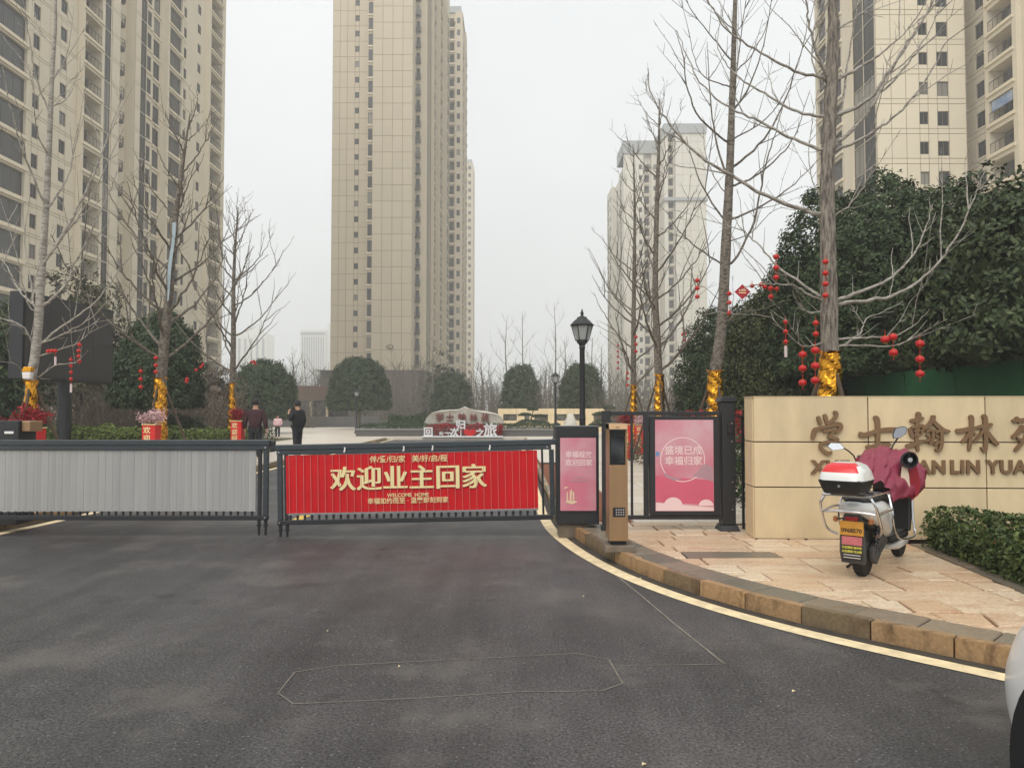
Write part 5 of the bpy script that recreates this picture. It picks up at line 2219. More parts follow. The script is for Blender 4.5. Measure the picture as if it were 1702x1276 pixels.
mb.v = [(x + rk.location.x, y + rk.location.y, z + rk.location.z - .01) for x, y, z in mb.v]
rock = mb.build('boulder', ROCK, rk, W=True, smooth=True, angle=.9)
RED_INK = M('red_engraving', rgb(126, 62, 56), .8)
for i, ch in enumerate('学士翰林苑'):
    u = [731, 747.5, 768, 787, 806][i]
    p = P(u, 694.5, 40.8)
    o = lettering(ch, .46, RED_INK, (p.x, 40.75, p.z), rock, bold=.004, depth=.04)
p = P(769, 706.5, 40.76)
lettering('XUE SHI HAN LIN YUAN', .22, RED_INK, (p.x, 40.73, p.z), rock, depth=.04, spacing=1.2)

sgn = thing('letter_sign', 'white cut-out letter sign with a red heart before the engraved boulder', 'sign', (-2.8, 38.6, .12))
mb = MB()
a_, b_ = P(702, 730, 38.6), P(836, 730, 38.6)
mb.box(a_.x, b_.x, 38.4, 38.9, .126, .2)
mb.build('base', WHITE_PAINT, sgn, W=True)
for ch, u, v, s in (('回', 712, 718.5, .5), ('家', 735, 722, .28), ('一', 745, 720, .3), ('次', 755.5, 719.5, .46), ('归', 766, 706.5, .52), ('之', 798, 720.5, .46), ('旅', 815, 716, .72)):
    p = P(u, v, 38.55)
    lettering(ch, s, WHITE_PAINT, (p.x, 38.5, p.z), sgn, bold=.016, depth=.03, name='character')
    mb = MB()
    mb.box(p.x - .02, p.x + .02, 38.52, 38.56, .2, p.z)
    mb.build('support', WHITE_PAINT, sgn, W=True)
ht = []
for i in range(28):
    t = 2 * PI * i / 28
    ht.append((.017 * 16 * math.sin(t) ** 3, .017 * (13 * math.cos(t) - 5 * math.cos(2 * t) - 2 * math.cos(3 * t) - math.cos(4 * t))))
p = P(781, 719, 38.55)
mb = MB()
mb.prism([(x * 1.15 + p.x, z * .95 + p.z) for x, z in ht][::-1], 38.45, 38.55)
mb.build('heart', SCOOT_RED, sgn, W=True)

bk = thing('screen_wall', 'beige wall with slot openings behind the bonsai pines', 'wall', (2.5, 48, .13))
jj = [-.9, .3, 1.1, 2.3, 3.5, 4.7, 5.9]
for i in range(len(jj) - 1):
    for (z0_, z1_) in ((.13, .85), (1.27, 1.62)):
        mb = MB()
        mb.box(jj[i] + .006, jj[i + 1] - .006, 48, 48.3, z0_, z1_)
        mb.build('stone_panel', PANEL, bk, W=True)
    wd = .5 if i % 2 else .34
    mb = MB()
    mb.box(jj[i] + .006, jj[i] + wd, 48, 48.3, .852, 1.268)
    mb.build('stone_panel', PANEL, bk, W=True)
# two rocks in the far bed
for (u, v, s, lab) in ((948, 705, .55, 'upright grey rock beside the lamp posts'),):
    p = P(u, v, 42)
    mb = MB()
    mb.lathe([(.42, 0), (.46, .2), (.4, .5), (.28, .75), (.12, .95), (.02, 1.0)], 9)
    mb.v = [(x * .9 + random.uniform(-.05, .05) + p.x, y * .7 + random.uniform(-.05, .05) + 42, z * 1.0 + .35) for x, y, z in mb.v]
    tag(mb.build('rock', ROCK, smooth=True, angle=.7), lab, 'rock')

# green hoarding behind the right trees
hd = thing('hoarding', 'dark green netted hoarding behind the name wall on the right', 'fence', (8, 14, 0))
for k in range(9):
    y0 = 6 + k * 1.9
    x0_, x1_ = 7.75 + k * .07, 7.75 + (k + 1) * .07
    mb = MB()
    mb.add([(x0_, y0 + .01, .0), (x1_, y0 + 1.89, .0), (x1_, y0 + 1.89, 2.3), (x0_, y0 + .01, 2.3), (x0_ + .04, y0 + .01, .0), (x1_ + .04, y0 + 1.89, .0), (x1_ + .04, y0 + 1.89, 2.3), (x0_ + .04, y0 + .01, 2.3)],
           [(0, 3, 2, 1), (4, 5, 6, 7), (0, 4, 7, 3), (1, 2, 6, 5), (3, 7, 6, 2)])
    mb.build('panel', HOARD, hd, W=True)

# ------------------------------------------------------------------ foliage
def leaves(name, pts, nrm, size, mat, parent=None, loc=None, jitter=.9, aspect=.5, kind=None):
    """one bent leaf (two triangles each side of the rib) at every point"""
    n_ = len(pts)
    nrm = nrm + rng.normal(0, jitter, (n_, 3))
    nrm /= np.linalg.norm(nrm, axis=1)[:, None] + 1e-9
    r = rng.normal(0, 1, (n_, 3))
    t = np.cross(nrm, r)
    t /= np.linalg.norm(t, axis=1)[:, None] + 1e-9
    b = np.cross(nrm, t)
    s = size * rng.uniform(.6, 1.3, n_)[:, None]
    w_ = s * aspect
    v = np.empty((n_, 4, 3))
    v[:, 0] = pts - t * s * .5
    v[:, 1] = pts + b * w_ * .5 + nrm * s * .08
    v[:, 2] = pts + t * s * .5 - nrm * s * .1
    v[:, 3] = pts - b * w_ * .5 + nrm * s * .08
    me = bpy.data.meshes.new(name)
    me.vertices.add(n_ * 4)
    me.vertices.foreach_set('co', v.reshape(-1))
    idx = np.arange(n_ * 4).reshape(-1, 4)
    tri = np.concatenate([idx[:, [0, 1, 2]], idx[:, [0, 2, 3]]], axis=1).reshape(-1)
    me.loops.add(len(tri))
    me.loops.foreach_set('vertex_index', tri)
    me.polygons.add(n_ * 2)
    me.polygons.foreach_set('loop_start', np.arange(n_ * 2) * 3)
    me.materials.append(mat)
    me.update(calc_edges=True)
    o = link(name, me, parent, loc)
    if kind:
        o['kind'] = kind
    return o


def dome_points(n_, rx, ry, rz, shell=.25, lump=.06, zb=0.0, power=2.3, seed=0):
    """points in the outer shell of a dome (bullet shaped) crown with a lumpy surface"""
    rs = np.random.default_rng(seed)
    d = rs.normal(0, 1, (n_, 3))
    d[:, 2] = np.abs(d[:, 2]) * 1.0 - .15 * rs.random(n_)
    d /= np.linalg.norm(d, axis=1)[:, None]
    k = (np.abs(d[:, 0]) ** power + np.abs(d[:, 1]) ** power + np.abs(d[:, 2]) ** power) ** (-1 / power)
    lm = np.zeros(n_)
    for f in (3, 5, 8, 13):
        a = rs.normal(0, 1, (3, 3))
        lm += np.sin(d @ a[0] * f + rs.random() * 6) * np.cos(d @ a[1] * f * .7 + rs.random() * 6) / (f ** .45)
    r = k * (1 - shell * rs.random(n_) ** 1.6) * (1 + lump * lm)
    p = d * r[:, None] * np.array([rx, ry, rz])
    p[:, 2] = np.maximum(p[:, 2], zb - .1 * rs.random(n_))
    nn = d / np.array([rx, ry, rz])
    nn /= np.linalg.norm(nn, axis=1)[:, None]
    return p, nn


def dome_tree(x, y, r, top, bottom, label, mat, n_, leaf, seed, group=None, ry=None, name='dome_tree', lump=.05, power=2.3, shell=.3, cat='tree', trunk=True, tuft=1.9):
    t = thing(name, label, cat, (x, y, 0), 0, group)
    # leaves gather in tufts over the crown
    nc = max(60, n_ // 26)
    c, cn = dome_points(nc, r, ry or r, top - bottom, shell, lump, 0, power, seed)
    rs_ = np.random.default_rng(seed + 7)
    pick = rs_.integers(0, nc, n_)
    o = rs_.normal(0, 1, (n_, 3))
    o /= np.linalg.norm(o, axis=1)[:, None]
    o *= (leaf * tuft * rs_.random(n_) ** .5)[:, None]
    p = c[pick] + o
    nn = cn[pick] + o / (leaf * tuft) * .9
    p[:, 2] += bottom
    leaves('crown', p, nn * 1.1, leaf, mat, t, jitter=.6)
    # inner twigs and leaves close the gaps
    p2, n2 = dome_points(max(400, n_ // 7), r * .72, (ry or r) * .72, (top - bottom) * .74, .5, .05, 0, 2.3, seed + 50)
    p2[:, 2] += bottom
    leaves('inner_foliage', p2, n2, leaf * 3.2, mat, t, aspect=.8)
    if trunk:
        mb = MB()
        mb.tube([(0, 0, 0), (.03, 0, bottom * .6), (0, .02, bottom + .3 * (top - bottom))], [.13, .1, .07], 8)
        for k in range(6):
            a = k * 1.05 + seed
            mb.tube([(0, 0, bottom * .7), (r * .3 * math.cos(a), r * .3 * math.sin(a), bottom + .1), (r * .6 * math.cos(a), r * .6 * math.sin(a), bottom + .3 * (top - bottom))], [.05, .035, .015], 5)
        mb.build('trunk', BARK_BIG, t, smooth=True)
    return t


def at(u, Y):
    return (u - 851) / F * Y


# big evergreens on the right
dome_tree(at(1476, 18), 18, 2.95, 6.75, 2.5, 'largest clipped dark evergreen dome behind the big lantern tree on the right', LEAF_DARK, 84000, .105, 1, lump=.1, name='evergreen_tree', power=2.4)
dome_tree(at(1712, 12.3), 12.6, 1.75, 5.25, 2.5, 'glossy broad leaved evergreen at the right edge of the view above the hoarding', LEAF_NEAR, 30000, .13, 2, lump=.13, name='evergreen_tree', shell=.5)
dome_tree(at(1640, 15), 15, 1.5, 4.05, 2.5, 'dark evergreen filling the gap between the large dome and the right edge tree', LEAF_WARM, 24000, .12, 12, lump=.14, name='evergreen_tree', shell=.4)
dome_tree(at(1318, 19.5), 19.5, 1.75, 5.15, .9, 'dark clipped evergreen shoulder left of the largest dome', LEAF_WARM, 34000, .105, 3, lump=.09, name='evergreen_tree')
dome_tree(at(1245, 21.5), 21.5, 1.55, 4.3, .7, 'mid sized dark evergreen mound behind the second tree with gold foil', LEAF_DARK, 28000, .105, 4, lump=.08, name='evergreen_tree')
dome_tree(at(1188, 23.5), 23.5, 1.25, 4.65, .5, 'leftmost dark evergreen dome of the row on the right', LEAF_DARK, 22000, .105, 5, lump=.04, name='evergreen_tree')
# clipped domes in the middle and left
for (u, Y, hw, vt, vb, lab, sd, nn_) in (
        (597, 55, 50, 593, 676, 'large dome tree in front of the middle tower podium', 6, 9000),
        (752, 62, 34, 620, 682, 'clipped dome tree directly behind the engraved boulder', 7, 5000),
        (865, 60, 33, 608, 684, 'clipped dome tree left of the lamp posts', 8, 5000),
        (967, 52, 38, 606, 684, 'clipped dome tree behind the nearest lamp post', 9, 6000),
        (440, 45, 52, 600, 690, 'dome tree behind the two standing people on the left', 10, 8000),
        (263, 24, 66, 527, 668, 'bushy green dome tree behind the second left bare tree', 11, 13000)):
    x = at(u, Y)
    zt, zb = P(u, vt, Y).z, P(u, vb, Y).z
    dome_tree(x, Y, hw * Y / F, zt, max(zb, .3), lab, LEAF_MID, nn_ * 3, .11 if Y < 30 else .15, sd, 'clipped dome trees', lump=.05 if Y > 30 else .09, power=2.4, tuft=1.6, shell=.2)
# loose evergreens on the left behind the screen and at the left edge
dome_tree(at(128, 29), 29, 1.75, 7.2, 2.0, 'loose evergreen tree rising behind the outdoor screen', LEAF_OLIVE, 7000, .17, 21, lump=.16, name='evergreen_tree', shell=.7)
dome_tree(at(-10, 22), 22, 1.3, 4.6, .8, 'dark evergreen at the left edge behind the screen', LEAF_DARK, 8000, .15, 22, lump=.12, name='evergreen_tree', shell=.6)
dome_tree(at(205, 30), 30, 1.7, 4.9, .6, 'olive shrub tree between the screen and the left dome tree', LEAF_OLIVE, 5000, .14, 23, lump=.2, name='evergreen_tree', shell=.9)
dome_tree(at(735, 85), 85, 3.2, 8.6, 1.0, 'loose olive tree in front of the right corner of the middle tower', LEAF_OLIVE, 3500, .22, 24, lump=.2, name='evergreen_tree', shell=.95, power=2)
dome_tree(at(350, 38), 38, 2.0, 4.2, .4, 'rusty brown shrub right of the left dome tree', LEAF_RUST, 4500, .15, 25, lump=.2, name='shrub', shell=.9, cat='shrub')


def hedge(name, label, poly_fn, n_, size, mat, cat='hedge', base=None, kind=None):
    pts, nn = poly_fn(n_)
    c = pts.mean(axis=0)
    c[2] = pts[:, 2].min()
    t = thing(name, label, cat, tuple(c))
    leaves('foliage', pts - c, nn, size, mat, t)
    if base:
        base.build('branches', TWIG_DARK, t, W=True)
    return t


def box_hedge(x0, x1, y0, y1, z0, z1, wav=.06, seed=0, skew=0.0):
    def fn(n_):
        rs = np.random.default_rng(seed + 900)
        u, v, k = rs.random(n_), rs.random(n_), rs.random(n_)
        x = x0 + (x1 - x0) * u
        y = y0 + (y1 - y0) * v
        top = z1 + wav * (np.sin(x * 3.1 + seed) + np.sin(y * 4.3 + x * 1.7) + np.sin(x * 9 + y * 7) * .6)
        z = top - (top - z0) * .5 * k ** 2.2
        nn = np.tile(np.array([0., -.2, 1.]), (n_, 1))
        f = rs.random(n_)
        m1 = f < .38
        y[m1] = y0 + .05 * rs.normal(0, 1, m1.sum()) + .12 * rs.random(m1.sum())
        z[m1] = z0 + (top[m1] - z0) * rs.random(m1.sum())
        nn[m1] = (0, -1, .35)
        m2 = (f > .38) & (f < .52)
        x[m2] = (x0 if x0 > 0 else x1) + .05 * rs.normal(0, 1, m2.sum())
        z[m2] = z0 + (top[m2] - z0) * rs.random(m2.sum())
        nn[m2] = (-1 if x0 > 0 else 1, 0, .35)
        x = x + skew * (y - y0)
        return np.stack([x, y, z], 1), nn
    return fn


# hedge beside the wall: near, every leaf shows
br = MB()
for k in range(160):
    x, y = random.uniform(4.35, 7.2), random.uniform(5.0, 7.5)
    x += (y - 5.0) * .1 - .1
    br.tube([(x, y, .1), (x + random.uniform(-.06, .06), y + random.uniform(-.06, .06), .35), (x + random.uniform(-.12, .12), y + random.uniform(-.1, .1), .42)], [.008, .006, .003], 4)
hedge('hedge', 'leafy green hedge with a few red berries right of the scooter', box_hedge(3.93, 7.4, 4.5, 7.72, .12, .43, .045, 1, .1), 42000, .058, LEAF_HEDGE, base=br)
pts, nn = box_hedge(4.0, 7, 4.9, 7.5, .16, .46, .04, 3, .1)(45)
leaves('berry_cluster', pts - np.array([5.5, 6, .2]), nn, .035, BLOSSOM_RED, bpy.data.objects['hedge'], aspect=.9).location = Vector((5.5, 6, .2)) - origin(bpy.data.objects['hedge'])

hedge('hedge', 'bright lime green low hedge behind the left barrier', box_hedge(-11.9, -9.3, 18.8, 21.2, .1, 1.0, .06, 5), 9000, .09, LEAF_LIME)
hedge('hedge', 'lime green low hedge left of the standing man', box_hedge(-9.25, -7.9, 20.6, 23.2, .1, .93, .05, 6), 6000, .09, LEAF_LIME)
hedge('hedge', 'dark round shrub between the pink and red flower stands', box_hedge(-12.2, -10.6, 24.5, 26, .2, 1.25, .12, 7), 4500, .09, LEAF_MID)
hedge('hedge', 'dark low hedge by the third flower stand', box_hedge(-10.6, -8.2, 24, 26, .1, .85, .06, 8), 4500, .08, LEAF_MID)
hedge('hedge', 'dark shrub bed beneath the outdoor screen', box_hedge(-15, -12.0, 17.5, 20.5, .1, 1.05, .15, 9), 9000, .1, LEAF_MID)
hedge('hedge', 'rust brown shrub behind the lime hedge', box_hedge(-17.5, -11.5, 28, 31, .2, 1.55, .3, 10), 7000, .11, LEAF_RUST)
hedge('hedge', 'clipped edging hedge along the top of the planter', box_hedge(-8.2, 2.5, 40.15, 43.2, .5, .78, .03, 11), 9000, .09, LEAF_MID)
hedge('hedge', 'dark clipped mound left of the boulder', box_hedge(-7.2, -4.6, 43.6, 46, .2, 1.15, .08, 12), 3000, .13, LEAF_MID)
hedge('hedge', 'red tinted shrubs around the letter sign', box_hedge(-4.5, -.6, 39.2, 39.9, .2, .72, .06, 13), 2200, .1, BLOSSOM_RED)
hedge('hedge', 'low shrubs behind the pedestrian gate on the right', box_hedge(3.3, 7.5, 16, 27, .1, .62, .1, 14), 7000, .09, LEAF_OLIVE)
hedge('hedge', 'dark undergrowth at the foot of the right evergreens', box_hedge(3.4, 9, 10.2, 12.6, .1, .9, .1, 15), 6000, .1, LEAF_DARK)

# cloud pruned pines
for (u, Y, s, lab) in ((885, 44, 1.0, 'small cloud pruned pine before the slotted wall'), (1012, 40, 1.05, 'second cloud pruned pine partly behind the gate')):
    x = at(u, Y)
    t = thing('bonsai_pine', lab, 'tree', (x, Y, .2))
    mb = MB()
    mb.tube([(0, 0, 0), (.12, 0, .4), (-.08, .05, .8), (.05, 0, 1.3)], [.07, .06, .05, .03], 6)
    mb.build('trunk', BARK_BIG, t, smooth=True)
    for k, (dx, z, r) in enumerate(((0, 1.32, .34), (-.42, 1.0, .42), (.4, .92, .45), (-.25, .62, .6), (.5, .55, .5), (-.65, .45, .42))):
        p, nn = dome_points(700, r * s, r * s * .8, .17 * s, .5, .1, 0, 2.2, 60 + k)
        p += np.array([dx * s, 0, z * s])
        leaves('foliage_pad', p, nn, .1, LEAF_MID, t, aspect=.3)

# ------------------------------------------------------------------ bare trees
def wiggle(a, b, n_, amp, rs):
    out = []
    for i in range(n_ + 1):
        t = i / n_
        p = a.lerp(b, t)
        if 0 < i:
            p = p + Vector((rs.uniform(-1, 1), rs.uniform(-1, 1), rs.uniform(-1, 1))) * amp
        out.append(p)
    return out


def twigs(mb, pts, r0, rs, dens, ln, rt=.004, up=.75):
    """side shoots and short spurs along a limb"""
    for a, b in zip(pts, pts[1:]):
        L = (b - a).length
        k = dens * L
        k = int(k) + (1 if rs.random() < k - int(k) else 0)
        d = (b - a).normalized()
        for _ in range(k):
            p = a.lerp(b, rs.random())
            s = d.cross(Vector((rs.uniform(-1, 1), rs.uniform(-1, 1), rs.uniform(-1, 1)))).normalized()
            dr = (d * .7 + s * .8 + Vector((0, 0, up * .5))).normalized()
            l_ = ln * rs.uniform(.25, 1.1)
            if rs.random() < .45:
                l_ = rs.uniform(.02, .05)
            q = p + dr * l_ * .5 + Vector((0, 0, l_ * .04))
            e = q + (dr + Vector((0, 0, up * .45))).normalized() * l_ * .5
            mb.tube([p, q, e], [rt, rt * .8, rt * .4], 3, False)


def foil(t, base, top, r0, seed):
    """crumpled gold foil wound round the trunk, in world coordinates"""
    rs = random.Random(seed)
    mb = MB()
    nr, ns = 60, 26
    for i in range(nr + 1):
        k = i / nr
        c = base.lerp(top, k)
        for j in range(ns):
            a = 2 * PI * j / ns
            r = r0 * (1.5 - .4 * k) * (1 + .07 * math.sin(k * 37 + a * 2 + 2 * math.sin(k * 9)) + .06 * math.sin(a * 5 + k * 60 + 3 * math.sin(a)) + rs.uniform(-.02, .02)) + (.03 if i in (0, nr) else 0)
            mb.v.append((c.x + r * math.cos(a), c.y + r * math.sin(a), c.z + rs.uniform(-.02, .02)))
    for i in range(nr):
        for j in range(ns):
            j2 = (j + 1) % ns
            mb.f.append((i * ns + j, i * ns + j2, (i + 1) * ns + j2, (i + 1) * ns + j))
            mb.m.append(0)
    mb.build('foil_wrap', GOLD, t, W=True)


def stakes(t, x, y, h, spread, seed, zg=.1):
    rs = random.Random(seed)
    for k in range(3):
        a = seed + k * 2 * PI / 3
        mb = MB()
        mb.tube([(x + spread * math.cos(a), y + spread * math.sin(a), zg), (x - .07 * math.cos(a), y - .07 * math.sin(a), h + .12)], [.032, .026], 7)
        mb.build('stake', POLE_WOOD, t, W=True)


def traced_tree(label, Y, trunk_px, r_at, limbs, seed, mat, foil_v, base_v, lmat=None, rlimb=.5, tw=2.6, twl=.45, top_extra=True, spread=.9, group='bare trees wrapped in gold foil along the drive'):
    """trunk_px: (u, v, radius in metres); limbs: pixel polylines, each bent towards or away from the camera"""
    rs = random.Random(seed)
    pts = [P(u, v, Y) for u, v, r in trunk_px]
    rad = [r for u, v, r in trunk_px]
    base = Vector((pts[0].x, Y, .1))
    t = thing('bare_tree', label, 'tree', tuple(base), 0, group)
    full = [base] + pts
    mb = MB()
    fr = [rad[0] * 1.25] + rad
    cm = catmull([tuple(p) + (r,) for p, r in zip(full, fr)], 5)
    rr = [max(.006, c[3] * (1 + rs.uniform(-.05, .05))) for c in cm]
    mb.tube([Vector(c[:3]) for c in cm], rr, 12)
    mb.build('trunk', mat, t, W=True, smooth=True, angle=1.2)
    cmv = [Vector(c[:3]) for c in cm]
    for li, lb in enumerate(limbs):
        px = lb[0]
        r0 = lb[1]
        dz = lb[2] if len(lb) > 2 else rs.uniform(-spread, spread)
        n_ = len(px)
        p3 = []
        for i, (u, v) in enumerate(px):
            k = i / (n_ - 1)
            p3.append(P(u, v, Y + dz * k ** .8 * (n_ / 4.0)))
        # root the limb inside the trunk
        near = min(cmv, key=lambda c: (c - p3[0]).length)
        root = Vector((near.x, near.y, p3[0].z - .03))
        q = catmull([tuple(root)] + [tuple(p) for p in p3], 5)
        q = [Vector(c) + Vector((rs.uniform(-1, 1), rs.uniform(-1, 1), rs.uniform(-1, 1))) * (.006 + .22 * r0) for c in q]
        m_ = len(q)
        mb = MB()
        mb.tube(q, [max(.0035, r0 * (1 - .82 * (i / (m_ - 1)) ** .8)) for i in range(m_)], 7)
        twigs(mb, q[3:], r0, rs, tw, twl, .0055 if Y < 11 else .007)
        # a few longer side shoots
        for _ in range(2 if m_ > 12 else 1):
            i0 = rs.randrange(m_ // 3, m_ - 2)
            d = (q[i0 + 1] - q[i0]).normalized()
            s = d.cross(Vector((rs.uniform(-1, 1), rs.uniform(-1, 1), rs.uniform(-1, 1)))).normalized()
            e = q[i0] + (d * .8 + s * .7 + Vector((0, 0, .45))) * rs.uniform(.5, 1.1)
            w_ = wiggle(q[i0], e, 4, .02, rs)
            mb.tube(w_, [r0 * .32, r0 * .27, r0 * .2, r0 * .14, .003], 5)
            twigs(mb, w_, r0, rs, tw, twl * .6, .005 if Y < 11 else .006)
        mb.build('branch', lmat or mat, t, W=True, smooth=True, angle=1.5)
    if foil_v:
        ft_ = P(trunk_px[0][0], foil_v, Y)
        foil(t, Vector((base.x, Y, .3)), Vector((ft_.x, Y, ft_.z)), rad[0], seed)
        stakes(t, base.x, Y, ft_.z + .1, .75, seed)
    return t


T1 = traced_tree('biggest bare tree with gold foil directly behind the beige name wall', 9.7,
    [(1379, 640, .118), (1378, 520, .108), (1376, 400, .098), (1375, 300, .088), (1380, 180, .085), (1385, 60, .07), (1384, 0, .06), (1382, -120, .045), (1384, -260, .02)], .1,
    [([(1400, 505), (1450, 498), (1490, 490), (1530, 465), (1565, 430), (1595, 385), (1615, 340), (1636, 285)], .032, -.15),
     ([(1400, 495), (1450, 478), (1490, 455), (1520, 420), (1538, 380), (1550, 340)], .03, .25),
     ([(1392, 578), (1420, 562), (1432, 550), (1440, 530), (1475, 515), (1500, 500)], .02, .5),
     ([(1430, 561), (1475, 560), (1500, 552), (1525, 535), (1546, 514)], .017, -.3),
     ([(1412, 574), (1470, 575), (1495, 572), (1525, 558), (1547, 545)], .017, -.45),
     ([(1370, 500), (1340, 487), (1318, 475), (1285, 472), (1250, 474), (1228, 484)], .022, -.3),
     ([(1366, 492), (1330, 470), (1290, 440), (1262, 408), (1237, 385), (1213, 352)], .025, .4),
     ([(1370, 570), (1345, 575), (1330, 572), (1305, 550), (1285, 530), (1275, 525)], .014, -.3),
     ([(1368, 515), (1345, 520), (1325, 500), (1318, 485)], .012, -.5),
     ([(1360, 356), (1290, 333), (1216, 292), (1163, 260), (1114, 207), (1084, 162), (1077, 113)], .034, -.1),
     ([(1362, 248), (1320, 232), (1270, 205), (1225, 185), (1170, 145), (1145, 100), (1125, 50)], .028, .2),
     ([(1364, 193), (1315, 183), (1270, 155), (1230, 130), (1200, 95), (1188, 58)], .026, .35),
     ([(1367, 130), (1320, 118), (1265, 88), (1215, 55), (1185, 15), (1168, -20)], .026, -.3),
     ([(1392, 191), (1447, 163), (1481, 113), (1515, 60), (1547, 12), (1560, -20)], .034, -.2),
     ([(1390, 195), (1434, 172), (1478, 141), (1515, 97), (1540, 60), (1566, 6)], .03, .3),
     ([(1390, 250), (1434, 229), (1475, 204), (1515, 166), (1553, 110), (1572, 72), (1602, 48)], .026, -.35),
     ([(1387, 241), (1428, 204), (1465, 150), (1484, 110), (1522, 56), (1545, 10)], .036, .1),
     ([(1393, 132), (1434, 110), (1465, 88), (1503, 56), (1543, 19)], .03, .4),
     ([(1393, 47), (1421, 31), (1459, 0), (1490, -40)], .022),
     ([(1388, 357), (1415, 338), (1437, 307), (1450, 279)], .018, -.2),
     ([(1378, 135), (1359, 94), (1346, 47), (1340, 0), (1338, -40)], .032, -.3),
     ([(1392, 200), (1406, 130), (1415, 70), (1425, 10), (1438, -30)], .024, .2),
     ([(1372, 140), (1352, 110), (1351, 60), (1365, 10), (1370, -20)], .02, .6),
     ([(1370, 330), (1350, 300), (1345, 250), (1352, 190), (1360, 150)], .012, .5)],
    3, BARK_FISSURED, 583, 735, BARK_PALE, tw=4.6, twl=.4)
T2 = traced_tree('second bare tree with gold foil behind the gate machine on the right', 14.4,
    [(1188, 640, .125), (1195, 580, .112), (1201, 520, .105), (1207, 400, .095), (1213, 280, .08), (1217, 160, .06), (1222, 0, .04), (1224, -120, .015)], .1,
    [([(1220, 433), (1254, 365), (1272, 275), (1288, 226), (1300, 180)], .032),
     ([(1216, 365), (1280, 335), (1321, 305), (1363, 263)], .03),
     ([(1197, 437), (1152, 406), (1126, 380), (1108, 350)], .026),
     ([(1203, 365), (1171, 316), (1152, 271), (1141, 226)], .028),
     ([(1216, 309), (1254, 294), (1291, 263), (1321, 226), (1346, 150)], .03),
     ([(1216, 279), (1261, 241), (1299, 181), (1329, 94), (1342, 40)], .034),
     ([(1203, 279), (1186, 211), (1178, 132), (1176, 70)], .03),
     ([(1205, 233), (1163, 196), (1141, 143), (1137, 98), (1122, 50)], .028),
     ([(1220, 230), (1261, 207), (1291, 177), (1310, 140)], .022),
     ([(1220, 181), (1246, 143), (1269, 75), (1283, -5)], .03),
     ([(1208, 143), (1171, 128), (1152, 90), (1145, 50)], .02),
     ([(1212, 98), (1186, 64), (1148, 15), (1138, -20)], .022),
     ([(1220, 49), (1205, 38), (1175, 0), (1165, -30)], .018),
     ([(1220, 181), (1227, 94), (1240, 0), (1245, -40)], .02),
     ([(1222, 120), (1250, 90), (1275, 40), (1285, -20)], .02),
     ([(1203, 543), (1224, 521), (1270, 513), (1312, 497)], .022),
     ([(1197, 500), (1175, 480), (1160, 475)], .012),
     ([(1220, 60), (1240, 30), (1262, -20)], .016),
     ([(1205, 320), (1185, 290), (1172, 250), (1168, 210)], .016),
     ([(1216, 400), (1250, 385), (1285, 350), (1310, 345)], .016)],
    5, BARK_BIG, 615, 735, BARK_BIG, tw=2.6, twl=.55)
T3 = traced_tree('nearest left bare tree with gold foil in front of the outdoor screen', 12.5,
    [(52, 640, .078), (57, 600, .074), (63, 548, .068), (68, 467, .062), (76, 353, .052), (82, 235, .044), (87, 118, .034), (92, 39, .027), (92, -60, .015)], .1,
    [([(72, 508), (95, 489), (116, 462), (122, 440), (150, 390), (178, 330), (195, 285)], .034),
     ([(78, 431), (129, 345), (160, 280), (188, 204), (213, 137)], .03),
     ([(84, 341), (114, 290), (121, 251), (131, 204)], .024),
     ([(82, 423), (115, 380), (149, 333), (204, 215)], .026),
     ([(74, 337), (43, 266), (20, 188), (2, 105)], .028),
     ([(84, 192), (59, 125), (49, 63), (39, 0)], .022),
     ([(88, 78), (67, 51), (57, 20), (52, -10)], .016),
     ([(82, 180), (114, 161), (129, 121)], .016),
     ([(58, 510), (32, 483), (14, 448), (-5, 420)], .026),
     ([(57, 575), (35, 540), (0, 529), (-30, 515)], .024),
     ([(66, 575), (95, 548), (141, 516), (173, 486), (205, 440), (262, 375)], .028),
     ([(67, 572), (113, 551), (151, 529), (184, 494)], .022),
     ([(70, 590), (124, 572), (150, 550), (163, 532)], .018, -.6),
     ([(67, 624), (92, 607), (130, 600), (136, 575)], .016, -.6),
     ([(42, 630), (30, 608), (15, 602), (-10, 601)], .014),
     ([(57, 508), (53, 475), (45, 440), (40, 380), (38, 320)], .022),
     ([(62, 520), (45, 500), (25, 410), (0, 330)], .022),
     ([(90, 130), (110, 95), (118, 50), (122, 10)], .016),
     ([(80, 260), (62, 220), (57, 170), (55, 130)], .018)],
    7, BARK_PALE, 632, 735, BARK_PALE, tw=2.4, twl=.5)


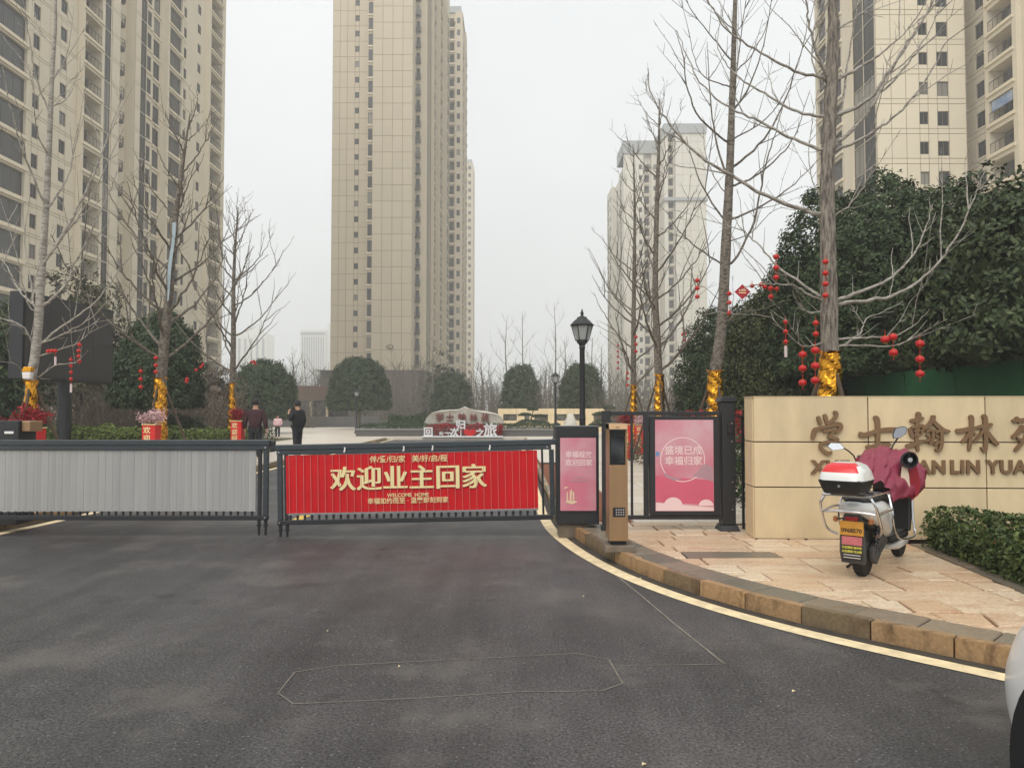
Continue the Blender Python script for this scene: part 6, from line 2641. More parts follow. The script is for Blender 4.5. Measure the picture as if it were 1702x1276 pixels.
def gink(label, Y, trunk_px, r0, limbs, foil_v, seed, mat, h_frac=.2, ln=1.0, group='bare trees wrapped in gold foil along the drive', tw=2.0):
    """generated bare tree: limbs leave at a low angle and sweep upward"""
    rs = random.Random(seed)
    pts = [P(u, v, Y) for u, v in trunk_px]
    n_ = len(pts)
    tp = [(u, v, max(.012, r0 * (1 - i / (n_ - 1)) ** .8 + .008)) for i, (u, v) in enumerate(trunk_px)]
    H = pts[-1].z
    lb = []
    az = rs.random() * 6
    base = Vector((pts[0].x, Y, .1))
    t = thing('bare_tree', label, 'tree', tuple(base), 0, group)
    cm = catmull([tuple(base) + (r0 * 1.25,)] + [tuple(p) + (q[2],) for p, q in zip(pts, tp)], 5)
    mb = MB()
    mb.tube([Vector(c[:3]) for c in cm], [max(.006, c[3]) for c in cm], 10)
    mb.build('trunk', mat, t, W=True, smooth=True, angle=1.2)
    for k in range(limbs):
        f = h_frac + (1 - h_frac) * (k + .5 + rs.uniform(-.3, .3)) / limbs
        i = min(len(cm) - 2, int(f * (len(cm) - 1)))
        p = Vector(cm[i][:3])
        az += 2.4 + rs.uniform(-.4, .4)
        L = ln * (1.25 - f) * H * .36 * rs.uniform(.75, 1.25)
        el = .5 + .3 * f + rs.uniform(-.12, .12)
        rr = cm[i][3] * .3 + .007
        q = [p]
        m_ = 6
        for j in range(m_):
            e = el + (1.22 - el) * (j / m_)
            aa = az + rs.uniform(-.18, .18)
            q.append(q[-1] + Vector((math.cos(aa) * math.cos(e), math.sin(aa) * math.cos(e), math.sin(e))) * L / m_)
        qs = [Vector(c) + Vector((rs.uniform(-1, 1), rs.uniform(-1, 1), rs.uniform(-1, 1))) * .018 for c in catmull([tuple(a) for a in q], 3)]
        mb = MB()
        mm = len(qs)
        mb.tube(qs, [max(.005, rr * (1 - .8 * j / (mm - 1))) for j in range(mm)], 6)
        twigs(mb, qs[2:], rr, rs, tw, .55, .007)
        for _ in range(3):
            j = rs.randrange(4, mm - 2)
            d = (qs[j + 1] - qs[j]).normalized()
            s = d.cross(Vector((rs.uniform(-1, 1), rs.uniform(-1, 1), rs.uniform(-1, 1)))).normalized()
            e = qs[j] + (d * .7 + s * .7 + Vector((0, 0, .5))) * L * rs.uniform(.25, .5)
            w_ = wiggle(qs[j], e, 4, .03, rs)
            mb.tube(w_, [rr * .45, rr * .38, rr * .3, rr * .2, .004], 5)
            twigs(mb, w_, rr, rs, tw, .4, .006)
        mb.build('branch', mat, t, W=True, smooth=True, angle=1.5)
    if foil_v:
        ft_ = P(trunk_px[0][0], foil_v, Y)
        foil(t, Vector((base.x, Y, .3)), Vector((base.x + .3 * (ft_.x - base.x), Y, ft_.z)), r0, seed)
        stakes(t, base.x, Y, ft_.z + .15, .8, seed)
    return t


gink('third bare tree on the right with gold foil before the hazy tower', 20.5, [(1096, 660), (1092, 560), (1089, 480), (1092, 339), (1095, 241), (1096, 165)], .11, 26, 622, 11, BARK_BIG, .22, .82)
gink('farthest right bare tree with gold foil beside the third one', 25, [(1053, 660), (1053, 560), (1054, 450), (1055, 340), (1052, 240)], .095, 26, 640, 12, BARK_BIG, .24, .68)
gink('second left bare tree with gold foil and a pale blue ribbon', 17.2, [(266, 660), (274, 560), (283, 470), (290, 380), (304, 270), (316, 190)], .12, 26, 628, 13, BARK_BIG, .25, 1.0)
gink('third left bare tree with gold foil against the pale sky', 21.6, [(386, 660), (388, 560), (388, 480), (391, 410), (396, 345)], .08, 26, 637, 14, BARK_BIG, .28, 1.0)
# ribbon on the second left tree
rb = MB()
p0, p1 = P(291, 370, 17.0), P(279, 500, 17.05)
for i in range(13):
    k = i / 12
    c = p0.lerp(p1, k)
    w_ = .065 * (1 - .4 * k)
    s = .014 * math.sin(k * 8)
    rb.v += [(c.x - w_ + s, c.y + s, c.z), (c.x + w_ * .6 + s, c.y - .03 - s, c.z), (c.x + w_ * .6 + s, c.y - .02 - s, c.z), (c.x - w_ + s, c.y + .01 + s, c.z)]
for i in range(12):
    for j in range(4):
        j2 = (j + 1) % 4
        rb.f.append((i * 4 + j, i * 4 + j2, i * 4 + 4 + j2, i * 4 + 4 + j))
        rb.m.append(0)
tag(rb.build('ribbon', M('pale_blue_plastic', rgb(160, 176, 182), .4, var=.15, vscale=3), smooth=True), 'pale blue plastic ribbon hanging along a left tree trunk', 'ribbon')

# thin saplings farther back
for i, (u, Y, vt, vb, lab) in enumerate((
        (843, 70, 525, 0, 'thin bare sapling left of the far dome trees'),
        (868, 74, 518, 0, 'thin bare sapling behind the dome left of the lamps'),
        (921, 66, 503, 0, 'tallest thin bare sapling behind the small lamp'),
        (938, 70, 565, 0, 'short bare sapling between the two far domes'),
        (985, 60, 560, 0, 'bare sapling right of the nearest lamp head'),
        (1000, 66, 575, 0, 'bare sapling before the hazy towers'),
        (720, 80, 560, 0, 'bare tree before the middle tower side'),
        (700, 84, 590, 0, 'small bare tree at the podium of the middle tower'),
        (800, 78, 585, 0, 'small bare tree right of the middle tower'),
        (485, 66, 585, 0, 'bare sapling left of the middle tower podium'),
        (345, 44, 480, 0, 'bare tree before the far end of the left tower'),
        (215, 40, 470, 0, 'bare tree before the left tower recess'),
        (320, 36, 540, 0, 'small bare tree right of the left dome'),
        (1040, 48, 560, 0, 'small bare tree behind the right foil trees'))):
    zt = P(u, vt, Y).z
    gink(lab, Y, [(u, 690), (u + random.uniform(-2, 2), 640), (u + random.uniform(-3, 3), (vt + 640) / 2), (u, vt)], .05 + .0006 * Y, 13, None, 30 + i, TWIG_FAR, .2, 1.05, 'bare saplings in the background', 1.2)


# twiggy shrubs: many thin stems
def twig_bush(name, label, u, Y, wd, zt, n_, mat, seed, cat='shrub', z0=.1):
    rs = random.Random(seed)
    x = at(u, Y)
    t = thing(name, label, cat, (x, Y, z0), 0, 'bare twiggy shrubs')
    mb = MB()
    for k in range(n_):
        a = rs.random() * 2 * PI
        r = rs.random() ** .6
        b0 = Vector((.25 * wd * r * math.cos(a), .25 * wd * r * math.sin(a), 0))
        e = Vector((wd * r * math.cos(a), wd * r * math.sin(a), zt * rs.uniform(.6, 1.05) * (1 - .35 * r * r)))
        w_ = wiggle(b0, e, 5, .05 * wd, rs)
        mb.tube(w_, [.018, .014, .011, .008, .006, .004], 4, False)
        for j in range(5):
            i = rs.randrange(1, 5)
            f = w_[i] + (Vector((rs.uniform(-1, 1), rs.uniform(-1, 1), rs.uniform(.2, 1.2)))).normalized() * rs.uniform(.2, .5) * wd * .6
            w2 = wiggle(w_[i], f, 2, .03 * wd, rs)
            mb.tube(w2, [.008, .006, .004], 3, False)
            g2 = w2[1] + Vector((rs.uniform(-1, 1), rs.uniform(-1, 1), rs.uniform(.2, 1))) * .18 * wd
            mb.tube([w2[1], g2], [.005, .003], 3, False)
    mb.build('stems', mat, t)
    return t


for i, (u, Y, wd, zt, lab) in enumerate((
        (90, 26, 1.6, 3.0, 'bare brown shrub under the outdoor screen'),
        (160, 27, 1.5, 2.6, 'bare brown shrub right of the screen pole'),
        (212, 26, 1.5, 3.4, 'tall bare brown shrub left of the left dome tree'),
        (300, 27, 1.5, 2.6, 'bare brown shrub below the left dome tree'),
        (350, 32, 1.7, 3.0, 'bare brown shrub left of the third left tree'),
        (15, 24, 1.4, 2.4, 'bare brown shrub at the far left edge'),
        (510, 60, 2.4, 4.0, 'bare grey shrub left of the pavilion'),
        (680, 66, 2.2, 3.6, 'bare grey shrub left of the engraved boulder'),
        (800, 60, 2.0, 4.2, 'bare grey shrub right of the engraved boulder'),
        (830, 66, 2.2, 4.6, 'bare grey shrub behind the slotted wall'),
        (910, 58, 1.8, 4.4, 'bare grey shrub between the far dome trees'),
        (1010, 50, 2.0, 3.8, 'bare grey shrub right of the nearest lamp'),
        (1060, 38, 2.0, 3.0, 'bare shrub behind the third foil tree'),
        (1125, 34, 2.0, 3.0, 'bare shrub between foil tree and evergreen dome'))):
    twig_bush('bare_shrub', lab, u, Y, wd, zt, 70, TWIG_FAR if Y > 35 else TWIG_DARK, 70 + i)

# far wood along the horizon, one grey mass
rs = random.Random(5)
mb = MB()
for k in range(900):
    x, y = rs.uniform(-75, 60), rs.uniform(92, 125)
    if -38 < x < -10:
        y = rs.uniform(88, 118)
    h = rs.uniform(3.5, 7.5)
    p = Vector((x, y, 0))
    w_ = wiggle(p, p + Vector((rs.uniform(-.8, .8), rs.uniform(-.8, .8), h)), 3, .25, rs)
    mb.tube(w_, [.09, .07, .045, .015], 4, False)
    for j in range(9):
        i = rs.randrange(1, 3)
        q = w_[i].lerp(w_[i + 1], rs.random())
        e = q + Vector((rs.uniform(-1.3, 1.3), rs.uniform(-1.3, 1.3), rs.uniform(.5, 2)))
        mb.tube(wiggle(q, e, 2, .12, rs), [.03, .022, .01], 3, False)
fw = mb.build('far_wood', TWIG_FAR)
tag(fw, 'grey mass of bare trees along the horizon', 'wood', kind='stuff')
pts = np.stack([rng.uniform(-80, 60, 9000), rng.uniform(95, 125, 9000), rng.uniform(.1, 3.6, 9000) * rng.random(9000) ** .5], 1)
fb_ = leaves('far_undergrowth', pts - np.array([0, 110, 0]), np.tile([0., -1., .6], (9000, 1)), .55, LEAF_OLIVE, None, (0, 110, 0), kind='stuff')
tag(fb_, 'dull olive undergrowth along the horizon', 'undergrowth', kind='stuff')
# ground cover in the left bed
pts = np.stack([rng.uniform(-26, -10.7, 16000), rng.uniform(11, 37, 16000), rng.uniform(.1, .2, 16000)], 1)
gc = leaves('ground_cover', pts - np.array([-20, 24, .08]), np.tile([0., -.3, 1.], (16000, 1)), .09, LEAF_OLIVE, None, (-20, 24, .08), kind='stuff')
tag(gc, 'low green ground cover in the left planting bed', 'ground cover', kind='stuff')

# ------------------------------------------------------------------ lanterns on the trees
LM = MB()
LM.lathe([(.3, -.8), (.72, -.66), (.96, -.34), (1.0, 0), (.96, .34), (.72, .66), (.3, .8)], 16)
LMesh = LM.mesh('lantern', LANTERN, smooth=True, angle=1.5)
CapM = MB().lathe([(.3, .8), (.33, .82), (.33, .92), (.2, .95)], 10).lathe([(.2, -.95), (.33, -.92), (.33, -.82), (.3, -.8)], 10).mesh('cap', GOLD)
TasM = MB().lathe([(.04, -1.9), (.1, -1.8), (.06, -1.0), (.03, -.95)], 6).mesh('tassel', LANTERN)


TAG_PAPER = M('faded_tag_paper', rgb(196, 178, 176), .7)


def lantern_string(label, Y, u, vs, d_px, tag_v=None, top=None):
    r = d_px / 2 * Y / F
    ps = [P(u if not isinstance(u, (list, tuple)) else u[i], v, Y) for i, v in enumerate(vs)]
    t = thing('lantern_string', label, 'lanterns', tuple(ps[0]), 0, 'red lantern strings on the bare trees')
    mb = MB()
    tp = ps[0] + Vector((0, 0, r * 2.2))
    if len(ps) > 1 or not isinstance(u, (list, tuple)):
        mb.tube([tp] + ps + ([P(u if not isinstance(u, (list, tuple)) else u[-1], tag_v, Y)] if tag_v else []), .004, 4)
    mb.build('cord', LANTERN, t, W=True)
    for i, p in enumerate(ps):
        o = link('lantern', LMesh, t, p - ps[0])
        o.scale = (r, r, r)
        link('cap', CapM, o)
        if i == len(ps) - 1:
            link('tassel', TasM, o)
    if tag_v:
        q = P(u if not isinstance(u, (list, tuple)) else u[-1], tag_v, Y)
        m2 = MB().box(q.x - .017, q.x + .017, Y - .004, Y + .004, q.z - .07, q.z + .07)
        m2.build('paper_tag', TAG_PAPER, t, W=True)
    return t


for lab, Y, u, vs, d, tv in (
        ('string of four red lanterns on the trunk of the biggest bare tree', 9.5, 1372, (435, 454, 472, 491), 10, None),
        ('red lantern pair just above the gold foil of the biggest bare tree', 9.4, 1356, (537, 555), 10, None),
        ('string of three large lanterns left of the gold foil on the biggest tree', 9.2, 1355, (582, 608, 632), 14, None),
        ('string of three lanterns hanging leftmost of the big foil wrap', 9.25, 1334, (589, 612, 636), 13, None),
        ('cluster of three lanterns on the lower right limb of the biggest tree', 9.2, (1471, 1484, 1485), (564, 560, 586), 14, None),
        ('string of three lanterns farthest right in front of the hoarding', 9.15, 1529, (571, 597, 621), 14, None),
        ('small lantern pair with a white tag on the left limb of the biggest tree', 9.3, 1306, (535, 551, 568), 8, 584),
        ('string of three lanterns against the dark dome left of the biggest trunk', 9.5, 1290, (427, 445, 461), 10, None),
        ('string of three lanterns on the trunk of the second right tree', 14.1, 1212, (488, 503, 520), 8, None),
        ('row of small lanterns along a limb left of the biggest tree', 9.5, (1250, 1265, 1271, 1280, 1291), (475, 473, 477, 480, 480), 8, None),
        ('single lantern below the limb lantern row', 9.5, 1281, (479, 493), 9, None),
        ('string of three lanterns before the pale sky left of the second right tree', 14.0, 1159, (466, 479, 493), 8, None),
        ('string of lanterns on the farthest right foil tree', 24.6, 1057, (560, 572, 584), 6, None),
        ('long faint string of lanterns left of the farthest right foil tree', 25, 1027, (574, 584, 593, 602, 612), 4, None),
        ('short faint string low on the farthest right foil tree', 25, 1043, (620, 629, 640), 5, None),
        ('small lanterns before the leftmost evergreen dome', 20.2, (1135, 1138, 1138), (556, 554, 565), 6, None),
        ('long string of lanterns at the right of the nearest left tree', 12.2, (132, 131, 131, 132), (573, 583, 592, 600), 7, None),
        ('string of four lanterns with a white tag before the screen', 12.2, 118, (598, 608, 619, 630), 6, 645),
        ('lantern cluster left on the screen with a white tag', 12.2, (80, 86, 92), (584, 583, 583), 7, 600),
        ('string of three lanterns left of the second left tree', 17, 234, (617, 630, 643), 7, None),
        ('string of three lanterns on the trunk of the second left tree', 16.9, 259, (595, 607, 618), 7, None),
        ('small lanterns on the right limb of the second left tree', 17, (337, 334, 326), (606, 610, 615), 5, None),
        ('single lantern at the end of a low right limb of the second left tree', 17, (311, 310), (630, 634), 6, None),
        ('tiny lanterns on the limb of the third left tree', 21.4, (418, 422, 424), (602, 600, 604), 5, None)):
    lantern_string(lab, Y, u, vs, d, tv)
# red diamond greeting on the limb
p = P(1234, 485, 9.4)
t = thing('paper_diamond', 'red diamond paper greeting on a limb left of the biggest tree', 'paper ornament', tuple(p))
mb = MB()
mb.prism([(-.1, 0), (0, -.095), (.1, 0), (0, .095)], -.004, .004)
mb.build('paper', M('dark_red_paper', rgb(164, 28, 44), .6, var=.1, vscale=8), t)
for dz in (.012, -.018):
    mb = MB()
    mb.box(-.045, .045, -.0055, -.0043, dz, dz + .012)
    mb.build('writing_line', GOLD_PRINT, t)
# gift pouch at the nearest left trunk
p = P(46, 620, 12.25)
t = thing('gift_pouch', 'gold and white pouch tied to the nearest left trunk', 'pouch', tuple(p))
mb = MB()
mb.taper(-.07, .06, -.03, .05, -.1, -.08, .07, -.04, .06, .02)
mb.build('bag', WHITE_PRINT, t, bevel=.02)
mb = MB()
mb.taper(-.08, .07, -.04, .06, .021, -.06, .08, -.03, .05, .1)
mb.build('top', GOLD, t, bevel=.01)

# ------------------------------------------------------------------ red flower stands
def flower_stand(label, u, Y, vtop, wd, mat, text, fw, fh, seed, z0=.1):
    x = at(u, Y)
    zt = P(u, vtop, Y).z
    t = thing('flower_stand', label, 'flower stand', (x, Y, z0), 0, 'red flower stands')
    mb = MB()
    mb.taper(-wd * .46, wd * .46, -wd * .46, wd * .46, 0, -wd / 2, wd / 2, -wd / 2, wd / 2, zt - z0)
    mb.build('column', RED_CORE, t)
    mb = MB()
    mb.box(-wd / 2 - .01, wd / 2 + .01, -wd / 2 - .01, wd / 2 + .01, zt - z0 + .002, zt - z0 + .02)
    mb.build('rim', GOLD_PRINT, t)
    for i, ch in enumerate(text):
        o = link('lettering', text_mesh(ch, wd * .55, GOLD_PRINT, .003, .001), t)
        o.location = (-wd * .12, -wd / 2 - .004, zt - z0 - wd * (.42 + i * .62))
        o.rotation_euler = (PI / 2, 0, 0)
    rs = np.random.default_rng(seed)
    n_ = 900
    sp = MB()
    pl_, nl_ = [], []
    for k in range(26):
        a = rs.random() * 2 * PI
        e = rs.uniform(.3, 1.4)
        L = rs.uniform(.6, 1)
        tip = Vector((fw * L * math.cos(a) * math.cos(e), fw * L * .8 * math.sin(a) * math.cos(e), fh * L * math.sin(e) + .05))
        o = Vector((0, 0, zt - z0))
        sp.tube([o, o + tip * .5 + Vector((0, 0, .05)), o + tip], [.006, .005, .003], 4, False)
        for j in range(n_ // 26):
            f = rs.uniform(.35, 1.05)
            q = o + tip * f
            pl_.append((q.x + rs.normal(0, .035), q.y + rs.normal(0, .035), q.z + rs.normal(0, .03)))
            nl_.append((tip.x, tip.y, tip.z))
    sp.build('stems', TWIG_DARK, t)
    leaves('blossom', np.array(pl_), np.array(nl_), .055, mat, t, aspect=.55)
    return t


flower_stand('red stand with red blossom behind the grey arm at far left', 48, 11.5, 712, .34, BLOSSOM_RED, '欢', .42, .34, 1)
flower_stand('red stand with fluffy pink blossom behind the grey arm', 253, 16, 706, .28, BLOSSOM_PINK, '欢迎', .42, .34, 2)
flower_stand('red stand with dark red blossom beside the man in maroon', 396, 20, 700, .28, BLOSSOM_RED, '欢迎回', .30, .32, 3)
flower_stand('red stand with pink blossom seen through the gate bars', 1062, 24, 707, .28, BLOSSOM_PINK, '欢迎回家', .30, .3, 4)
flower_stand('red stand with red blossom behind the intercom post', 1040, 21.5, 706, .28, BLOSSOM_RED, '欢迎回家', .36, .34, 5)
# poinsettias at the foot of the second right tree
pts = np.stack([rng.uniform(3.2, 4.6, 700), rng.uniform(13.6, 15, 700), rng.uniform(.9, 1.5, 700)], 1)
t = thing('red_flowers', 'red flowers at the foot of the second right tree behind the poster gate', 'flowers', (3.9, 14.3, .1))
leaves('blossom', pts - np.array([3.9, 14.3, .1]), np.tile([0., 0., 1.], (700, 1)), .09, BLOSSOM_RED, t)
mb = MB()
for k in range(40):
    x, y = rng.uniform(-.6, .6), rng.uniform(-.6, .6)
    mb.tube([(x, y, 0), (x * 1.05, y * 1.05, 1.1)], .008, 4)
mb.build('stems', TWIG_DARK, t)

# ------------------------------------------------------------------ people
SKIN = M('skin', rgb(196, 150, 122), .55, var=.05, vscale=10)
HAIR = M('black_hair', rgb(26, 23, 22), .6, var=.2, vscale=30)
MAROON_COAT = M('dark_maroon_jacket', rgb(62, 30, 36), .8, var=.15, vscale=5, bump=.4, bscale=14)
BLACK_COAT = M('black_jacket', rgb(30, 30, 34), .8, var=.15, vscale=5, bump=.4, bscale=14)
PINK_COAT = M('pale_pink_coat', rgb(226, 186, 190), .75, var=.08, vscale=6, bump=.4, bscale=14)
DARK_TROUSER = M('dark_trousers', rgb(32, 33, 38), .85, var=.15, vscale=6, bump=.2)
SHOE = M('dark_shoe', rgb(34, 30, 28), .6)
WHITE_SHOE = M('white_shoe', rgb(216, 214, 210), .6)


def skin(name, vs, es, rs_, mat, parent, sub=2, root=0):
    me = bpy.data.meshes.new(name)
    me.from_pydata(vs, es, [])
    o = bpy.data.objects.new(name, me)
    COL.objects.link(o)
    m_ = o.modifiers.new('skin', 'SKIN')
    m_.use_smooth_shade = True
    for i, r in enumerate(rs_):
        me.skin_vertices[0].data[i].radius = (r, r) if not isinstance(r, tuple) else r
        me.skin_vertices[0].data[i].use_root = (i == root)
    s_ = o.modifiers.new('sub', 'SUBSURF')
    s_.levels = sub
    dg = bpy.context.evaluated_depsgraph_get()
    dg.update()
    m2 = bpy.data.meshes.new_from_object(o.evaluated_get(dg))
    bpy.data.objects.remove(o)
    bpy.data.meshes.remove(me)
    m2.materials.clear()
    m2.materials.append(mat)
    for p in m2.polygons:
        p.use_smooth = True
    return link(name, m2, parent)


def person(label, loc, rz, H, coat, trousers, shoes, pose, hair_len=.1, build=1.0, head_down=0.0, coat_len=.0, group=None):
    """front is -Y in local space; every joint given for a 1.72 m body and scaled"""
    t = thing('person', label, 'person', loc, rz, group)
    k = H / 1.72
    ar, al = pose['arm_r'], pose['arm_l']           # elbow, wrist offsets
    J = {'pel': (0, 0, .95), 'belly': (0, .0, 1.1), 'chest': (0, .01, 1.30), 'neck': (0, .01, 1.47), 'head0': (0, -.01 - head_down * .3, 1.55), 'head1': (0, -.015 - head_down, 1.655 - head_down * .2),
         'shr': (-.185, .01, 1.40), 'shl': (.185, .01, 1.40), 'elr': ar[0], 'ell': al[0], 'wrr': ar[1], 'wrl': al[1], 'har': ar[2], 'hal': al[2],
         'hpr': (-.095, 0, .9), 'hpl': (.095, 0, .9), 'knr': (-.10, pose['kn'][0], .5), 'knl': (.10, pose['kn'][1], .5),
         'anr': (-.105, pose['an'][0], .09), 'anl': (.105, pose['an'][1], .09), 'tor': (-.115, pose['an'][0] - .15, .035), 'tol': (.115, pose['an'][1] - .15, .035)}
    order = list(J)
    idx = {n_: i for i, n_ in enumerate(order)}
    E = [('pel', 'belly'), ('belly', 'chest'), ('chest', 'neck'), ('neck', 'head0'), ('head0', 'head1'), ('chest', 'shr'), ('chest', 'shl'), ('shr', 'elr'), ('shl', 'ell'), ('elr', 'wrr'), ('ell', 'wrl'),
         ('wrr', 'har'), ('wrl', 'hal'), ('pel', 'hpr'), ('pel', 'hpl'), ('hpr', 'knr'), ('hpl', 'knl'), ('knr', 'anr'), ('knl', 'anl'), ('anr', 'tor'), ('anl', 'tol')]
    Rd = {'pel': .125, 'belly': .12, 'chest': .13, 'neck': .055, 'head0': .078, 'head1': .086, 'shr': .06, 'shl': .06, 'elr': .043, 'ell': .043, 'wrr': .03, 'wrl': .03, 'har': .032, 'hal': .032,
          'hpr': .085, 'hpl': .085, 'knr': .058, 'knl': .058, 'anr': .04, 'anl': .04, 'tor': .035, 'tol': .035}
    V = [tuple(c * k for c in J[n_]) for n_ in order]
    skin('body', V, [(idx[a], idx[b]) for a, b in E], [Rd[n_] * k for n_ in order], SKIN, t)
    # fingers and face
    for s in ('r', 'l'):
        h = Vector(J['ha' + s])
        wv = Vector(J['wr' + s])
        d = (h - wv).normalized()
        sd = d.cross(Vector((1, 0, 0)))
        sd = sd.normalized() if sd.length > .1 else Vector((0, 1, 0))
        mb = MB()
        for f, L in enumerate((.07, .08, .075, .06)):
            p = h + d * .015 + sd * (f - 1.5) * .018
            mb.tube([p * k, (p + d * L * .6) * k, (p + d * L + Vector((0, 0, 0)) - sd.cross(d) * .015) * k], [.0095 * k, .009 * k, .007 * k], 6)
        p = h - sd * .035
        mb.tube([p * k, (p + d * .03 - sd * .02) * k, (p + d * .06 - sd * .018) * k], [.011 * k, .010 * k, .008 * k], 6)
        mb.build('fingers', SKIN, t, smooth=True)
    hc = Vector(J['head1']) * k
    f_ = MB()
    f_.taper(-.014, .014, -.108, -.08, -.035, -.008, .008, -.1, -.08, .01)
    f_.v = [(x * k + hc.x, y * k + hc.y, z * k + hc.z) for x, y, z in f_.v]
    f_.build('nose', SKIN, t)
    f_ = MB()
    for sx in (-1, 1):
        f_.lathe([(.002, -.01), (.011, -.004), (.011, .004), (.002, .01)], 8, (sx * .032, -.082, .012))
    f_.box(-.024, .024, -.09, -.08, -.062, -.052)
    f_.v = [(x * k + hc.x, y * k + hc.y, z * k + hc.z) for x, y, z in f_.v]
    f_.build('eyes_and_mouth', HAIR, t)
    f_ = MB()
    for sx in (-1, 1):
        f_.lathe([(.004, -.03), (.014, -.01), (.016, .015), (.006, .03)], 8, (sx * .088, .005, -.005))
    f_.v = [(x * k + hc.x, y * k + hc.y, z * k + hc.z) for x, y, z in f_.v]
    f_.build('ears', SKIN, t)
    # hair as a lumpy shell over the back and top
    n_ = 24
    hm = MB()
    rs = random.Random(int(H * 100))
    rows = 12
    for i in range(rows + 1):
        th = PI * .66 * i / rows
        for j in range(n_):
            ph = 2 * PI * j / n_
            front = max(0, -math.sin(ph))
            tt = th * (1 - .42 * front)
            r = .108 + rs.uniform(-.003, .004)
            hm.v.append(((r * .92 * math.sin(tt) * math.cos(ph)) * k + hc.x, (r * 1.05 * math.sin(tt) * math.sin(ph) + .008) * k + hc.y, (r * math.cos(tt) * 1.02 - (hair_len if i == rows and front < .2 else 0)) * k + hc.z + .012 * k))
    for i in range(rows):
        for j in range(n_):
            j2 = (j + 1) % n_
            hm.f.append((i * n_ + j, (i + 1) * n_ + j, (i + 1) * n_ + j2, i * n_ + j2))
            hm.m.append(0)
    hm.build('hair', HAIR, t, smooth=True, angle=2)
    # jacket
    b_ = build
    cz = .88 - coat_len
    cv = [(0, 0, cz), (0, 0, 1.0), (0, 0, 1.15), (0, .01, 1.32), (0, .012, 1.43), (0, .01, 1.475), (-.19, .01, 1.40), (.19, .01, 1.40), ar[0], al[0],
          tuple(Vector(ar[0]).lerp(Vector(ar[1]), .93)), tuple(Vector(al[0]).lerp(Vector(al[1]), .93))]
    ce = [(0, 1), (1, 2), (2, 3), (3, 4), (4, 5), (3, 6), (3, 7), (6, 8), (7, 9), (8, 10), (9, 11)]
    cr = [(.185 * b_, .14 * b_), (.18 * b_, .14 * b_), (.175 * b_, .142 * b_), (.185 * b_, .145 * b_), (.13, .11), (.085, .08), .088 * b_, .088 * b_, .07, .07, .052, .052]
    cr = [tuple(c * k for c in (r if isinstance(r, tuple) else (r, r))) for r in cr]
    skin('jacket', [tuple(c * k for c in v) for v in cv], ce, cr, coat, t, root=2)
    tv = [J['pel'], J['hpr'], J['hpl'], J['knr'], J['knl'], tuple(Vector(J['knr']).lerp(Vector(J['anr']), .9)), tuple(Vector(J['knl']).lerp(Vector(J['anl']), .9))]
    skin('trousers', [tuple(c * k for c in v) for v in tv], [(0, 1), (0, 2), (1, 3), (2, 4), (3, 5), (4, 6)], [r * k for r in (.13, .105, .105, .08, .08, .066, .066)], trousers, t)
    for s in ('r', 'l'):
        a, b2 = J['an' + s], J['to' + s]
        skin('shoe', [tuple(c * k for c in (a[0], a[1] + .03, .05)), tuple(c * k for c in (b2[0], b2[1] + .06, .045)), tuple(c * k for c in (b2[0], b2[1] - .03, .038))], [(0, 1), (1, 2)], [.052 * k, .05 * k, .038 * k], shoes, t)
    return t


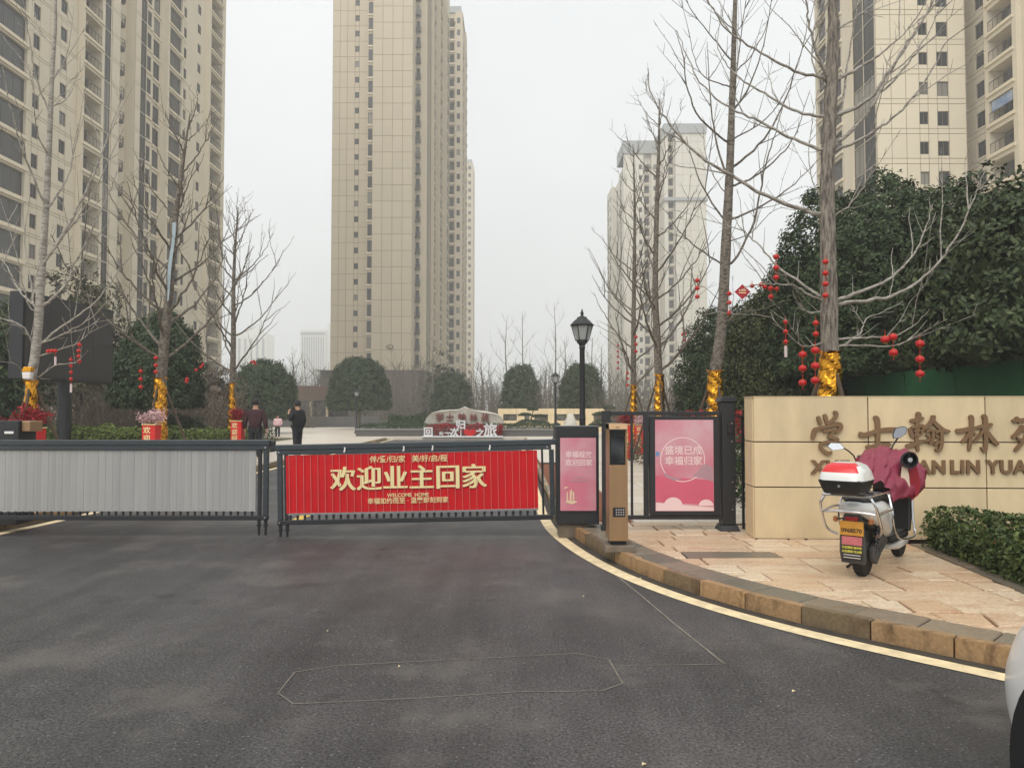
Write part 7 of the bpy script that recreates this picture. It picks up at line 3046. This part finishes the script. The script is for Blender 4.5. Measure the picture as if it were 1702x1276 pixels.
hang = {'arm_r': ((-.27, .03, 1.13), (-.29, -.04, .9), (-.29, -.06, .82)), 'arm_l': ((.27, .03, 1.13), (.29, -.04, .9), (.29, -.06, .82)), 'kn': (-.02, .0), 'an': (0, .03)}
pocket = {'arm_r': ((-.27, .06, 1.14), (-.2, -.1, .98), (-.16, -.14, .93)), 'arm_l': ((.27, .06, 1.14), (.2, -.1, .98), (.16, -.14, .93)), 'kn': (-.02, -.03), 'an': (.02, -.02)}
smoke = {'arm_r': ((-.26, .03, 1.13), (-.25, -.08, .92), (-.25, -.1, .84)), 'arm_l': ((.25, -.05, 1.14), (.12, -.26, 1.34), (.07, -.28, 1.42)), 'kn': (-.02, .02), 'an': (0, .05)}
person('person in a dark maroon jacket seen from behind beside a red stand', (at(425, 20), 20, .12), PI + .1, 1.66, MAROON_COAT, DARK_TROUSER, WHITE_SHOE, hang, .03, 1.04)
person('small person in a pale pink coat between the two dark jackets', (at(462, 36.5), 36.5, .12), .15, 1.16, PINK_COAT, DARK_TROUSER, WHITE_SHOE, pocket, .05, 1.25, .01, -.02)
person('person in a long black jacket turned to the left', (at(495, 22), 22, .12), -PI / 2 - .5, 1.64, BLACK_COAT, DARK_TROUSER, SHOE, smoke, .03, 1.02, .02, .05)

# small stone benches and low walls in the left garden
for (u0, u1, v0, v1, Y, lab) in ((318, 372, 693, 699, 32, 'low grey stone ledge behind the lime hedge'), (300, 360, 702, 706, 30, 'lower pale stone step left of the third left tree')):
    a, b_ = P(u0, v1, Y), P(u1, v0, Y)
    mb = MB()
    mb.box(a.x, b_.x, Y, Y + .5, .08, b_.z - .06)
    o_ = mb.build('stone_ledge', PLANTER)
    tag(o_, lab, 'ledge')
    mb = MB()
    mb.box(a.x - o_.location.x - .04, b_.x - o_.location.x + .04, -.3, .3, b_.z - .058 - o_.location.z, b_.z - o_.location.z)
    mb.build('cap', PLANTER_CAP, o_)

# ------------------------------------------------------------------ damp winter air
hz = MB()
hz.box(-850, 850, -55, 850, -1.0, 101.5)
HZ = bpy.data.materials.new('damp_air')
HZ.use_nodes = True
hn, hl = HZ.node_tree.nodes, HZ.node_tree.links
hn.remove(hn['Principled BSDF'])
pv_ = hn.new('ShaderNodeVolumePrincipled')
pv_.inputs['Color'].default_value = (.96, .97, .98, 1)
pv_.inputs['Density'].default_value = .0016
hl.new(pv_.outputs[0], hn['Material Output'].inputs['Volume'])
ho = hz.build('haze', HZ)
tag(ho, kind='stuff')
ho['label'] = 'pale damp haze over the whole place'
